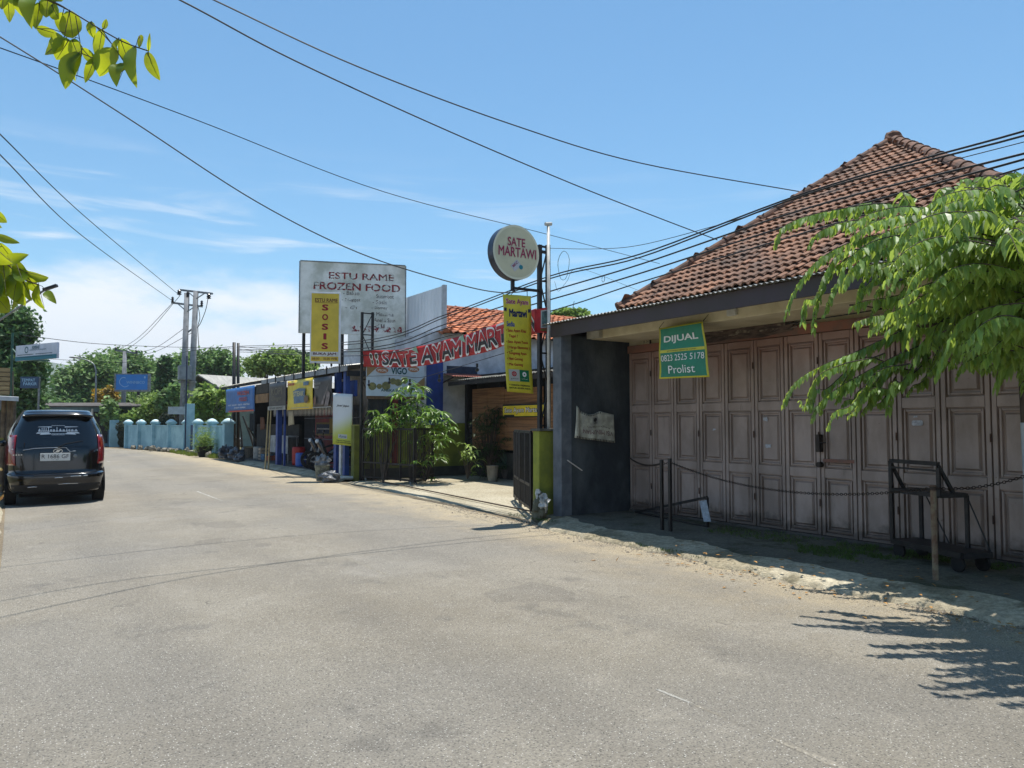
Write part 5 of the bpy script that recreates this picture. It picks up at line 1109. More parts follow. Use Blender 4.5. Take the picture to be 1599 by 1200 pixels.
# stones along the foot of the wall
for i in range(14):
    y = 36.6 + i * 1.05; x = 7.35 - max(0, y - 42) * .17 + RNG.uniform(-.1, .1); m = MB(); m.blob((x, y, .1), (RNG.uniform(.14, .26), .16, RNG.uniform(.12, .2)), i, .3, 9, 6)
    if i == 0: STL = 'rough grey kerb stone in the row at the foot of the light blue wall'
    tag(m.build('kerb_stone', mat('rough_stone', '8c877a', '5c584e', 3, .9, bump=.02, bscale=9)), STL, 'stone', 'kerb stones along the light blue wall')
# utility poles
conc = mat('pole_concrete', '8d9094', '74777a', 2, .85)
def hpole():
    D = 44; la, lb = at(284, 700, D), at(292, 458, D); ra_, rb = at(295.5, 700, D), at(306, 455, D)
    t = thing('utility_pole', 'twin leg concrete utility pole with crossarms and transformer box', 'utility pole', (la.x, la.y, 0)); la.z = ra_.z = 0
    for a, b in ((la, lb), (ra_, rb)): m = MB(); m.cyl(a, b, .21, .14, 14); m.build('pole', conc, t, smooth=True)
    for (p, q) in (((280.5, 453), (332, 459)), ((268, 473), (316, 479))):
        m = MB(); m.bar(at(*p, D), at(*q, D), .14, .1); mid = ((p[0] + q[0]) / 2, (p[1] + q[1]) / 2); m.bar(at(mid[0] - 14, mid[1] - 1, D - .1), at(mid[0], mid[1] + 11, D - .1), .05); m.bar(at(mid[0] + 14, mid[1] + 2, D - .1), at(mid[0], mid[1] + 11, D - .1), .05); m.build('crossarm', M['grey_steel'], t)
    for (px, py, r) in ((280, 457, .14), (326, 463, .14), (269.5, 468, .09), (293, 460, .09), (315, 474, .09)):
        c = at(px, py, D - .15); m = MB(); m.lathe(c - Vector((0, 0, .16)), [(.03, 0), (r, .04), (r * .5, .1), (r, .14), (r * .5, .2), (r * .9, .24), (.03, .32)], 12); m.build('insulator', mat('brown_porcelain', '2e2a2c', rough=.3), t)
    m = MB(); c = at(288.5, 582, D - .5); m.box(c.x - .33, c.x + .33, c.y - .3, c.y + .3, c.z - .42, c.z + .38)
    m.build('transformer_box', mat('grey_box', '868c92', '70767c', 3, .6), t, bevel=.03)
    m = MB(); m.bar(at(292, 520, D), at(303, 512, D), .08); m.build('brace', M['grey_steel'], t); m = MB(); m.bar(at(279, 597, D - .2), at(306, 597, D - .2), .12); m.build('platform', M['grey_steel'], t); m = MB(); m.cyl(at(289, 594, D - .5), at(285, 640, D - .5), .06); m.build('conduit', M['grey_steel'], t)
    m = MB(); m.tube(spline([at(325, 466, D), at(321, 485, D), at(313, 505, D), at(308, 512, D)], 5), .02, 5); m.tube(spline([at(307, 468, D), at(312, 495, D), at(309, 512, D), at(311, 550, D)], 5), .02, 5); m.build('drop_cable', M['cable'], t)
hpole()
def simple_pole(px, y0, D, label, arm=None, r=.13, m_=None):
    b = at(px, 690, D); b.z = 0; tp = at(px + (4 if px < 300 else 0), y0, D); t = thing('utility_pole', label, 'utility pole', b); m = MB(); m.cyl(b, tp, r, r * .7, 12); m.build('pole', m_ or conc, t, smooth=True)
    if arm:
        m = MB(); m.bar(at(arm[0], arm[1], D), at(arm[2], arm[3], D), .14); m.build('crossarm', M['grey_steel'], t)
        for k in (0, 1): c = at(arm[2 * k], arm[2 * k + 1] - 1, D); m = MB(); m.lathe(c, [(.04, -.1), (.13, 0), (.06, .08), (.12, .14), (.02, .25)], 10); m.build('insulator', MATS['brown_porcelain'], t)
    return t
simple_pole(191, 549, 64, 'far concrete utility pole with one crossarm before the tall trees', (181, 547.5, 213, 552), .22)
simple_pole(365.5, 535, 36, 'left one of two slim dark poles behind the blue shop banner', None, .10, M['black_steel'])
simple_pole(372, 536, 36.3, 'right one of two slim dark poles behind the blue shop banner', None, .085, M['black_steel'])
b = at(149, 690, 58); b.z = 0; t = thing('street_lamp', 'tall grey street lamp with a curved arm over the bend', 'street lamp', b); m = MB(); m.cyl(b, at(150, 580, 58), .09, .06, 10); m.tube(spline([at(150, 580, 58), at(146, 569, 58), at(136, 563, 58), at(122, 560, 58)], 5), .045, 8); m.build('pole', M['grey_steel'], t)
m = MB(); c = at(117, 558.5, 58); m.blob(c, (.4, .16, .08), 1, 0, 12, 8); m.build('lamp_head', M['grey_steel'], t)
# blue billboard
D = 57; A, B = at(181.5, 584, D), at(231, 586, D); A.z = B.z = (A.z + B.z) / 2; xd = (B - A).normalized(); w = (B - A).length / 2; h = 24 / 1200 * D / 2; f = Face(((A + B) / 2) - Vector((0, 0, h)), xd)
t = thing('billboard', 'blue billboard with a white ring logo before the tall trees', 'billboard', (f.c.x, f.c.y, 0)); m = MB(); f.panel(m, -w, w, -h, h, -.2, 0); m.build('panel', mat('billboard_blue', '1c80cc', '1874be', 1, .4), t)
m = MB(); 
for (x0, x1, y0, y1) in ((-w - .12, -w, -h - .12, h + .06), (w, w + .12, -h - .12, h + .06), (-w, w, -h - .14, -h), (-w, w, h, h + .06)): f.panel(m, x0, x1, y0, y1, -.25, .03)
m.build('frame', M['grey_steel'], t); m = MB(); f.text(m, 'WINN&CO', .28, -.02, 1.35, .19, .01, bold=.015); f.ring(m, -.62, .02, .32, .34, .05, 60, 225, .01); f.ring(m, -.5, -.02, .36, .36, .045, 215, 320, .01); f.disc(m, w - .22, h - .22, .07, .09, .01, 8); m.build('lettering', mat('pale_blue_letters', '9cc0dc'), t)
m = MB(); c = f.p(.45, -h - .1, -.1); m.cyl((c.x, c.y, 0), c, .1); m.build('post', M['black_steel'], t)
# signs at the left roadside
def quad_sign(name, label, corners, D0, D1, m_):
    """corners tl,tr,br,bl in the photo; left edge at depth D0, right edge at D1"""
    tl, tr = at(*corners[0], D0), at(*corners[1], D1); zt = (tl.z + tr.z) / 2; bl = at(*corners[3], D0); br = at(*corners[2], D1); zb = (bl.z + br.z) / 2
    xd = Vector((tr.x - tl.x, tr.y - tl.y, 0)); w = xd.length / 2; f = Face(((tl.x + tr.x) / 2, (tl.y + tr.y) / 2, (zt + zb) / 2), xd); t = thing(name, label, 'sign', f.p(0, -(zt - zb) / 2)); m = MB(); f.panel(m, -w, w, -(zt - zb) / 2, (zt - zb) / 2, -.06, 0); m.build('panel', m_, t); return t, f, w, (zt - zb) / 2
t, f, w, h = quad_sign('roadside_sign', 'white sign with a teal lower band on a green bracket at the left roadside', ((25, 534.5), (89, 541), (87, 566), (24.5, 558.5)), 21, 20, mat('pale_lilac_panel', 'd4d8e6', 'c0c4d0', 3, .5))
m = MB(); f.rect(m, -w, w, -h, -h * .45, .004); m.build('teal_band', mat('teal_print', '3a7c8c'), t)
m = MB(); f.ring(m, -w * .45, h * .35, .09, .09, .03, d=.006); f.text(m, 'KOPERASI', w * .0, h * .6, .34, .08, .006, bold=.03); f.text(m, 'SIMPAN PINJAM', w * .1, h * .25, .8, .05, .006); m.build('lettering', mat('grey_teal_letters', '46707c'), t)
m = MB(); f.rect(m, -w * .9, -w * .1, -h * .3, -h * .22, .007); f.rect(m, 0, w * .8, -h * .3, -h * .22, .007); f.rect(m, -w * .9, w * .8, -h * .62, -h * .56, .007); m.build('text_line', mat('dark_teal_letters', '1e4a56'), t)
p = at(18.5, 560, 21.2); m = MB(); m.cyl((p.x, p.y, 0), (p.x, p.y, at(18, 520, 21.2).z), .03); m.bar((p.x, p.y, at(18, 562, 21.2).z), f.p(w * .6, -h - .05, -.03), .04); m.bar((p.x, p.y, at(18, 545, 21.2).z), f.p(-w, 0, -.03), .03); m.build('post', mat('green_steel', '2e5a4c', '284c40', 4, .6), t)
t, f, w, h = quad_sign('roadside_sign', 'small dark blue sign with pale lettering behind the plank stall', ((32, 588), (60, 589), (60, 607), (32, 606)), 24, 24, mat('slate_blue_panel', '304c6c', '28405c', 3, .5))
m = MB(); f.text(m, 'TEMPAT', -w * .1, h * .4, w * 1.5, h * .5, .006, bold=.02); f.text(m, 'PARKIR', w * .1, -h * .25, w * 1.5, h * .5, .006, bold=.02); m.build('lettering', mat('pale_blue_letters', ''), t)
m = MB(); c = f.p(w, 0, -.05); m.cyl((c.x, c.y, 0), (c.x, c.y, c.z + h), .03); m.build('post', M['grey_steel'], t)
# plank stall at the left roadside
D = 17.5; t = thing('plank_stall', 'small stall of bare planks with a white edged awning left of the car', 'stall', at(10, 790, D) * 1.0); plank = mat('bare_plank', 'a08a62', '7c6848', 3, .85, tone=.5, stretch=(1, 1, 6)); 
P0 = at(16, 578, D); base = Vector((P0.x, P0.y, 0)); e = Vector((-1, 0, 0)); YV = Vector((0, 1, 0))
m = MB()
for i in range(6):
    z = EYE + (661 - (581 + i * 7.2)) / 1200 * D; o_ = base + Vector((0, 0, z)); m.tn = RNG.random(); m.slab([o_ + _f * (i * -.0), o_ + e * 2.2, o_ + e * 2.2 + Vector((0, 0, .085)), o_ + Vector((0, 0, .085))], -_f * .02)
m.build('plank_front', plank, t)
m = MB(); o_ = base + Vector((0, 0, EYE + 81 / 1200 * D)); m.slab([o_, o_ + e * 2.3, o_ + e * 2.3 + YV * 2.4 + Vector((0, 0, -.45)), o_ + YV * 2.4 + Vector((0, 0, -.45))], (0, 0, .03)); m.slab([o_ - e * .04, o_ - e * .04 + YV * 2.4 + Vector((0, 0, -.45)), base - e * .04 + YV * 2.4 + Vector((0, 0, 1.9)), base - e * .04 + Vector((0, 0, 2.0))], -e * .03); m.build('roof', mat('grey_plank', '6a6250', '4c463a', 4, .9), t)
m = MB(); a = at(29, 627, D - .9); b = a + e * 2.2 + Vector((0, 0, .1)); c = b + YV * .8 + Vector((0, 0, .03)); m.slab([a, b, c, a + YV * .8 + Vector((0, 0, .03))], (0, 0, .09)); m.build('awning', mat('white_sheet', 'c8cacc', 'b0b4b6', 3, .5), t)
for px in (4, 13, 19): p = at(px, 700, D - .6); m = MB(); m.cyl((p.x, p.y, 0), (p.x, p.y, 2.05), .05); m.build('post', mat('round_timber', '7c6c58', '5c4e40', 6, .9), t)
m = MB(); p = at(2, 640, D - .2); m.slab([p + e * -.05, p + e * 1.5, p + e * 1.5 + Vector((0, 0, .3)), p + Vector((0, 0, .3))], -_f * .02); m.build('counter_board', mat('grey_poster', '8a8c94', '7a7c84', 5, .6), t)
m = MB(); p = at(14, 680, D); p.z = 0; m.slab([p, p + e * 2.2, p + e * 2.2 + Vector((0, 0, 1.3)), p + Vector((0, 0, 1.3))], _f * .05); m.build('plank_wall', mat('dark_plank', '3c342c', '2a2420', 4, .9), t)
# far houses
def box_house(name, label, c, sx, sy, h, rh, wm, rm, ang=0.):
    t = thing(name, label, 'building', (c[0], c[1], 0)); ca, sa = math.cos(ang), math.sin(ang)
    def q(x, y, z): return (c[0] + x * ca - y * sa, c[1] + x * sa + y * ca, z)
    m = MB(); V = [q(-sx, -sy, 0), q(sx, -sy, 0), q(sx, sy, 0), q(-sx, sy, 0)]; m.slab(V, (0, 0, h)); m.add([q(-sx, -sy, h), q(-sx, sy, h), q(-sx, 0, h + rh * .92), q(sx, -sy, h), q(sx, sy, h), q(sx, 0, h + rh * .92)], [(0, 1, 2), (4, 3, 5)]); m.build('wall', wm, t)
    m = MB(); o_ = .7
    for s_ in (-1, 1): m.slab([q(-sx - o_, s_ * (sy + o_), h - .12), q(sx + o_, s_ * (sy + o_), h - .12), q(sx + o_, 0, h + rh), q(-sx - o_, 0, h + rh)], (0, 0, .08))
    m.build('roof', rm, t); return t, q
t, q = box_house('warehouse', 'long warehouse with a pale corrugated metal roof behind the shop', (17.9, 57.6), 8, 1.9, 3.75, .95, mat('grey_green_wall', '7c8478', '6a7268', 2, .85), mat('pale_metal_roof', '9a9890', '85837c', 1.2, .55, .25, stretch=(6, 1, 1)), R(25))
for x in (-6, -3): m = MB(); m.slab([q(x, -1.93, 1.0), q(x + 1.4, -1.93, 1.0), q(x + 1.4, -1.93, 2.2), q(x, -1.93, 2.2)], (0, .02, 0)); m.build('window', M['dark'], t)
t, q = box_house('bungalow', 'low pale blue bungalow with a dark porch behind the blue wall', (6.2, 61), 6.5, 3.0, 2.72, .2, mat('pale_blue_render', '6a8c9c', '5a7888', 2, .85), mat('grey_brown_roof', '57504a', '413c38', 2, .85), R(-34))
for x in (-5.5, -3, -.5, 2, 4.5): m = MB(); m.slab([q(x, -3.05, .2), q(x + 1.3, -3.05, .2), q(x + 1.3, -3.05, 2.3), q(x, -3.05, 2.3)], (0, .02, 0)); m.build('window', M['dark'], t)
m = MB(); m.slab([q(-7.5, -3.9, 2.62), q(7.5, -3.9, 2.62), q(7.5, -3.0, 2.76), q(-7.5, -3.0, 2.76)], (0, 0, .07)); m.build('porch_roof', MATS['grey_brown_roof'], t)
for x in (-7, -3.5, 0, 3.5, 7): m = MB(); m.cyl(q(x, -3.5, 0), q(x, -3.5, 2.5), .07); m.build('porch_post', M['white'], t)

# ================================================================ TREES AND PLANTS
def far_tree(name, label, base, blobs, nleaf, ls, cols, trunk=.25, group=None, flower=None, loc=None, per=34, sig=.30):
    """blobs: (centre, radii). Leaf-sized faces gathered in clumps through each crown mass."""
    t = thing(name, label, 'tree', base, group); rs = np.random.RandomState(abs(hash(label)) % 9999 if False else sum(map(ord, label)) % 9999)
    m = MB(); b0 = Vector(base); cs = [Vector(c) for c, _ in blobs]; mid = sum(cs, Vector()) / len(cs); fork = b0.lerp(Vector((mid.x, mid.y, min(c.z for c in cs))), .55)
    m.tube([b0, b0.lerp(fork, .5) + Vector((.1, .05, 0)), fork], [trunk, trunk * .8, trunk * .65], 9)
    for c in cs:
        m.tube([fork, fork.lerp(c, .5) + Vector((rs.uniform(-.2, .2), rs.uniform(-.2, .2), .1)), c], [trunk * .5, trunk * .32, trunk * .1], 6)
        for _ in range(3): k = c + Vector(rs.uniform(-1, 1, 3)) * 1.0; m.tube([fork.lerp(c, .6), k], [trunk * .2, trunk * .05], 5)
    m.build('trunk', M['bark'], t)
    tot = sum(r[0] * r[1] * r[2] for _, r in blobs) ** 1.0; V = []; FC = []; T = []
    for (c, r) in blobs:
        c = np.array(c); r = np.array(r); n = int(nleaf * (r[0] * r[1] * r[2]) / tot); ncl = max(4, n // per)
        d = rs.normal(size=(ncl, 3)); d /= np.linalg.norm(d, axis=1)[:, None]; rad = rs.uniform(.45, 1.08, ncl)[:, None] ; cc = c + d * r * rad
        tone = rs.uniform(.1, .9, ncl)
        idx = rs.randint(0, ncl, n); ctr = cc[idx] + rs.normal(size=(n, 3)) * (r * sig * rs.uniform(.5, 1.2, (n, 1))) * np.array([1, 1, .75])
        nn = rs.normal(size=(n, 3)) + np.array([0, 0, 1.1]); nn /= np.linalg.norm(nn, axis=1)[:, None]; a = np.cross(nn, rs.normal(size=(n, 3))); a /= np.linalg.norm(a, axis=1)[:, None]; bb = np.cross(nn, a)
        s = ls * rs.uniform(.6, 1.3, (n, 1)); w = s * .5; q = np.stack([ctr - a * s, ctr - bb * w + nn * w * .2, ctr + a * s, ctr + bb * w + nn * w * .2], 1)
        o = len(V); V.extend(q.reshape(-1, 3).tolist()); FC.extend([(o + 4 * i, o + 4 * i + 1, o + 4 * i + 2, o + 4 * i + 3) for i in range(n)]); T.extend(np.clip(tone[idx] + rs.normal(size=n) * .15, 0, 1).tolist())
    m = MB(); m.v = V; m.f = FC; m.t = T; m.build('crown', cols, t)
    return t
fol = mat('foliage_dark_green', '587844', '446436', .6, .6, tone=.9, trans=.3)
fol2 = mat('foliage_mid_green', '82a05c', '64824a', .6, .6, tone=.9, trans=.35)
fol3 = mat('foliage_light_green', '92aa55', '708c40', .8, .6, tone=.8, trans=.35)
foly = mat('foliage_yellow', 'c49a2a', '8c7a28', 1.2, .6, tone=.7, trans=.3)
def B(px, py, D, rw, rh, rd=None):
    """crown mass whose centre is seen at (px, py) at depth D; half sizes given in photo pixels"""
    return (tuple(at(px, py, D)), (rw / 1200 * D, (rd or rw) / 1200 * D, rh / 1200 * D))
def base_at(px, D): p = at(px, 690, D); return (p.x, p.y, 0)
far_tree('tree', 'big dark leafy tree behind the plank stall at the left edge', base_at(-12, 38), [B(-25, 520, 38, 40, 42), B(22, 530, 38, 28, 42), B(5, 585, 38, 45, 40), B(50, 580, 36, 20, 26), B(45, 625, 37, 24, 26)], 26000, .16, fol, .4)
far_tree('tree', 'dark green tree right of the small dark blue sign', base_at(88, 60), [B(66, 648, 60, 24, 22), B(98, 652, 58, 24, 16), B(50, 640, 62, 26, 30)], 9000, .2, fol, .3)
far_tree('tree', 'tall spreading tree left of the blue billboard', base_at(140, 72), [B(118, 605, 72, 28, 28), B(148, 592, 72, 28, 32), B(135, 632, 72, 40, 24), B(112, 645, 70, 24, 22)], 22000, .24, fol2, .4)
far_tree('tree', 'tallest tree rising behind the blue billboard and far pole', base_at(205, 80), [B(190, 575, 80, 26, 26), B(215, 590, 80, 30, 30), B(238, 600, 80, 26, 24), B(175, 610, 78, 26, 28), B(210, 630, 78, 40, 24)], 26000, .26, fol2, .4)
far_tree('tree', 'slim column shaped tree left of the twin leg pole', base_at(259, 66), [B(258, 572, 66, 9, 14), B(262, 590, 66, 12, 18), B(258, 612, 66, 14, 18)], 6000, .2, fol, .25)
far_tree('tree', 'broad feathery tree behind the twin leg pole and warehouse', base_at(325, 72), [B(300, 575, 72, 30, 24), B(335, 568, 72, 26, 20), B(280, 605, 70, 30, 28), B(360, 578, 72, 18, 18), B(320, 600, 72, 34, 22)], 22000, .22, fol2, .35)
far_tree('tree', 'bright green tree above the warehouse roof', base_at(425, 64), [B(405, 572, 64, 20, 15), B(435, 565, 64, 24, 16), B(462, 572, 64, 22, 15), B(475, 578, 64, 18, 12)], 12000, .2, fol3, .35)
far_tree('tree', 'darker tree crown beside the legs of the painted board', base_at(470, 70), [B(458, 562, 70, 14, 14), B(480, 568, 70, 16, 14)], 5000, .2, fol, .3)
far_tree('tree', 'yellow leaved small tree left of the far pole', base_at(160, 62), [B(162, 622, 62, 13, 12), B(172, 615, 62, 10, 8), B(152, 636, 62, 9, 8)], 4500, .17, foly, .15)
far_tree('tree', 'dark crown seen between the satay roof and the canopy', base_at(890, 46), [B(878, 494, 46, 14, 9), B(898, 492, 46, 14, 8), B(912, 500, 46, 12, 8)], 4000, .17, fol3, .3)
far_tree('bush', 'pale green bush above the light blue wall', base_at(237, 53), [B(232, 645, 53, 18, 22), B(245, 632, 53, 14, 16), B(222, 655, 53, 10, 14)], 7000, .13, fol3, .12)
far_tree('bush', 'low bush row left of the light blue yard gate', base_at(110, 62), [B(150, 668, 58, 18, 14), B(110, 660, 62, 40, 22), B(60, 668, 60, 30, 20)], 9000, .18, fol2, .1)
for o in [x for x in COL.objects if x.name.startswith('bush')]: o['category'] = 'bush'
wood = MB()
# clipped bushes, pots
def topiary(label, px, base_py, tiers, m_):
    p = G(px, base_py); D = p.dot(_f); t = thing('clipped_bush', label, 'bush', p, 'clipped bushes by the light blue wall'); m = MB(); V = []
    for (py, rw, rh) in tiers:
        c = at(px, py, D); rs = np.random.RandomState(int(py))
        for _ in range(900):
            d = rs.normal(size=3); d /= np.linalg.norm(d); q = Vector((c.x + d[0] * rw / 1200 * D, c.y + d[1] * rw / 1200 * D, c.z + d[2] * rh / 1200 * D)) + Vector(rs.normal(size=3)) * .02
            leaf(m, q, Vector(d) + rv() * .6, .10, .05, None, .2, .1)
        m.blob(c, (rw / 1200 * D * .93, rw / 1200 * D * .93, rh / 1200 * D * .93), 2, .06, 16, 10)
    m.build('foliage', m_, t); m = MB(); m.cyl(p, at(px, tiers[0][0], D), .06); m.build('stem', M['bark'], t)
darkf = mat('clipped_foliage', '2c3c22', '223019', 3, .7, tone=.7)
topiary('clipped bush of stacked flat tiers before the light blue wall', 261, 703, [(655, 9, 10), (669, 11, 5), (682, 14, 7), (695, 13, 5)], darkf)
topiary('round dark clipped shrub at the left end of the light blue wall', 196, 699, [(667, 12, 9), (680, 10, 8), (691, 9, 6)], darkf)
def tufty(label, px, py, w, h, n, L, m_, name='plant', droop=.4, pot=None, wide=.12, z=0., x=None):
    p = G(px, py, z); D = p.dot(_f); t = thing(name, label, 'plant', p); m = MB(); rs = random.Random(int(px * 7 + py))
    for _ in range(n):
        a = rs.uniform(0, 6.28); e_ = rs.uniform(.2, 1.35); d = Vector((math.cos(a) * math.cos(e_), math.sin(a) * math.cos(e_), math.sin(e_))); q = p + Vector((rs.gauss(0, w * .35), rs.gauss(0, w * .35), abs(rs.gauss(0, h * .5)) + (.25 if pot else 0)))
        leaf(m, q, d, L * rs.uniform(.6, 1.2), L * wide, None, .15, droop, rs.random())
    m.build('leaves', m_, t)
    if pot: m = MB(); m.lathe(p, [(.6 * pot[0], 0), (pot[0], pot[1]), (pot[0] * 1.08, pot[1]), (pot[0] * 1.08, pot[1] * .9), (pot[0] * .9, pot[1] * .86), (0, pot[1] * .85)], 18); m.build('pot', pot[2], t)
    return t
tufty('bushy yellow green plant in a black pot beside the rubbish bags', 319, 714, .55, .9, 1500, .28, fol3, pot=(.38, .5, MATS['rubber']), wide=.08)
p = at(330, 638, 42); far_tree('broadleaf_tree', 'young tree of long glossy leaves above the right end of the blue wall', (p.x, p.y, 0), [B(322, 625, 42, 15, 17), B(338, 640, 42, 14, 16), B(326, 650, 42, 16, 12), B(345, 618, 41, 10, 12)], 2300, .24, fol3, .1, sig=.4)
# plants of the forecourt: rosettes of long drooping leaves
def rosette(m, c, n, L, w, rs, up=.4, tone=None):
    for k in range(n):
        a = rs.uniform(0, 6.28); e_ = rs.uniform(-.4, .9) * up + .1; d = Vector((math.cos(a), math.sin(a), e_)).normalized(); leaf(m, c + rv(rs) * .03, d, L * rs.uniform(.7, 1.15), w, Vector((0, 0, 1)), .22, rs.uniform(.35, .9), rs.random() if tone is None else tone)
def shrub(name, label, base, tips, n, L, w, m_, rs, loc_m=None):
    t = thing(name, label, 'plant', base); m = MB(); b = MB()
    for (c, nn) in tips:
        c = Vector(c); b.tube([Vector(base), Vector(base).lerp(c, .5) + Vector((.05, .05, .08)), c], [.016, .011, .005], 6)
        for _ in range(int(nn * 1.2 + .5)): rosette(m, c + Vector((rs.gauss(0, .13), rs.gauss(0, .13), rs.gauss(0, .11))), n, L, w, rs)
    m.build('leaves', m_, t); b.build('stems', M['bark'], t)
lf = mat('glossy_leaf', '7c9c40', '5c8030', 3, .38, tone=.9, trans=.4)
rs = random.Random(3); D = 19.6
shrub('mango_sapling', 'young tree with drooping glossy leaves behind the half open gate', at(640, 757, D) * 1, [(at(x, y, D + rs.uniform(-.6, .6)), k) for x, y, k in ((640, 606, 4), (654, 612, 5), (632, 622, 5), (660, 632, 4), (640, 640, 4), (668, 645, 6), (684, 652, 6), (655, 655, 5), (692, 662, 4), (676, 670, 5), (662, 672, 4), (690, 682, 3), (682, 694, 3), (650, 690, 2), (670, 715, 2))], 9, .30, .055, lf, rs)
shrub('mango_sapling', 'low spreading sapling with drooping leaves left of the red post', at(598, 757, D) * 1, [(at(x, y, D + rs.uniform(-.4, .4)), k) for x, y, k in ((590, 648, 4), (600, 655, 4), (612, 652, 4), (614, 640, 2), (582, 661, 3), (622, 660, 3), (605, 663, 4), (588, 682, 1), (628, 652, 3))], 9, .27, .05, lf, rs)
shrub('creeper', 'dense creeper hanging beside the pavilion before the notice board', at(762, 748, 20.5) * 1, [(at(rs.uniform(742, 784), rs.uniform(640, 738), 20.5 + rs.uniform(-.3, .3)), 3) for _ in range(60)], 7, .15, .03, mat('creeper_leaf', '3c5626', '2c441e', 3, .6, tone=.8, trans=.3), rs)
shrub('leafy_plant', 'pale leaved low plant at the foot of the olive wall', at(730, 748, 20) * 1, [(at(rs.uniform(714, 745), rs.uniform(692, 728), 20 + rs.uniform(-.2, .2)), 2) for _ in range(9)], 5, .2, .07, fol3, rs)
shrub('leafy_plant', 'small green plant between the gate and the olive wall', at(664, 752, 19.2) * 1, [(at(rs.uniform(640, 680), rs.uniform(695, 745), 19 + rs.uniform(-.3, .3)), 1) for _ in range(12)], 6, .17, .05, lf, rs)
p = G(769, 752, .07); m = MB(); m.lathe(p, [(.12, 0), (.15, .38), (.165, .4), (.14, .4), (.12, .36), (0, .35)], 18); tag(m.build('flower_pot', mat('pale_clay_pot', '8a8474', '6c675a', 6, .8)), 'pale empty clay pot standing before the creeper', 'pot')
tufty('spiky agave like plant in the shade beside the pale pot', 792, 748, .1, .1, 46, .55, mat('blue_green_leaf', '3e5a4c', '30483c', 3, .6, tone=.5), 'agave', .05, pot=(.18, .25, mat('dim_clay_pot', '55504a', '3e3a36', 6, .8)), wide=.12, z=.07)
# croton shrub at the left edge beside the car
p = at(-14, 760, 13.6); t = tufty('mixed green and yellow shrub at the left edge beside the car', -34, 800, .3, .9, 700, .16, mat('croton_leaf', '6c7a2e', '8c5a2a', 5, .5, tone=.9, trans=.3), 'shrub', .2, wide=.35)
tufty('low weedy plant at the foot of the light blue wall', 232, 701, .3, .15, 260, .2, fol3, 'weed', .3, wide=.15)

far_tree('bush', 'yellow green bush standing before the dark porch of the bungalow', base_at(228, 50.8), [B(222, 652, 50.8, 16, 14), B(240, 640, 50.8, 16, 16), B(205, 660, 50.5, 12, 12)], 6000, .15, fol3, .1)
far_tree('bush', 'dark bush left of the bungalow porch', base_at(178, 50.8), [B(182, 652, 50.8, 9, 12), B(170, 645, 50.8, 10, 20)], 4000, .16, fol2, .1)
far_tree('tree', 'tree standing between the far pole and the twin leg pole', base_at(268, 50), [B(262, 628, 50, 13, 16), B(276, 622, 50, 12, 18), B(300, 618, 51, 12, 16)], 9000, .2, fol2, .2)
# ================================================================ THE NEAR TREE (right) and the overhanging branches (left)
lfn = mat('near_leaf', '7e9c54', '5e8040', 6, .45, tone=1.0, trans=.48, tcol='b2c854')
rs = random.Random(21); TB = Vector((7.93, 3.33, .05))
tree = thing('roadside_tree', 'leafy roadside tree with a whitewashed trunk before the folding doors', 'tree', TB)
m = MB(); TP = [TB + Vector((0, 0, -.05)), TB + Vector((.0, .0, .9)), TB + Vector((-.03, .02, 1.8)), TB + Vector((-.12, .0, 2.6)), TB + Vector((-.3, -.05, 3.1))]
TRs = [.155, .14, .125, .105, .08]; m.tube(spline(TP, 6), [.155 - .075 * i / 24 for i in range(25)], 16); m.build('trunk', M['bark'], tree, smooth=True)
m = MB(); pts = [p for p in spline(TP, 6) if p.z < 1.62]; m.tube(pts, [.159 - .075 * i / 24 for i in range(len(pts))], 16, False); m.build('whitewash', mat('whitewash', 'b4bcc4', '98a2ac', 3, .85, bump=.004, bscale=30), tree, smooth=True)
leaves = MB(); wood = MB()
def strand(pts, L=.125, wd=.05, step=.028, taper=True, side=1.):
    L *= .86; wd *= .9; step *= .86; L *= rs.uniform(.8, 1.12)
    """an arching twig with drooping leaflets along both sides"""
    P = spline(pts, 8)
    if any(q[0] < 1640 and q[1] < 268 and q[0] > 1290 for q in map(proj, P)): return
    tl = sum((P[i + 1] - P[i]).length for i in range(len(P) - 1)); wood.tube(P, [max(.0022, .008 * (1 - i / len(P))) for i in range(len(P))], 5)
    acc = 0; s = 0.
    for i in range(len(P) - 1):
        d = P[i + 1] - P[i]; ln = d.length; d.normalize(); h = Vector((-d.y, d.x, 0)).normalized() if abs(d.z) < .98 else Vector((1, 0, 0))
        k = acc
        while k < ln:
            p = P[i] + d * k; f_ = (s + k) / tl; sc = (.75 + .35 * math.sin(min(1, f_ * 1.1) * math.pi)) * rs.uniform(.6, 1.25)
            for sd in (-1, 1):
                if rs.random() < .1: continue
                dr = (h * sd * rs.uniform(.35, .8) * side + d * rs.uniform(.1, .5) + Vector((0, 0, -rs.uniform(.45, 1.1)))).normalized()
                leaf(leaves, p, dr, L * sc, wd * sc, (h * sd * .5 + Vector((0, 0, 1)) + rv(rs) * .7), .22, rs.uniform(.1, .35), rs.random())
            k += step
        acc = k - ln; s += ln
def Pt(px, py, D): return at(px, py, D)
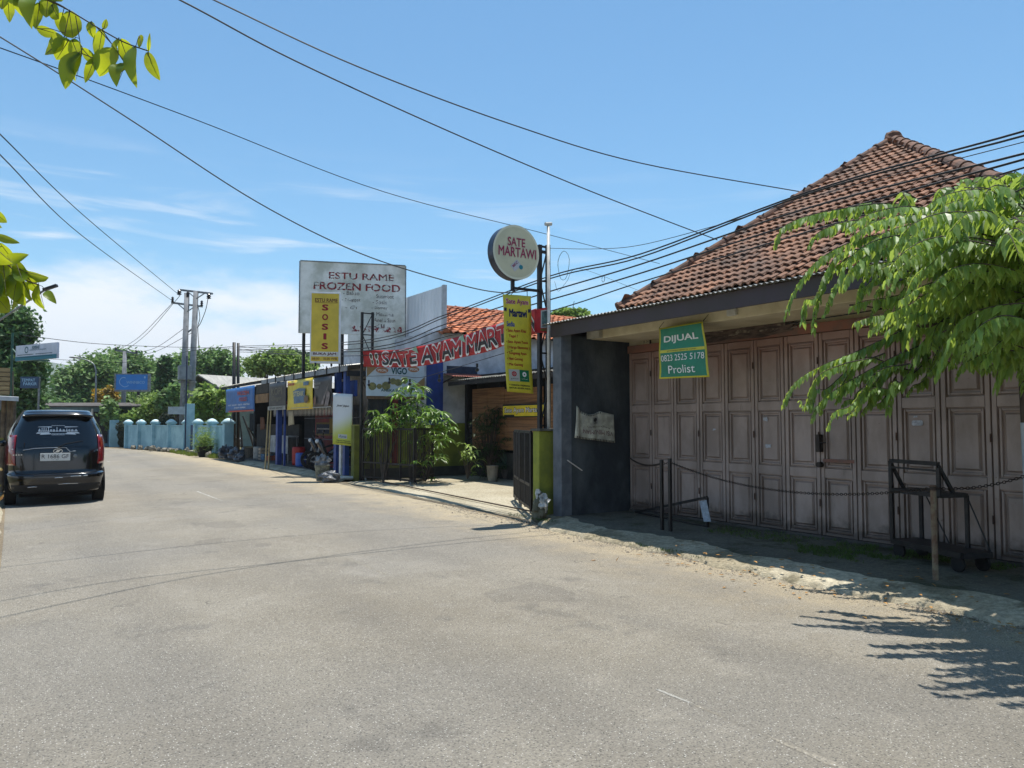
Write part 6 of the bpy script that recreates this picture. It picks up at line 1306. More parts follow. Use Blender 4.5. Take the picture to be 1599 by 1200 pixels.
SP = [
 [(1470, 330, 6.6), (1390, 318, 6.55), (1320, 325, 6.5), (1260, 338, 6.5), (1222, 356, 6.5), (1210, 384, 6.5)],
 [(1400, 345, 6.4), (1330, 345, 6.4), (1280, 362, 6.4), (1262, 385, 6.4)],
 [(1480, 360, 6.3), (1400, 362, 6.2), (1330, 378, 6.15), (1280, 405, 6.15), (1248, 442, 6.2), (1232, 475, 6.2), (1228, 498, 6.2)],
 [(1440, 405, 6.2), (1380, 410, 6.2), (1335, 422, 6.2), (1312, 448, 6.2)],
 [(1430, 310, 6.5), (1410, 300, 6.5), (1420, 318, 6.4), (1432, 345, 6.4)],
 [(1370, 318, 6.6), (1345, 318, 6.6), (1325, 335, 6.6)],
 [(1490, 470, 6.6), (1430, 490, 6.7), (1375, 492, 6.8), (1335, 503, 6.8)],
 [(1500, 500, 6.6), (1440, 505, 6.8), (1390, 525, 6.9), (1340, 548, 7.0), (1290, 568, 7.1), (1250, 590, 7.1), (1232, 612, 7.1), (1223, 632, 7.1)],
 [(1500, 520, 6.6), (1450, 535, 6.7), (1395, 558, 6.8), (1345, 585, 6.9), (1305, 608, 6.9), (1278, 632, 6.9), (1266, 658, 6.9)],
 [(1410, 548, 6.8), (1385, 572, 6.8), (1368, 598, 6.8), (1360, 620, 6.8)],
 [(1340, 590, 6.9), (1320, 605, 6.9), (1304, 630, 6.9)],
 [(1450, 545, 6.7), (1435, 556, 6.7), (1425, 560, 6.7)],
 [(1520, 420, 6.3), (1460, 440, 6.2), (1400, 462, 6.2), (1352, 470, 6.3), (1330, 478, 6.3)],
 [(1530, 440, 6.3), (1470, 462, 6.3), (1410, 482, 6.4), (1360, 515, 6.5)],
 [(1600, 420, 5.7), (1530, 385, 5.5), (1460, 385, 5.4), (1410, 415, 5.3), (1392, 450, 5.3)], [(1600, 400, 5.6), (1540, 350, 5.4), (1480, 345, 5.3), (1430, 365, 5.2), (1405, 400, 5.2)],
 [(1610, 440, 5.5), (1550, 425, 5.3), (1500, 430, 5.2), (1465, 455, 5.15)], [(1610, 380, 5.4), (1560, 345, 5.2), (1520, 345, 5.1), (1490, 375, 5.05)], [(1600, 470, 5.8), (1530, 455, 5.7), (1460, 455, 5.6), (1415, 480, 5.6)],
 [(1610, 340, 5.8), (1550, 310, 5.7), (1490, 315, 5.6), (1445, 340, 5.6)], [(1500, 400, 6.1), (1430, 380, 6.0), (1370, 390, 6.0), (1330, 420, 5.95), (1318, 448, 5.95)], [(1500, 350, 6.2), (1430, 335, 6.1), (1370, 345, 6.05), (1330, 370, 6.0)],
 [(1520, 470, 6.0), (1450, 480, 5.95), (1400, 500, 5.95)], [(1630, 520, 5.4), (1580, 505, 5.2), (1540, 520, 5.1), (1515, 550, 5.1)], [(1620, 560, 5.8), (1560, 545, 5.8), (1510, 565, 5.8)],
]
SP += [[(p[0] + j1, p[1] + j2, p[2] + j3) for p in s_] for s_ in SP[14:] for (j1, j2, j3) in ((22, 14, .28), (-8, -12, -.22))]
for s_ in SP:
    dd = 0. if s_[0][2] < 6. or len(s_) and s_[-1][2] < 6.1 else (.55 if s_[-1][1] > 495 else .12)
    strand([Pt(p[0], p[1], p[2] + dd) for p in s_], .118, .048, .027)
    if s_[-1][1] > 440 and dd:
        for k_ in range(3): j_ = rs.uniform(-.25, .3); strand([Pt(p[0] + 26 + 16 * k_, p[1] + rs.uniform(-10, 26), p[2] + dd + j_) for p in s_[-5:]], .10, .044, .03)
# limbs
LB = [[TP[3], Pt(1560, 450, 6.6), Pt(1480, 420, 6.4), Pt(1440, 405, 6.3)], [TP[3], Pt(1560, 500, 6.6), Pt(1500, 505, 6.6), Pt(1430, 510, 6.7)], [TP[4], Pt(1560, 380, 6.4), Pt(1500, 350, 6.4), Pt(1450, 335, 6.5)],
      [TP[4], Pt(1620, 330, 6.2), Pt(1600, 290, 6.2)], [TP[4], Vector((7.4, 2.6, 3.5)), Vector((6.8, 1.8, 3.8))], [TP[3], Vector((7.6, 2.5, 3.0)), Vector((7.0, 1.2, 3.3))]]
for l in LB: P = spline(l, 6); wood.tube(P, [.055 * (1 - .75 * i / len(P)) for i in range(len(P))], 7)
# dense crown: arching strands in every direction from points inside the crown
CR = [((1580, 300), 6.3, .8), ((1600, 470), 5.9, .8), ((1640, 340), 5.8, 1.), ((1650, 500), 5.6, 1.), ((1550, 330), 6.4, .8), ((1510, 400), 6.3, .7), ((1560, 450), 6.0, .9), ((1500, 480), 6.5, .6), ((1590, 380), 5.8, .9), ((1540, 510), 6.3, .7), ((1600, 540), 6.4, .6), ((1620, 420), 5.4, .9), ((1540, 300), 6.7, .4), ((1600, 285), 6.5, .5)]
for (pp, D, sp) in CR:
    for _ in range(20):
        o_ = at(pp[0] + rs.gauss(0, 30), pp[1] + rs.gauss(0, 28), D + .2 + rs.gauss(0, .3)); a = rs.uniform(0, 6.28); L_ = rs.uniform(.3, .65) * sp / .8; h = Vector((math.cos(a), math.sin(a), 0))
        if h.dot(_r) < -.3 and o_.dot(_r) < 3.2: L_ *= .7
        strand([o_, o_ + h * L_ * .4 + Vector((0, 0, .08)), o_ + h * L_ * .8 + Vector((0, 0, .0)), o_ + h * L_ + Vector((0, 0, -.22 * L_ / .5))], rs.uniform(.10, .15), .055, .042)
# low leader stretching over the road (throws the far shade)
for (a, b, c) in (((7.2, 3.0, 3.0), (6.2, 2.8, 3.0), (5.35, 2.45, 2.7)), ((7.1, 2.8, 3.1), (6.2, 2.2, 3.0), (5.4, 1.8, 2.75)), ((7.2, 2.4, 3.2), (6.5, 1.5, 3.3), (5.8, 1.0, 3.1))):
    a, b, c = Vector(a), Vector(b), Vector(c); P = spline([a, b, c], 8); wood.tube(P, [.03 * (1 - .7 * i / len(P)) for i in range(len(P))], 6)
    for i in range(4, len(P)):
        for sd in (-1, 1):
            h = Vector((rs.uniform(-1.2, .3), sd * 1., 0)).normalized(); L_ = rs.uniform(.3, .5); strand([P[i], P[i] + h * L_ * .5 + Vector((0, 0, .05)), P[i] + h * L_ + Vector((0, 0, -.12))], .12, .05, .032)
for _ in range(110):
    o_ = Vector((rs.uniform(6.0, 8.2), rs.uniform(.6, 3.6), rs.uniform(2.9, 3.9))); a = rs.uniform(0, 6.28); h = Vector((math.cos(a), math.sin(a), 0)); L_ = rs.uniform(.4, .7)
    if (o_ - TB).xy.length > 2.6 or (o_.dot(_r) / o_.dot(_f) * 1200 + 800) < 1560: continue
    strand([o_, o_ + h * L_ * .5 + Vector((0, 0, .08)), o_ + h * L_ + Vector((0, 0, -.2))], .13, .055, .05)
leaves.build('crown', lfn, tree); wood.build('branches', M['bark'], tree)
# overhanging branches at the left, from a tree that stands just outside the frame
lfy = mat('backlit_leaf', '4c7428', '3c6020', 6, .35, tone=.6, trans=.55, tcol='b8c028')
tb = Vector(_r * -3.1 + _f * .9); tb.z = 0; t = thing('overhanging_tree', 'tree at the left edge whose sunlit leafy branch tips hang into view', 'tree', tb); wood = MB(); leaves = MB()
crotch = tb + Vector((0, 0, 2.4)); wood.tube([tb, tb + Vector((.03, .02, 1.2)), crotch, tb + Vector((.05, 0, 3.4))], [.11, .09, .075, .05], 12)
D = 1.75
tw = [at(-700, -520, 1.5), at(-300, -260, 1.7), at(-60, -60, D), at(75, 0, D), at(110, 18, D), at(150, 42, D), at(185, 62, D), at(208, 72, D), at(232, 80, D)]
P = spline([crotch] + tw, 6); wood.tube(P, [max(.0016, .02 * (1 - (i / len(P))) ** 3.2) for i in range(len(P))], 6)
def bigleaf(mb, b, d, L, W, nrm, fold, droop, tone):
    d = d.normalized(); s_ = d.cross(nrm).normalized(); n = s_.cross(d).normalized(); vs = []; K = 9; cv = rs.uniform(-.25, .25); tw_ = rs.uniform(-.5, .5)
    for i in range(K + 1):
        u = i / K; w = W * .5 * (math.sin(math.pi * min(1, u * .98 + .02) ** .8) ** .75 if i < K else 0) + .0004; c = b + d * L * u + n * L * cv * math.sin(u * math.pi) + s_ * L * .06 * math.sin(u * 3.1)
        sd = (s_ * math.cos(tw_ * u) + n * math.sin(tw_ * u)); up_ = sd.cross(d).normalized()
        for k, h in ((-1, fold), (-.5, fold * .4), (0, 0), (.5, fold * .4), (1, fold)): vs.append(c + sd * w * k + up_ * w * h * 1.6 + up_ * .04 * w * math.sin(u * 20 + k))
    mb.add(vs, [(i * 5 + k, i * 5 + k + 1, i * 5 + 6 + k, i * 5 + 5 + k) for i in range(K) for k in range(4)], tone)
def LF(px, py, tx, ty, wpx, depth=D, tone=None, dz=0.):
    a, b = at(px, py, depth), at(tx, ty, depth + dz); near = min(TWIG, key=lambda q_: (q_ - a).length)
    if (near - a).length < .12: wood.tube([near, near.lerp(a, .5) + Vector((0, 0, .004)), a + (b - a) * .12], .0009, 4)
    wood.tube([a, a + (b - a) * .5, a + (b - a) * .93], [.0011, .0008, .0004], 4)
    L_ = (b - a).length; bigleaf(leaves, a, (b - a), L_, wpx / 1200 * depth * 1.15, (-_f + _r * rs.uniform(-.5, .5) + UP * rs.uniform(-.3, .3)), .12, .0, rs.random() if tone is None else tone)
TWIG = list(P)
for (a_, b_) in (((108, 20), (100, 60)), ((118, 25), (128, 84)), ((150, 42), (183, 78)), ((128, 84), (148, 92)), ((160, 48), (196, 100))):
    for k_ in range(6): TWIG.append(at(a_[0] + (b_[0] - a_[0]) * k_ / 5, a_[1] + (b_[1] - a_[1]) * k_ / 5, D))
for q in ((5, -12, 4, 15, 16), (12, -5, 15, 36, 22), (40, -8, 40, 30, 24), (55, -5, 50, 46, 20), (62, 5, 56, 46, 18), (75, -6, 72, 28, 22), (80, 8, 92, 30, 18), (98, 20, 94, 50, 16), (108, 18, 114, 60, 30), (57, 44, 92, 54, 14), (100, 60, 70, 86, 30), (108, 62, 88, 94, 26), (112, 62, 124, 92, 22), (122, 82, 102, 140, 24), (128, 84, 118, 128, 16), (142, 34, 146, 60, 12), (160, 46, 152, 94, 14), (162, 46, 166, 30, 9), (128, 76, 150, 100, 14), (148, 92, 133, 130, 16), (183, 78, 155, 120, 28), (186, 60, 185, 95, 10), (188, 62, 202, 100, 24), (196, 100, 182, 136, 18), (205, 102, 182, 118, 14), (210, 74, 214, 138, 17), (218, 56, 220, 72, 14), (230, 82, 250, 126, 16), (232, 80, 234, 52, 5), (90, -10, 96, 3, 26), (20, -20, 30, 12, 20), (208, 75, 200, 110, 8)): LF(*q, dz=rs.uniform(-.03, .03))
for (a, b) in (((108, 20), (100, 60)), ((118, 25), (128, 84)), ((150, 42), (183, 78)), ((128, 84), (148, 92)), ((160, 48), (196, 100))): wood.tube([at(*a, D), at(*b, D)], .0012, 4)
D2 = 1.9; tw = [at(-600, 300, 1.6), at(-150, 350, 1.8), at(-20, 395, D2), at(10, 412, D2), at(35, 435, D2), at(60, 445, D2)]
P = spline([crotch + Vector((0, 0, -.5))] + tw, 6); wood.tube(P, [max(.0018, .018 * (1 - (i / len(P))) ** 2.8) for i in range(len(P))], 6)
TWIG = list(P)
for q in ((-12, 330, 11, 348, 14), (-14, 345, 3, 356, 10), (-6, 368, 31, 380, 11), (12, 405, 45, 398, 17), (-10, 385, 20, 412, 24), (-15, 400, 12, 440, 34), (5, 412, 10, 465, 36), (-20, 420, -2, 470, 34), (20, 425, 40, 462, 26), (28, 425, 18, 486, 24), (30, 420, 66, 440, 12), (40, 425, 76, 434, 10), (36, 440, 50, 470, 16), (60, 445, 70, 484, 13), (72, 455, 88, 475, 12), (58, 448, 58, 470, 6), (45, 435, 62, 458, 14), (15, 430, 40, 478, 22), (0, 380, 30, 420, 20), (24, 408, 36, 440, 18), (-25, 440, 15, 488, 28), (-5, 335, -12, 365, 16)): LF(*q, depth=D2, dz=rs.uniform(-.05, .05))
for _ in range(90):
    c = crotch + Vector((rs.gauss(0, .4) - .2, rs.gauss(0, .4), rs.uniform(.6, 1.6))); leaf(leaves, c, rv(rs), .09, .04, None, .15, .2, rs.random())
leaves.build('leaves', lfy, t, smooth=True); wood.build('branches', M['bark'], t)
# lamp arm poking through the leaves
Dp = 9.0; b = Vector(at(-60, 700, Dp)); b.z = 0; t = thing('lamp_arm', 'thin slanting lamp arm behind the leaves at the left edge', 'street lamp', b); m = MB(); m.cyl(b, at(-60, 540, Dp), .04); m.tube([at(-60, 540, Dp), at(0, 500, Dp), at(70, 453, Dp)], .012, 6); m.build('arm', M['grey_steel'], t); m = MB(); m.bar(at(68, 453, Dp), at(89, 446, Dp), .045, .03); m.build('lamp_head', M['black_steel'], t)

# ================================================================ CAR
def car():
    KX = 1.045; x0, y0 = .68, 16.85; t = thing('parked_car', 'black people carrier seen from behind at the left edge of the road', 'car', (x0, y0 + 2, 0))
    ZT = [(z_ * 1.045, w_ * KX, r_, f_) for z_, w_, r_, f_ in [(.21, .73, .12, 4.0), (.25, .79, .03, 4.08), (.34, .815, -.01, 4.14), (.50, .825, -.03, 4.15), (.565, .825, -.02, 4.15), (.58, .815, .03, 4.12), (.60, .81, .055, 4.1), (.70, .815, .06, 4.05), (.84, .815, .07, 4.0), (1.0, .81, .09, 3.7), (1.08, .80, .12, 3.3), (1.20, .785, .155, 3.15), (1.35, .745, .215, 2.95), (1.50, .675, .27, 2.65), (1.62, .615, .33, 2.4), (1.69, .57, .40, 2.2), (1.72, .54, .55, 2.05), (1.735, .35, .85, 1.8)]]
    zz = [r[0] for r in ZT]
    def prof(z): return [float(np.interp(z, zz, [r[i] for r in ZT])) for i in (1, 2, 3)]
    def ex(z): return 5.4 if z < 1.0 else 5.4 - (z - 1.0) * 1.9
    def ring(z, n=64, k=0.):
        w, yr, yf = prof(z); yc, hl = (yr + yf) / 2, (yf - yr) / 2; e_ = 2 / ex(z); o = []
        for i in range(n):
            a = 2 * math.pi * (i + .5) / n; c, s_ = math.cos(a), math.sin(a); o.append((x0 + math.copysign(abs(c) ** e_, c) * (w + k), y0 + yc + math.copysign(abs(s_) ** e_, s_) * (hl + k), z))
        return o
    zs = [z_ * 1.045 for z_ in [.21, .23, .25, .29, .34, .42, .50, .54, .565, .572, .58, .60, .65, .70, .77, .84, .92, 1.0, 1.04, 1.08, 1.14, 1.2, 1.28, 1.35, 1.43, 1.5, 1.56, 1.62, 1.66, 1.69, 1.71, 1.72, 1.73, 1.735]]
    m = MB(); m.rings([ring(z) for z in zs]); n = len(m.v); m.f.append(tuple(range(n - 64, n))); m.t.append(.5); m.f.append(tuple(range(64))[::-1]); m.t.append(.5)
    body = m.build('body', mat('black_car_paint', '090b10', '0b0d12', 2, .16, coat=.5), t, smooth=True)
    def S(fx, z, off=.004):
        w, yr, yf = prof(z); hl = (yf - yr) / 2; e_ = ex(z); x = fx * w; y = yr + hl * (1 - (1 - min(.9999, abs(fx)) ** e_) ** (1 / e_)); return Vector((x0 + x, y0 + y - off, z + off * .3))
    def patch(fn0, fn1, z0, z1, off=.004, nx=14, nz=8):
        m = MB(); vs = []
        for j in range(nz + 1):
            v = j / nz; z = z0 + (z1 - z0) * v; a, b = fn0(v), fn1(v)
            for i in range(nx + 1): vs.append(S(a + (b - a) * i / nx, z, off))
        m.add(vs, [(j * (nx + 1) + i, j * (nx + 1) + i + 1, (j + 1) * (nx + 1) + i + 1, (j + 1) * (nx + 1) + i) for j in range(nz) for i in range(nx)]); return m
    glass = mat('tinted_glass', '05070a', rough=.04, spec=.8)
    patch(lambda v: -.80 + .0 * v, lambda v: .80, 1.10, 1.66, .007, 22, 10).build('rear_window', glass, t, smooth=True)
    patch(lambda v: -.97, lambda v: .97, .222, .40, .006, 30, 5).build('bumper_shade_dirt', mat('shade_dirt_black', '0c0d0f', '141416', 8, .75), t, smooth=True)  # rough black patch carries the shade and dirt low on the bumper
    # window surround and tailgate shut line
    def line(pts, r, name, mt): m = MB(); m.tube([S(a, z, .006) for a, z in pts], r, 6); m.build(name, mt, t)
    sh = mat('shut_line_black', '030304', rough=.9)
    line([(-.80, 1.06), (-.82, .85), (-.82, .68), (-.78, .62), (-.6, .60), (0, .595), (.6, .60), (.78, .62), (.82, .68), (.82, .85), (.80, 1.06)], .006, 'shut_line', sh)
    line([(-.84, .572), (-.4, .568), (0, .566), (.4, .568), (.84, .572)], .008, 'bumper_gap', sh)
    chrome = mat('chrome', 'c4c8cc', rough=.12, metal=1.)
    line([(-.66, 1.045), (-.45, 1.075), (-.05, 1.085), (.16, 1.08), (.24, 1.0), (.30, 1.015), (.80, 1.02)], .005, 'chrome_strip', chrome)
    m = MB(); m.tube([S(.0, 1.09, .014), S(.16, 1.15, .02), S(.5, 1.20, .02)], .007, 6); m.build('wiper', sh, t)
    # lights
    for s_ in (-1, 1):
        m = patch(lambda v: s_ * (.79 + .04 * v), lambda v: s_ * .99, .76, 1.32, .012, 6, 12); L_ = m.build('tail_light', mat('red_lens', '8c0c10', '6a080c', 9, .15, coat=.8), t, smooth=True, th=.012)
        for (z0, z1, mt) in ((.98, 1.07, mat('clear_lens', 'b8a8a8', rough=.2)), (1.12, 1.19, mat('dark_red_lens', '4c0608', rough=.2))):
            m = patch(lambda v: s_ * .84, lambda v: s_ * .94, z0, z1, .022, 4, 4); m.build('lens', mt, L_, smooth=True)
    # plate
    f = Face(S(-.06, .905, .02) + Vector((0, 0, 0)), (1, 0, 0)); f.c.x = x0 - .04; m = MB(); f.panel(m, -.245, .245, -.072, .072, -.02, 0); pl = m.build('number_plate', mat('plate_white', 'c8cac8', rough=.4), t, bevel=.004)
    m = MB(); f.text(m, 'R 1686 GF', 0, .012, .44, .075, .003, bold=.01); f.text(m, '11 27', 0, -.05, .11, .018, .003); f.ring(m, 0, 0, .0, .0, .0); m.build('plate_lettering', M['letter_black'], pl)
    m = MB(); m.tube([S(-.33, 1.0, .01), S(.28, 1.0, .01)], .012, 6) if False else m.quad(S(-.36, .985, .009), S(.3, .985, .009), S(.3, .835, .009), S(-.36, .835, .009)); m.build('plate_recess', mat('gloss_black', '07080b', rough=.2), t)
    m = MB(); c = S(.34, .92, .01); m.lathe(c + Vector((0, .0, 0)), [(.035, 0), (.035, .01), (.02, .014), (0, .014)], 16, (0, -1, 0)); m.build('lock', mat('dull_chrome', '6c7074', rough=.3, metal=.8), t)
    fe = Face(S(.0, 1.015, .014), (1, 0, 0)); fe.x = fe.x * 1.15; fe.y = fe.y * 1.15; m = MB(); fe.ring(m, -.0, 0, .068, .042, .010); fe.quad = None
    m.quad(fe.p(-.04, -.02, .003), fe.p(.01, -.02, .003), fe.p(.04, .02, .003), fe.p(-.01, .022, .003)); m.build('emblem', chrome, t)
    m = MB(); fe.text(m, 'Xenia', -.56, -.045, .13, .035, -.035, bold=.01, shear=.2) if False else [fe.rect(m, -.62 + i * .035, -.60 + i * .035, -.06, -.045, -.04) for i in range(4)]; m.build('badge', chrome, t)
    # window calligraphy: bands of looping strokes
    fw = Face(S(0, 1.40, .012), (1, 0, 0), (S(0, 1.5) - S(0, 1.3))); fw.x = fw.x * 1.2; fw.y = fw.y * 1.45; ink = mat('window_decal', 'd4d8dc', rough=.5); m = MB(); r_ = random.Random(9)
    x = -.27
    while x < .27:
        k = r_.random(); w = .02 + .03 * r_.random(); m.add([fw.p(x, -.012, .006), fw.p(x + w, -.012, .006), fw.p(x + w, .000, .006), fw.p(x, .000, .006)], [(0, 1, 2, 3)])
        if k > .3: fw.rect(m, x + w * .4, x + w * .4 + .009, 0, .025 + .03 * r_.random(), .006)
        if k < .5: fw.ring(m, x + w * .5, .008, .014, .012, .007, 0, 360, .006, 10)
        x += w + .006
    m.build('window_lettering', ink, t)
    m = MB()
    for s_ in (-1, 1):
        for yy, l0, l1 in ((.045, .09, .28), (-.035, .12, .30), (-.05, .10, .25)): m.quad(fw.p(s_ * l0, yy, .006), fw.p(s_ * l1, yy + .006 * (1 if yy > 0 else -1), .006), fw.p(s_ * (l1 - .02), yy + .012, .006), fw.p(s_ * l0, yy + .014, .006))
    for i in range(9): fw.ring(m, -.08 + i * .02, -.05, .014, .013, .005, 0, 360, .006, 8); fw.ring(m, -.08 + i * .02, .065, .013, .010, .004, 0, 180, .006, 8)
    m.build('window_ornament', ink, t)
    # spoiler, rear wiper-less roof edge, bumper trim
    m = MB(); R_ = []
    for i in range(15):
        fx = -1 + 2 * i / 14; x = x0 + fx * .585; yb = y0 + .20 + .09 * fx ** 4; R_.append([(x, yb, 1.70 - .03 * fx ** 4), (x, yb + .01, 1.725 - .03 * fx ** 4), (x, yb + .35, 1.775 - .04 * fx ** 4), (x, yb + .36, 1.70 - .03 * fx ** 4), (x, yb + .1, 1.67 - .03 * fx ** 4)])
    m.rings(R_); m.f += [tuple(range(5)), tuple(range(len(m.v) - 5, len(m.v)))]; m.t += [.5, .5]; m.build('spoiler', MATS['black_car_paint'], t, smooth=True)
    for (a, b, z) in ((-.55, -.38, .36), (.02, .40, .40), (-.05, .10, .52), (.25, .45, .54), (.5, .58, .545)): line([(a, z), ((a + b) / 2, z + .006), (b, z + .003)], .007, 'bumper_trim', chrome)
    for s_ in (-1, 1):
        m = MB(); vs = []
        def side(y, z, off=.006):
            w, yr, yf = prof(z); yc, hl = (yr + yf) / 2, (yf - yr) / 2; e_ = ex(z); return Vector((x0 + s_ * (w * (1 - min(.999, abs((y - yc) / hl)) ** e_) ** (1 / e_) + off), y0 + y, z))
        for (ya, yb) in ((.55, 1.15), (1.22, 2.05), (2.12, 2.75)):
            m = MB(); n0 = [side(ya + (yb - ya) * i / 8, 1.14 + (1.55 - 1.14) * j / 6) for j in range(7) for i in range(9)]; m.add(n0, [(j * 9 + i, j * 9 + i + 1, (j + 1) * 9 + i + 1, (j + 1) * 9 + i) for j in range(6) for i in range(8)]); m.build('side_window', glass, t, smooth=True)
        m = MB(); m.blob((x0 + s_ * .93, y0 + 2.85, 1.12), (.09, .05, .07), 1, 0, 12, 8); m.bar((x0 + s_ * .78, y0 + 2.85, 1.09), (x0 + s_ * .9, y0 + 2.85, 1.1), .03); m.build('wing_mirror', MATS['black_car_paint'], t, smooth=True)
    for s_ in (-1, 1):
        for y in (.68, 3.3):
            m = MB(); c = Vector((x0 + s_ * .83, y0 + y, .31)); m.lathe(c, [(.18, 0), (.29, .0), (.31, -.02), (.31, -.17), (.29, -.19), (.18, -.19), (.18, 0)], 30, (s_, 0, 0)); w = m.build('wheel', MATS['rubber'], t, smooth=False)
            m = MB(); m.lathe(c, [(.18, -.03), (.17, -.05), (.05, -.02), (0, -.015)], 24, (s_, 0, 0)); m.build('rim', M['grey_steel'], w)
            m = MB(); m.lathe(c + Vector((-s_ * .005, 0, 0)), [(.335, .002), (.365, .004), (.365, -.02), (.335, -.02)], 30, (s_, 0, 0)); m.v = [(a, b, max(c_, .22)) for a, b, c_ in m.v]; m.build('wheel_arch', sh, t)
    m = MB(); m.box(x0 - .6, x0 + .6, y0 + .25, y0 + 3.8, .16, .22); m.build('underbody', sh, t)
car()
# ================================================================ OVERHEAD CABLES
CN = 0
def cable(label, pts, r=.008, grp='overhead cables', n=8):
    m = MB(); m.tube(spline(pts, n), r, 5); return tag(m.build('overhead_cable', M['cable']), label, 'cable', grp)
cable('upper long cable sweeping from the top of the sky to the tiled roof', [at(-200, -290, 6.5), at(60, -130, 7.4), at(333, 0, 9), at(560, 105, 10), at(800, 195, 11.5), at(1000, 255, 13), at(1262, 302, 14.6)], .010)
cable('lower long cable sweeping from the top of the sky to the tiled roof', [at(-200, -230, 5.8), at(40, -115, 6.6), at(280, 0, 8), at(460, 95, 9.3), at(700, 205, 11), at(900, 290, 12.7), at(1040, 345, 13.8), at(1120, 375, 14.6)], .010)
cable('thick cable from the left edge down to the round sign tower', [at(-300, -120, 8), at(0, 58, 9), at(200, 185, 9.8), at(400, 315, 10.8), at(560, 395, 11.6), at(700, 440, 12.2), at(780, 457, 12.5), tw1.location + Vector((0, 0, ty1.z - .75))], .009)
cable('thin cable crossing the whole sky behind the round sign', [at(-200, 10, 9), at(0, 75, 11), at(300, 185, 14), at(600, 300, 18), at(850, 365, 22), at(1030, 412, 26)], .009)
cable('upper of two wires running from the left edge to the twin leg pole', [at(-60, 150, 13), at(0, 210, 15), at(140, 345, 26), at(281, 462, 43.8)], .014)
cable('lower of two wires running from the left edge to the twin leg pole', [at(-60, 190, 13), at(0, 242, 15), at(130, 370, 26), at(269, 470, 43.8)], .014)
XS = (370, 470, 560, 700, 860, 1000, 1262, 1599, 1750)
BL = ['top one of the bundle of cables along the roadside', 'second cable of the bundle along the roadside', 'third cable of the bundle along the roadside', 'fourth cable of the bundle along the roadside', 'lowest cable of the bundle along the roadside', 'thin pale separate cable above the roadside bundle']
for lb, ys_, xo, r in zip(BL, ((541, 548, 533, 490, 431, 397, 300, 205, 155), (543, 550, 537, 494, 435, 402, 303, 212, 163), (546, 554, 545, 505, 455, 413, 325, 240, 195), (548, 556, 549, 512, 468, 427, 343, 249, 205), (550, 558, 556, 525, 486, 441, 362, 262, 220), (538, 545, 526, 478, 388, 383, 312, 222, 180)), (7.6, 7.62, 7.66, 7.7, 7.75, 7.9), (.011, .011, .012, .012, .010, .005)):
    pts = [at(370, ys_[0], 36)] + [PX(x, y, xo) for x, y in zip(XS[2:], ys_[2:])]
    if lb.startswith('thin'): pts = [PX(x, y, xo) for x, y in ((857, 388), (930, 389), (1000, 383), (1120, 352), (1262, 309), (1599, 222))]
    cable(lb, pts, r, 'cables along the roadside')
m = MB(); c = PX(880, 415, 7.8); m.tube([c + Vector((0, .16 * math.cos(a) * (1 + .1 * math.sin(3 * a)), .25 * math.sin(a))) for a in np.arange(0, 8.2, .4)], .004, 5); m.tube(spline([PX(866, 440, 7.8), PX(872, 455, 7.8), PX(885, 440, 7.8), PX(905, 420, 7.8), PX(1000, 455, 7.8)], 6), .003, 5)
tag(m.build('cable_loop', M['cable']), 'loose loop of thin wire hanging right of the pipe mast', 'cable')
m = MB(); c = PX(942, 436, 7.75); m.tube([c + Vector((0, .035 * math.cos(a), .05 * math.sin(a))) for a in np.arange(0, 6.5, .5)], .004, 5); tag(m.build('cable_ring', M['cable']), 'small ring of wire hanging on the roadside cables', 'cable')
FLB = ['far wire from the twin leg pole towards the far pole, highest', 'far wire from the twin leg pole towards the far pole, second', 'far wire from the twin leg pole towards the far pole, third', 'far wire from the twin leg pole towards the far pole, lowest']
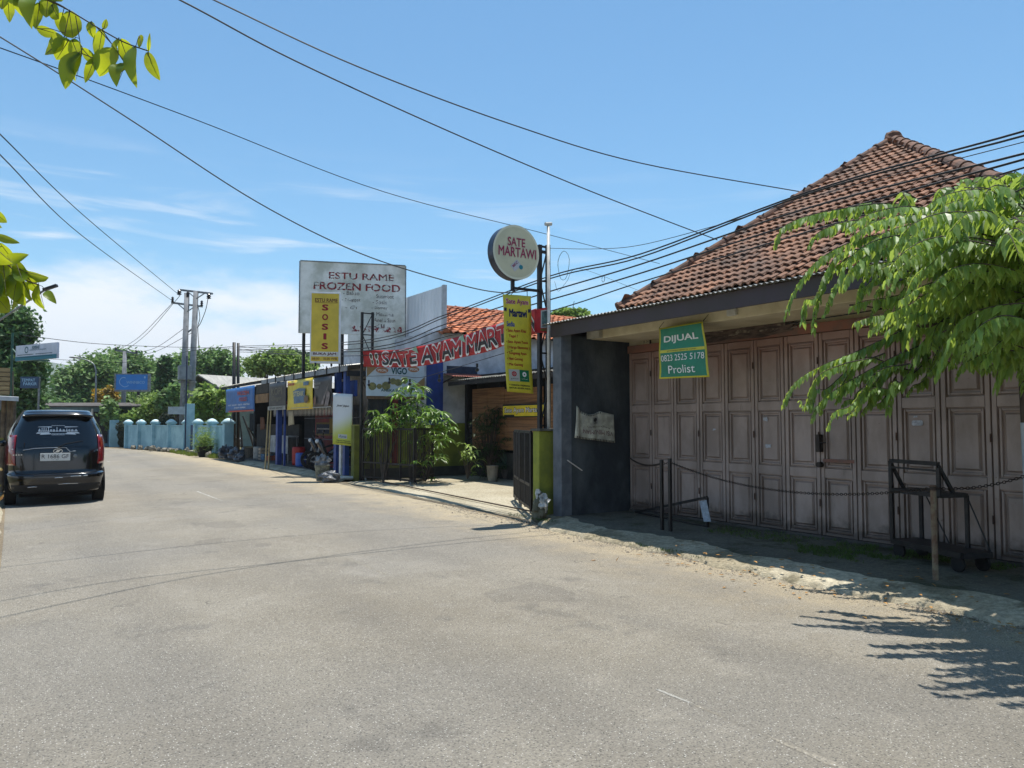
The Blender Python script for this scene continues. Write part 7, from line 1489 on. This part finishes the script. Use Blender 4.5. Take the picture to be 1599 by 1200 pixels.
for lb, (a, b) in zip(FLB, (((269, 474), (184, 548)), ((281, 462), (196, 548)), ((292, 510), (212, 552)), ((300, 520), (205, 556)))):
    A, B_ = at(*a, 43.8), at(*b, 64); cable(lb, [A, (A + B_) / 2 + Vector((0, 0, -.35)), B_], .016, 'far wires between the poles')
for lb, pts in (('nearly level wire from the white roadside sign to the dark poles', ((36, 524, 22), (150, 537, 27), (260, 542, 32), (366, 544, 36))), ('level wire just below it ending at the twin dark poles', ((60, 560, 40), (200, 566, 40), (300, 548, 38), (366, 541, 36))), ('low wire from the dark poles to the legs of the painted board', ((372, 541, 36), (420, 546, 31), (463, 545, 24))), ('lower wire from the dark poles to the yellow light box', ((372, 545, 36), (430, 552, 30), (486, 553, 22)))):
    cable(lb, [at(*p) for p in pts], .010, 'wires at the twin dark poles')
# string of festoon wires over the forecourt
cable('black festoon wire with bulbs sagging over the forecourt', [at(570, 588, 19.2), at(620, 587, 17.5), at(655, 590, 16.8), at(700, 578, 15.2), at(760, 560, 13.2), at(800, 548, 12.3)], .006, None)
for i, (px, py) in enumerate(((576, 594), (608, 590), (640, 592), (686, 585), (745, 568))):
    c = at(px, py, 18.5 - i * 1.3); m = MB(); m.cyl(c, c - Vector((0, 0, .07)), .02, n=8); m.blob(c - Vector((0, 0, .11)), .035, 1, 0, 10, 6); tag(m.build('festoon_bulb', M['black_steel']), 'small dark bulb hanging on the festoon wire over the forecourt', 'bulb', 'bulbs of the festoon wire')
# ================================================================ AIR: even pale haze round the whole scene
hz = MB(); hz.box(-2600, 2600, -2600, 2600, -8, 190)
hm = bpy.data.materials.new('haze'); hm.use_nodes = True; t_ = hm.node_tree; t_.nodes.clear(); o_ = t_.nodes.new('ShaderNodeOutputMaterial'); v_ = t_.nodes.new('ShaderNodeVolumePrincipled')
v_.inputs['Density'].default_value = .0003; v_.inputs['Color'].default_value = (.86, .92, 1, 1); t_.links.new(v_.outputs[0], o_.inputs['Volume'])
h_ = hz.build('haze', hm, loc=(0, 0, 0)); h_['kind'] = 'stuff'
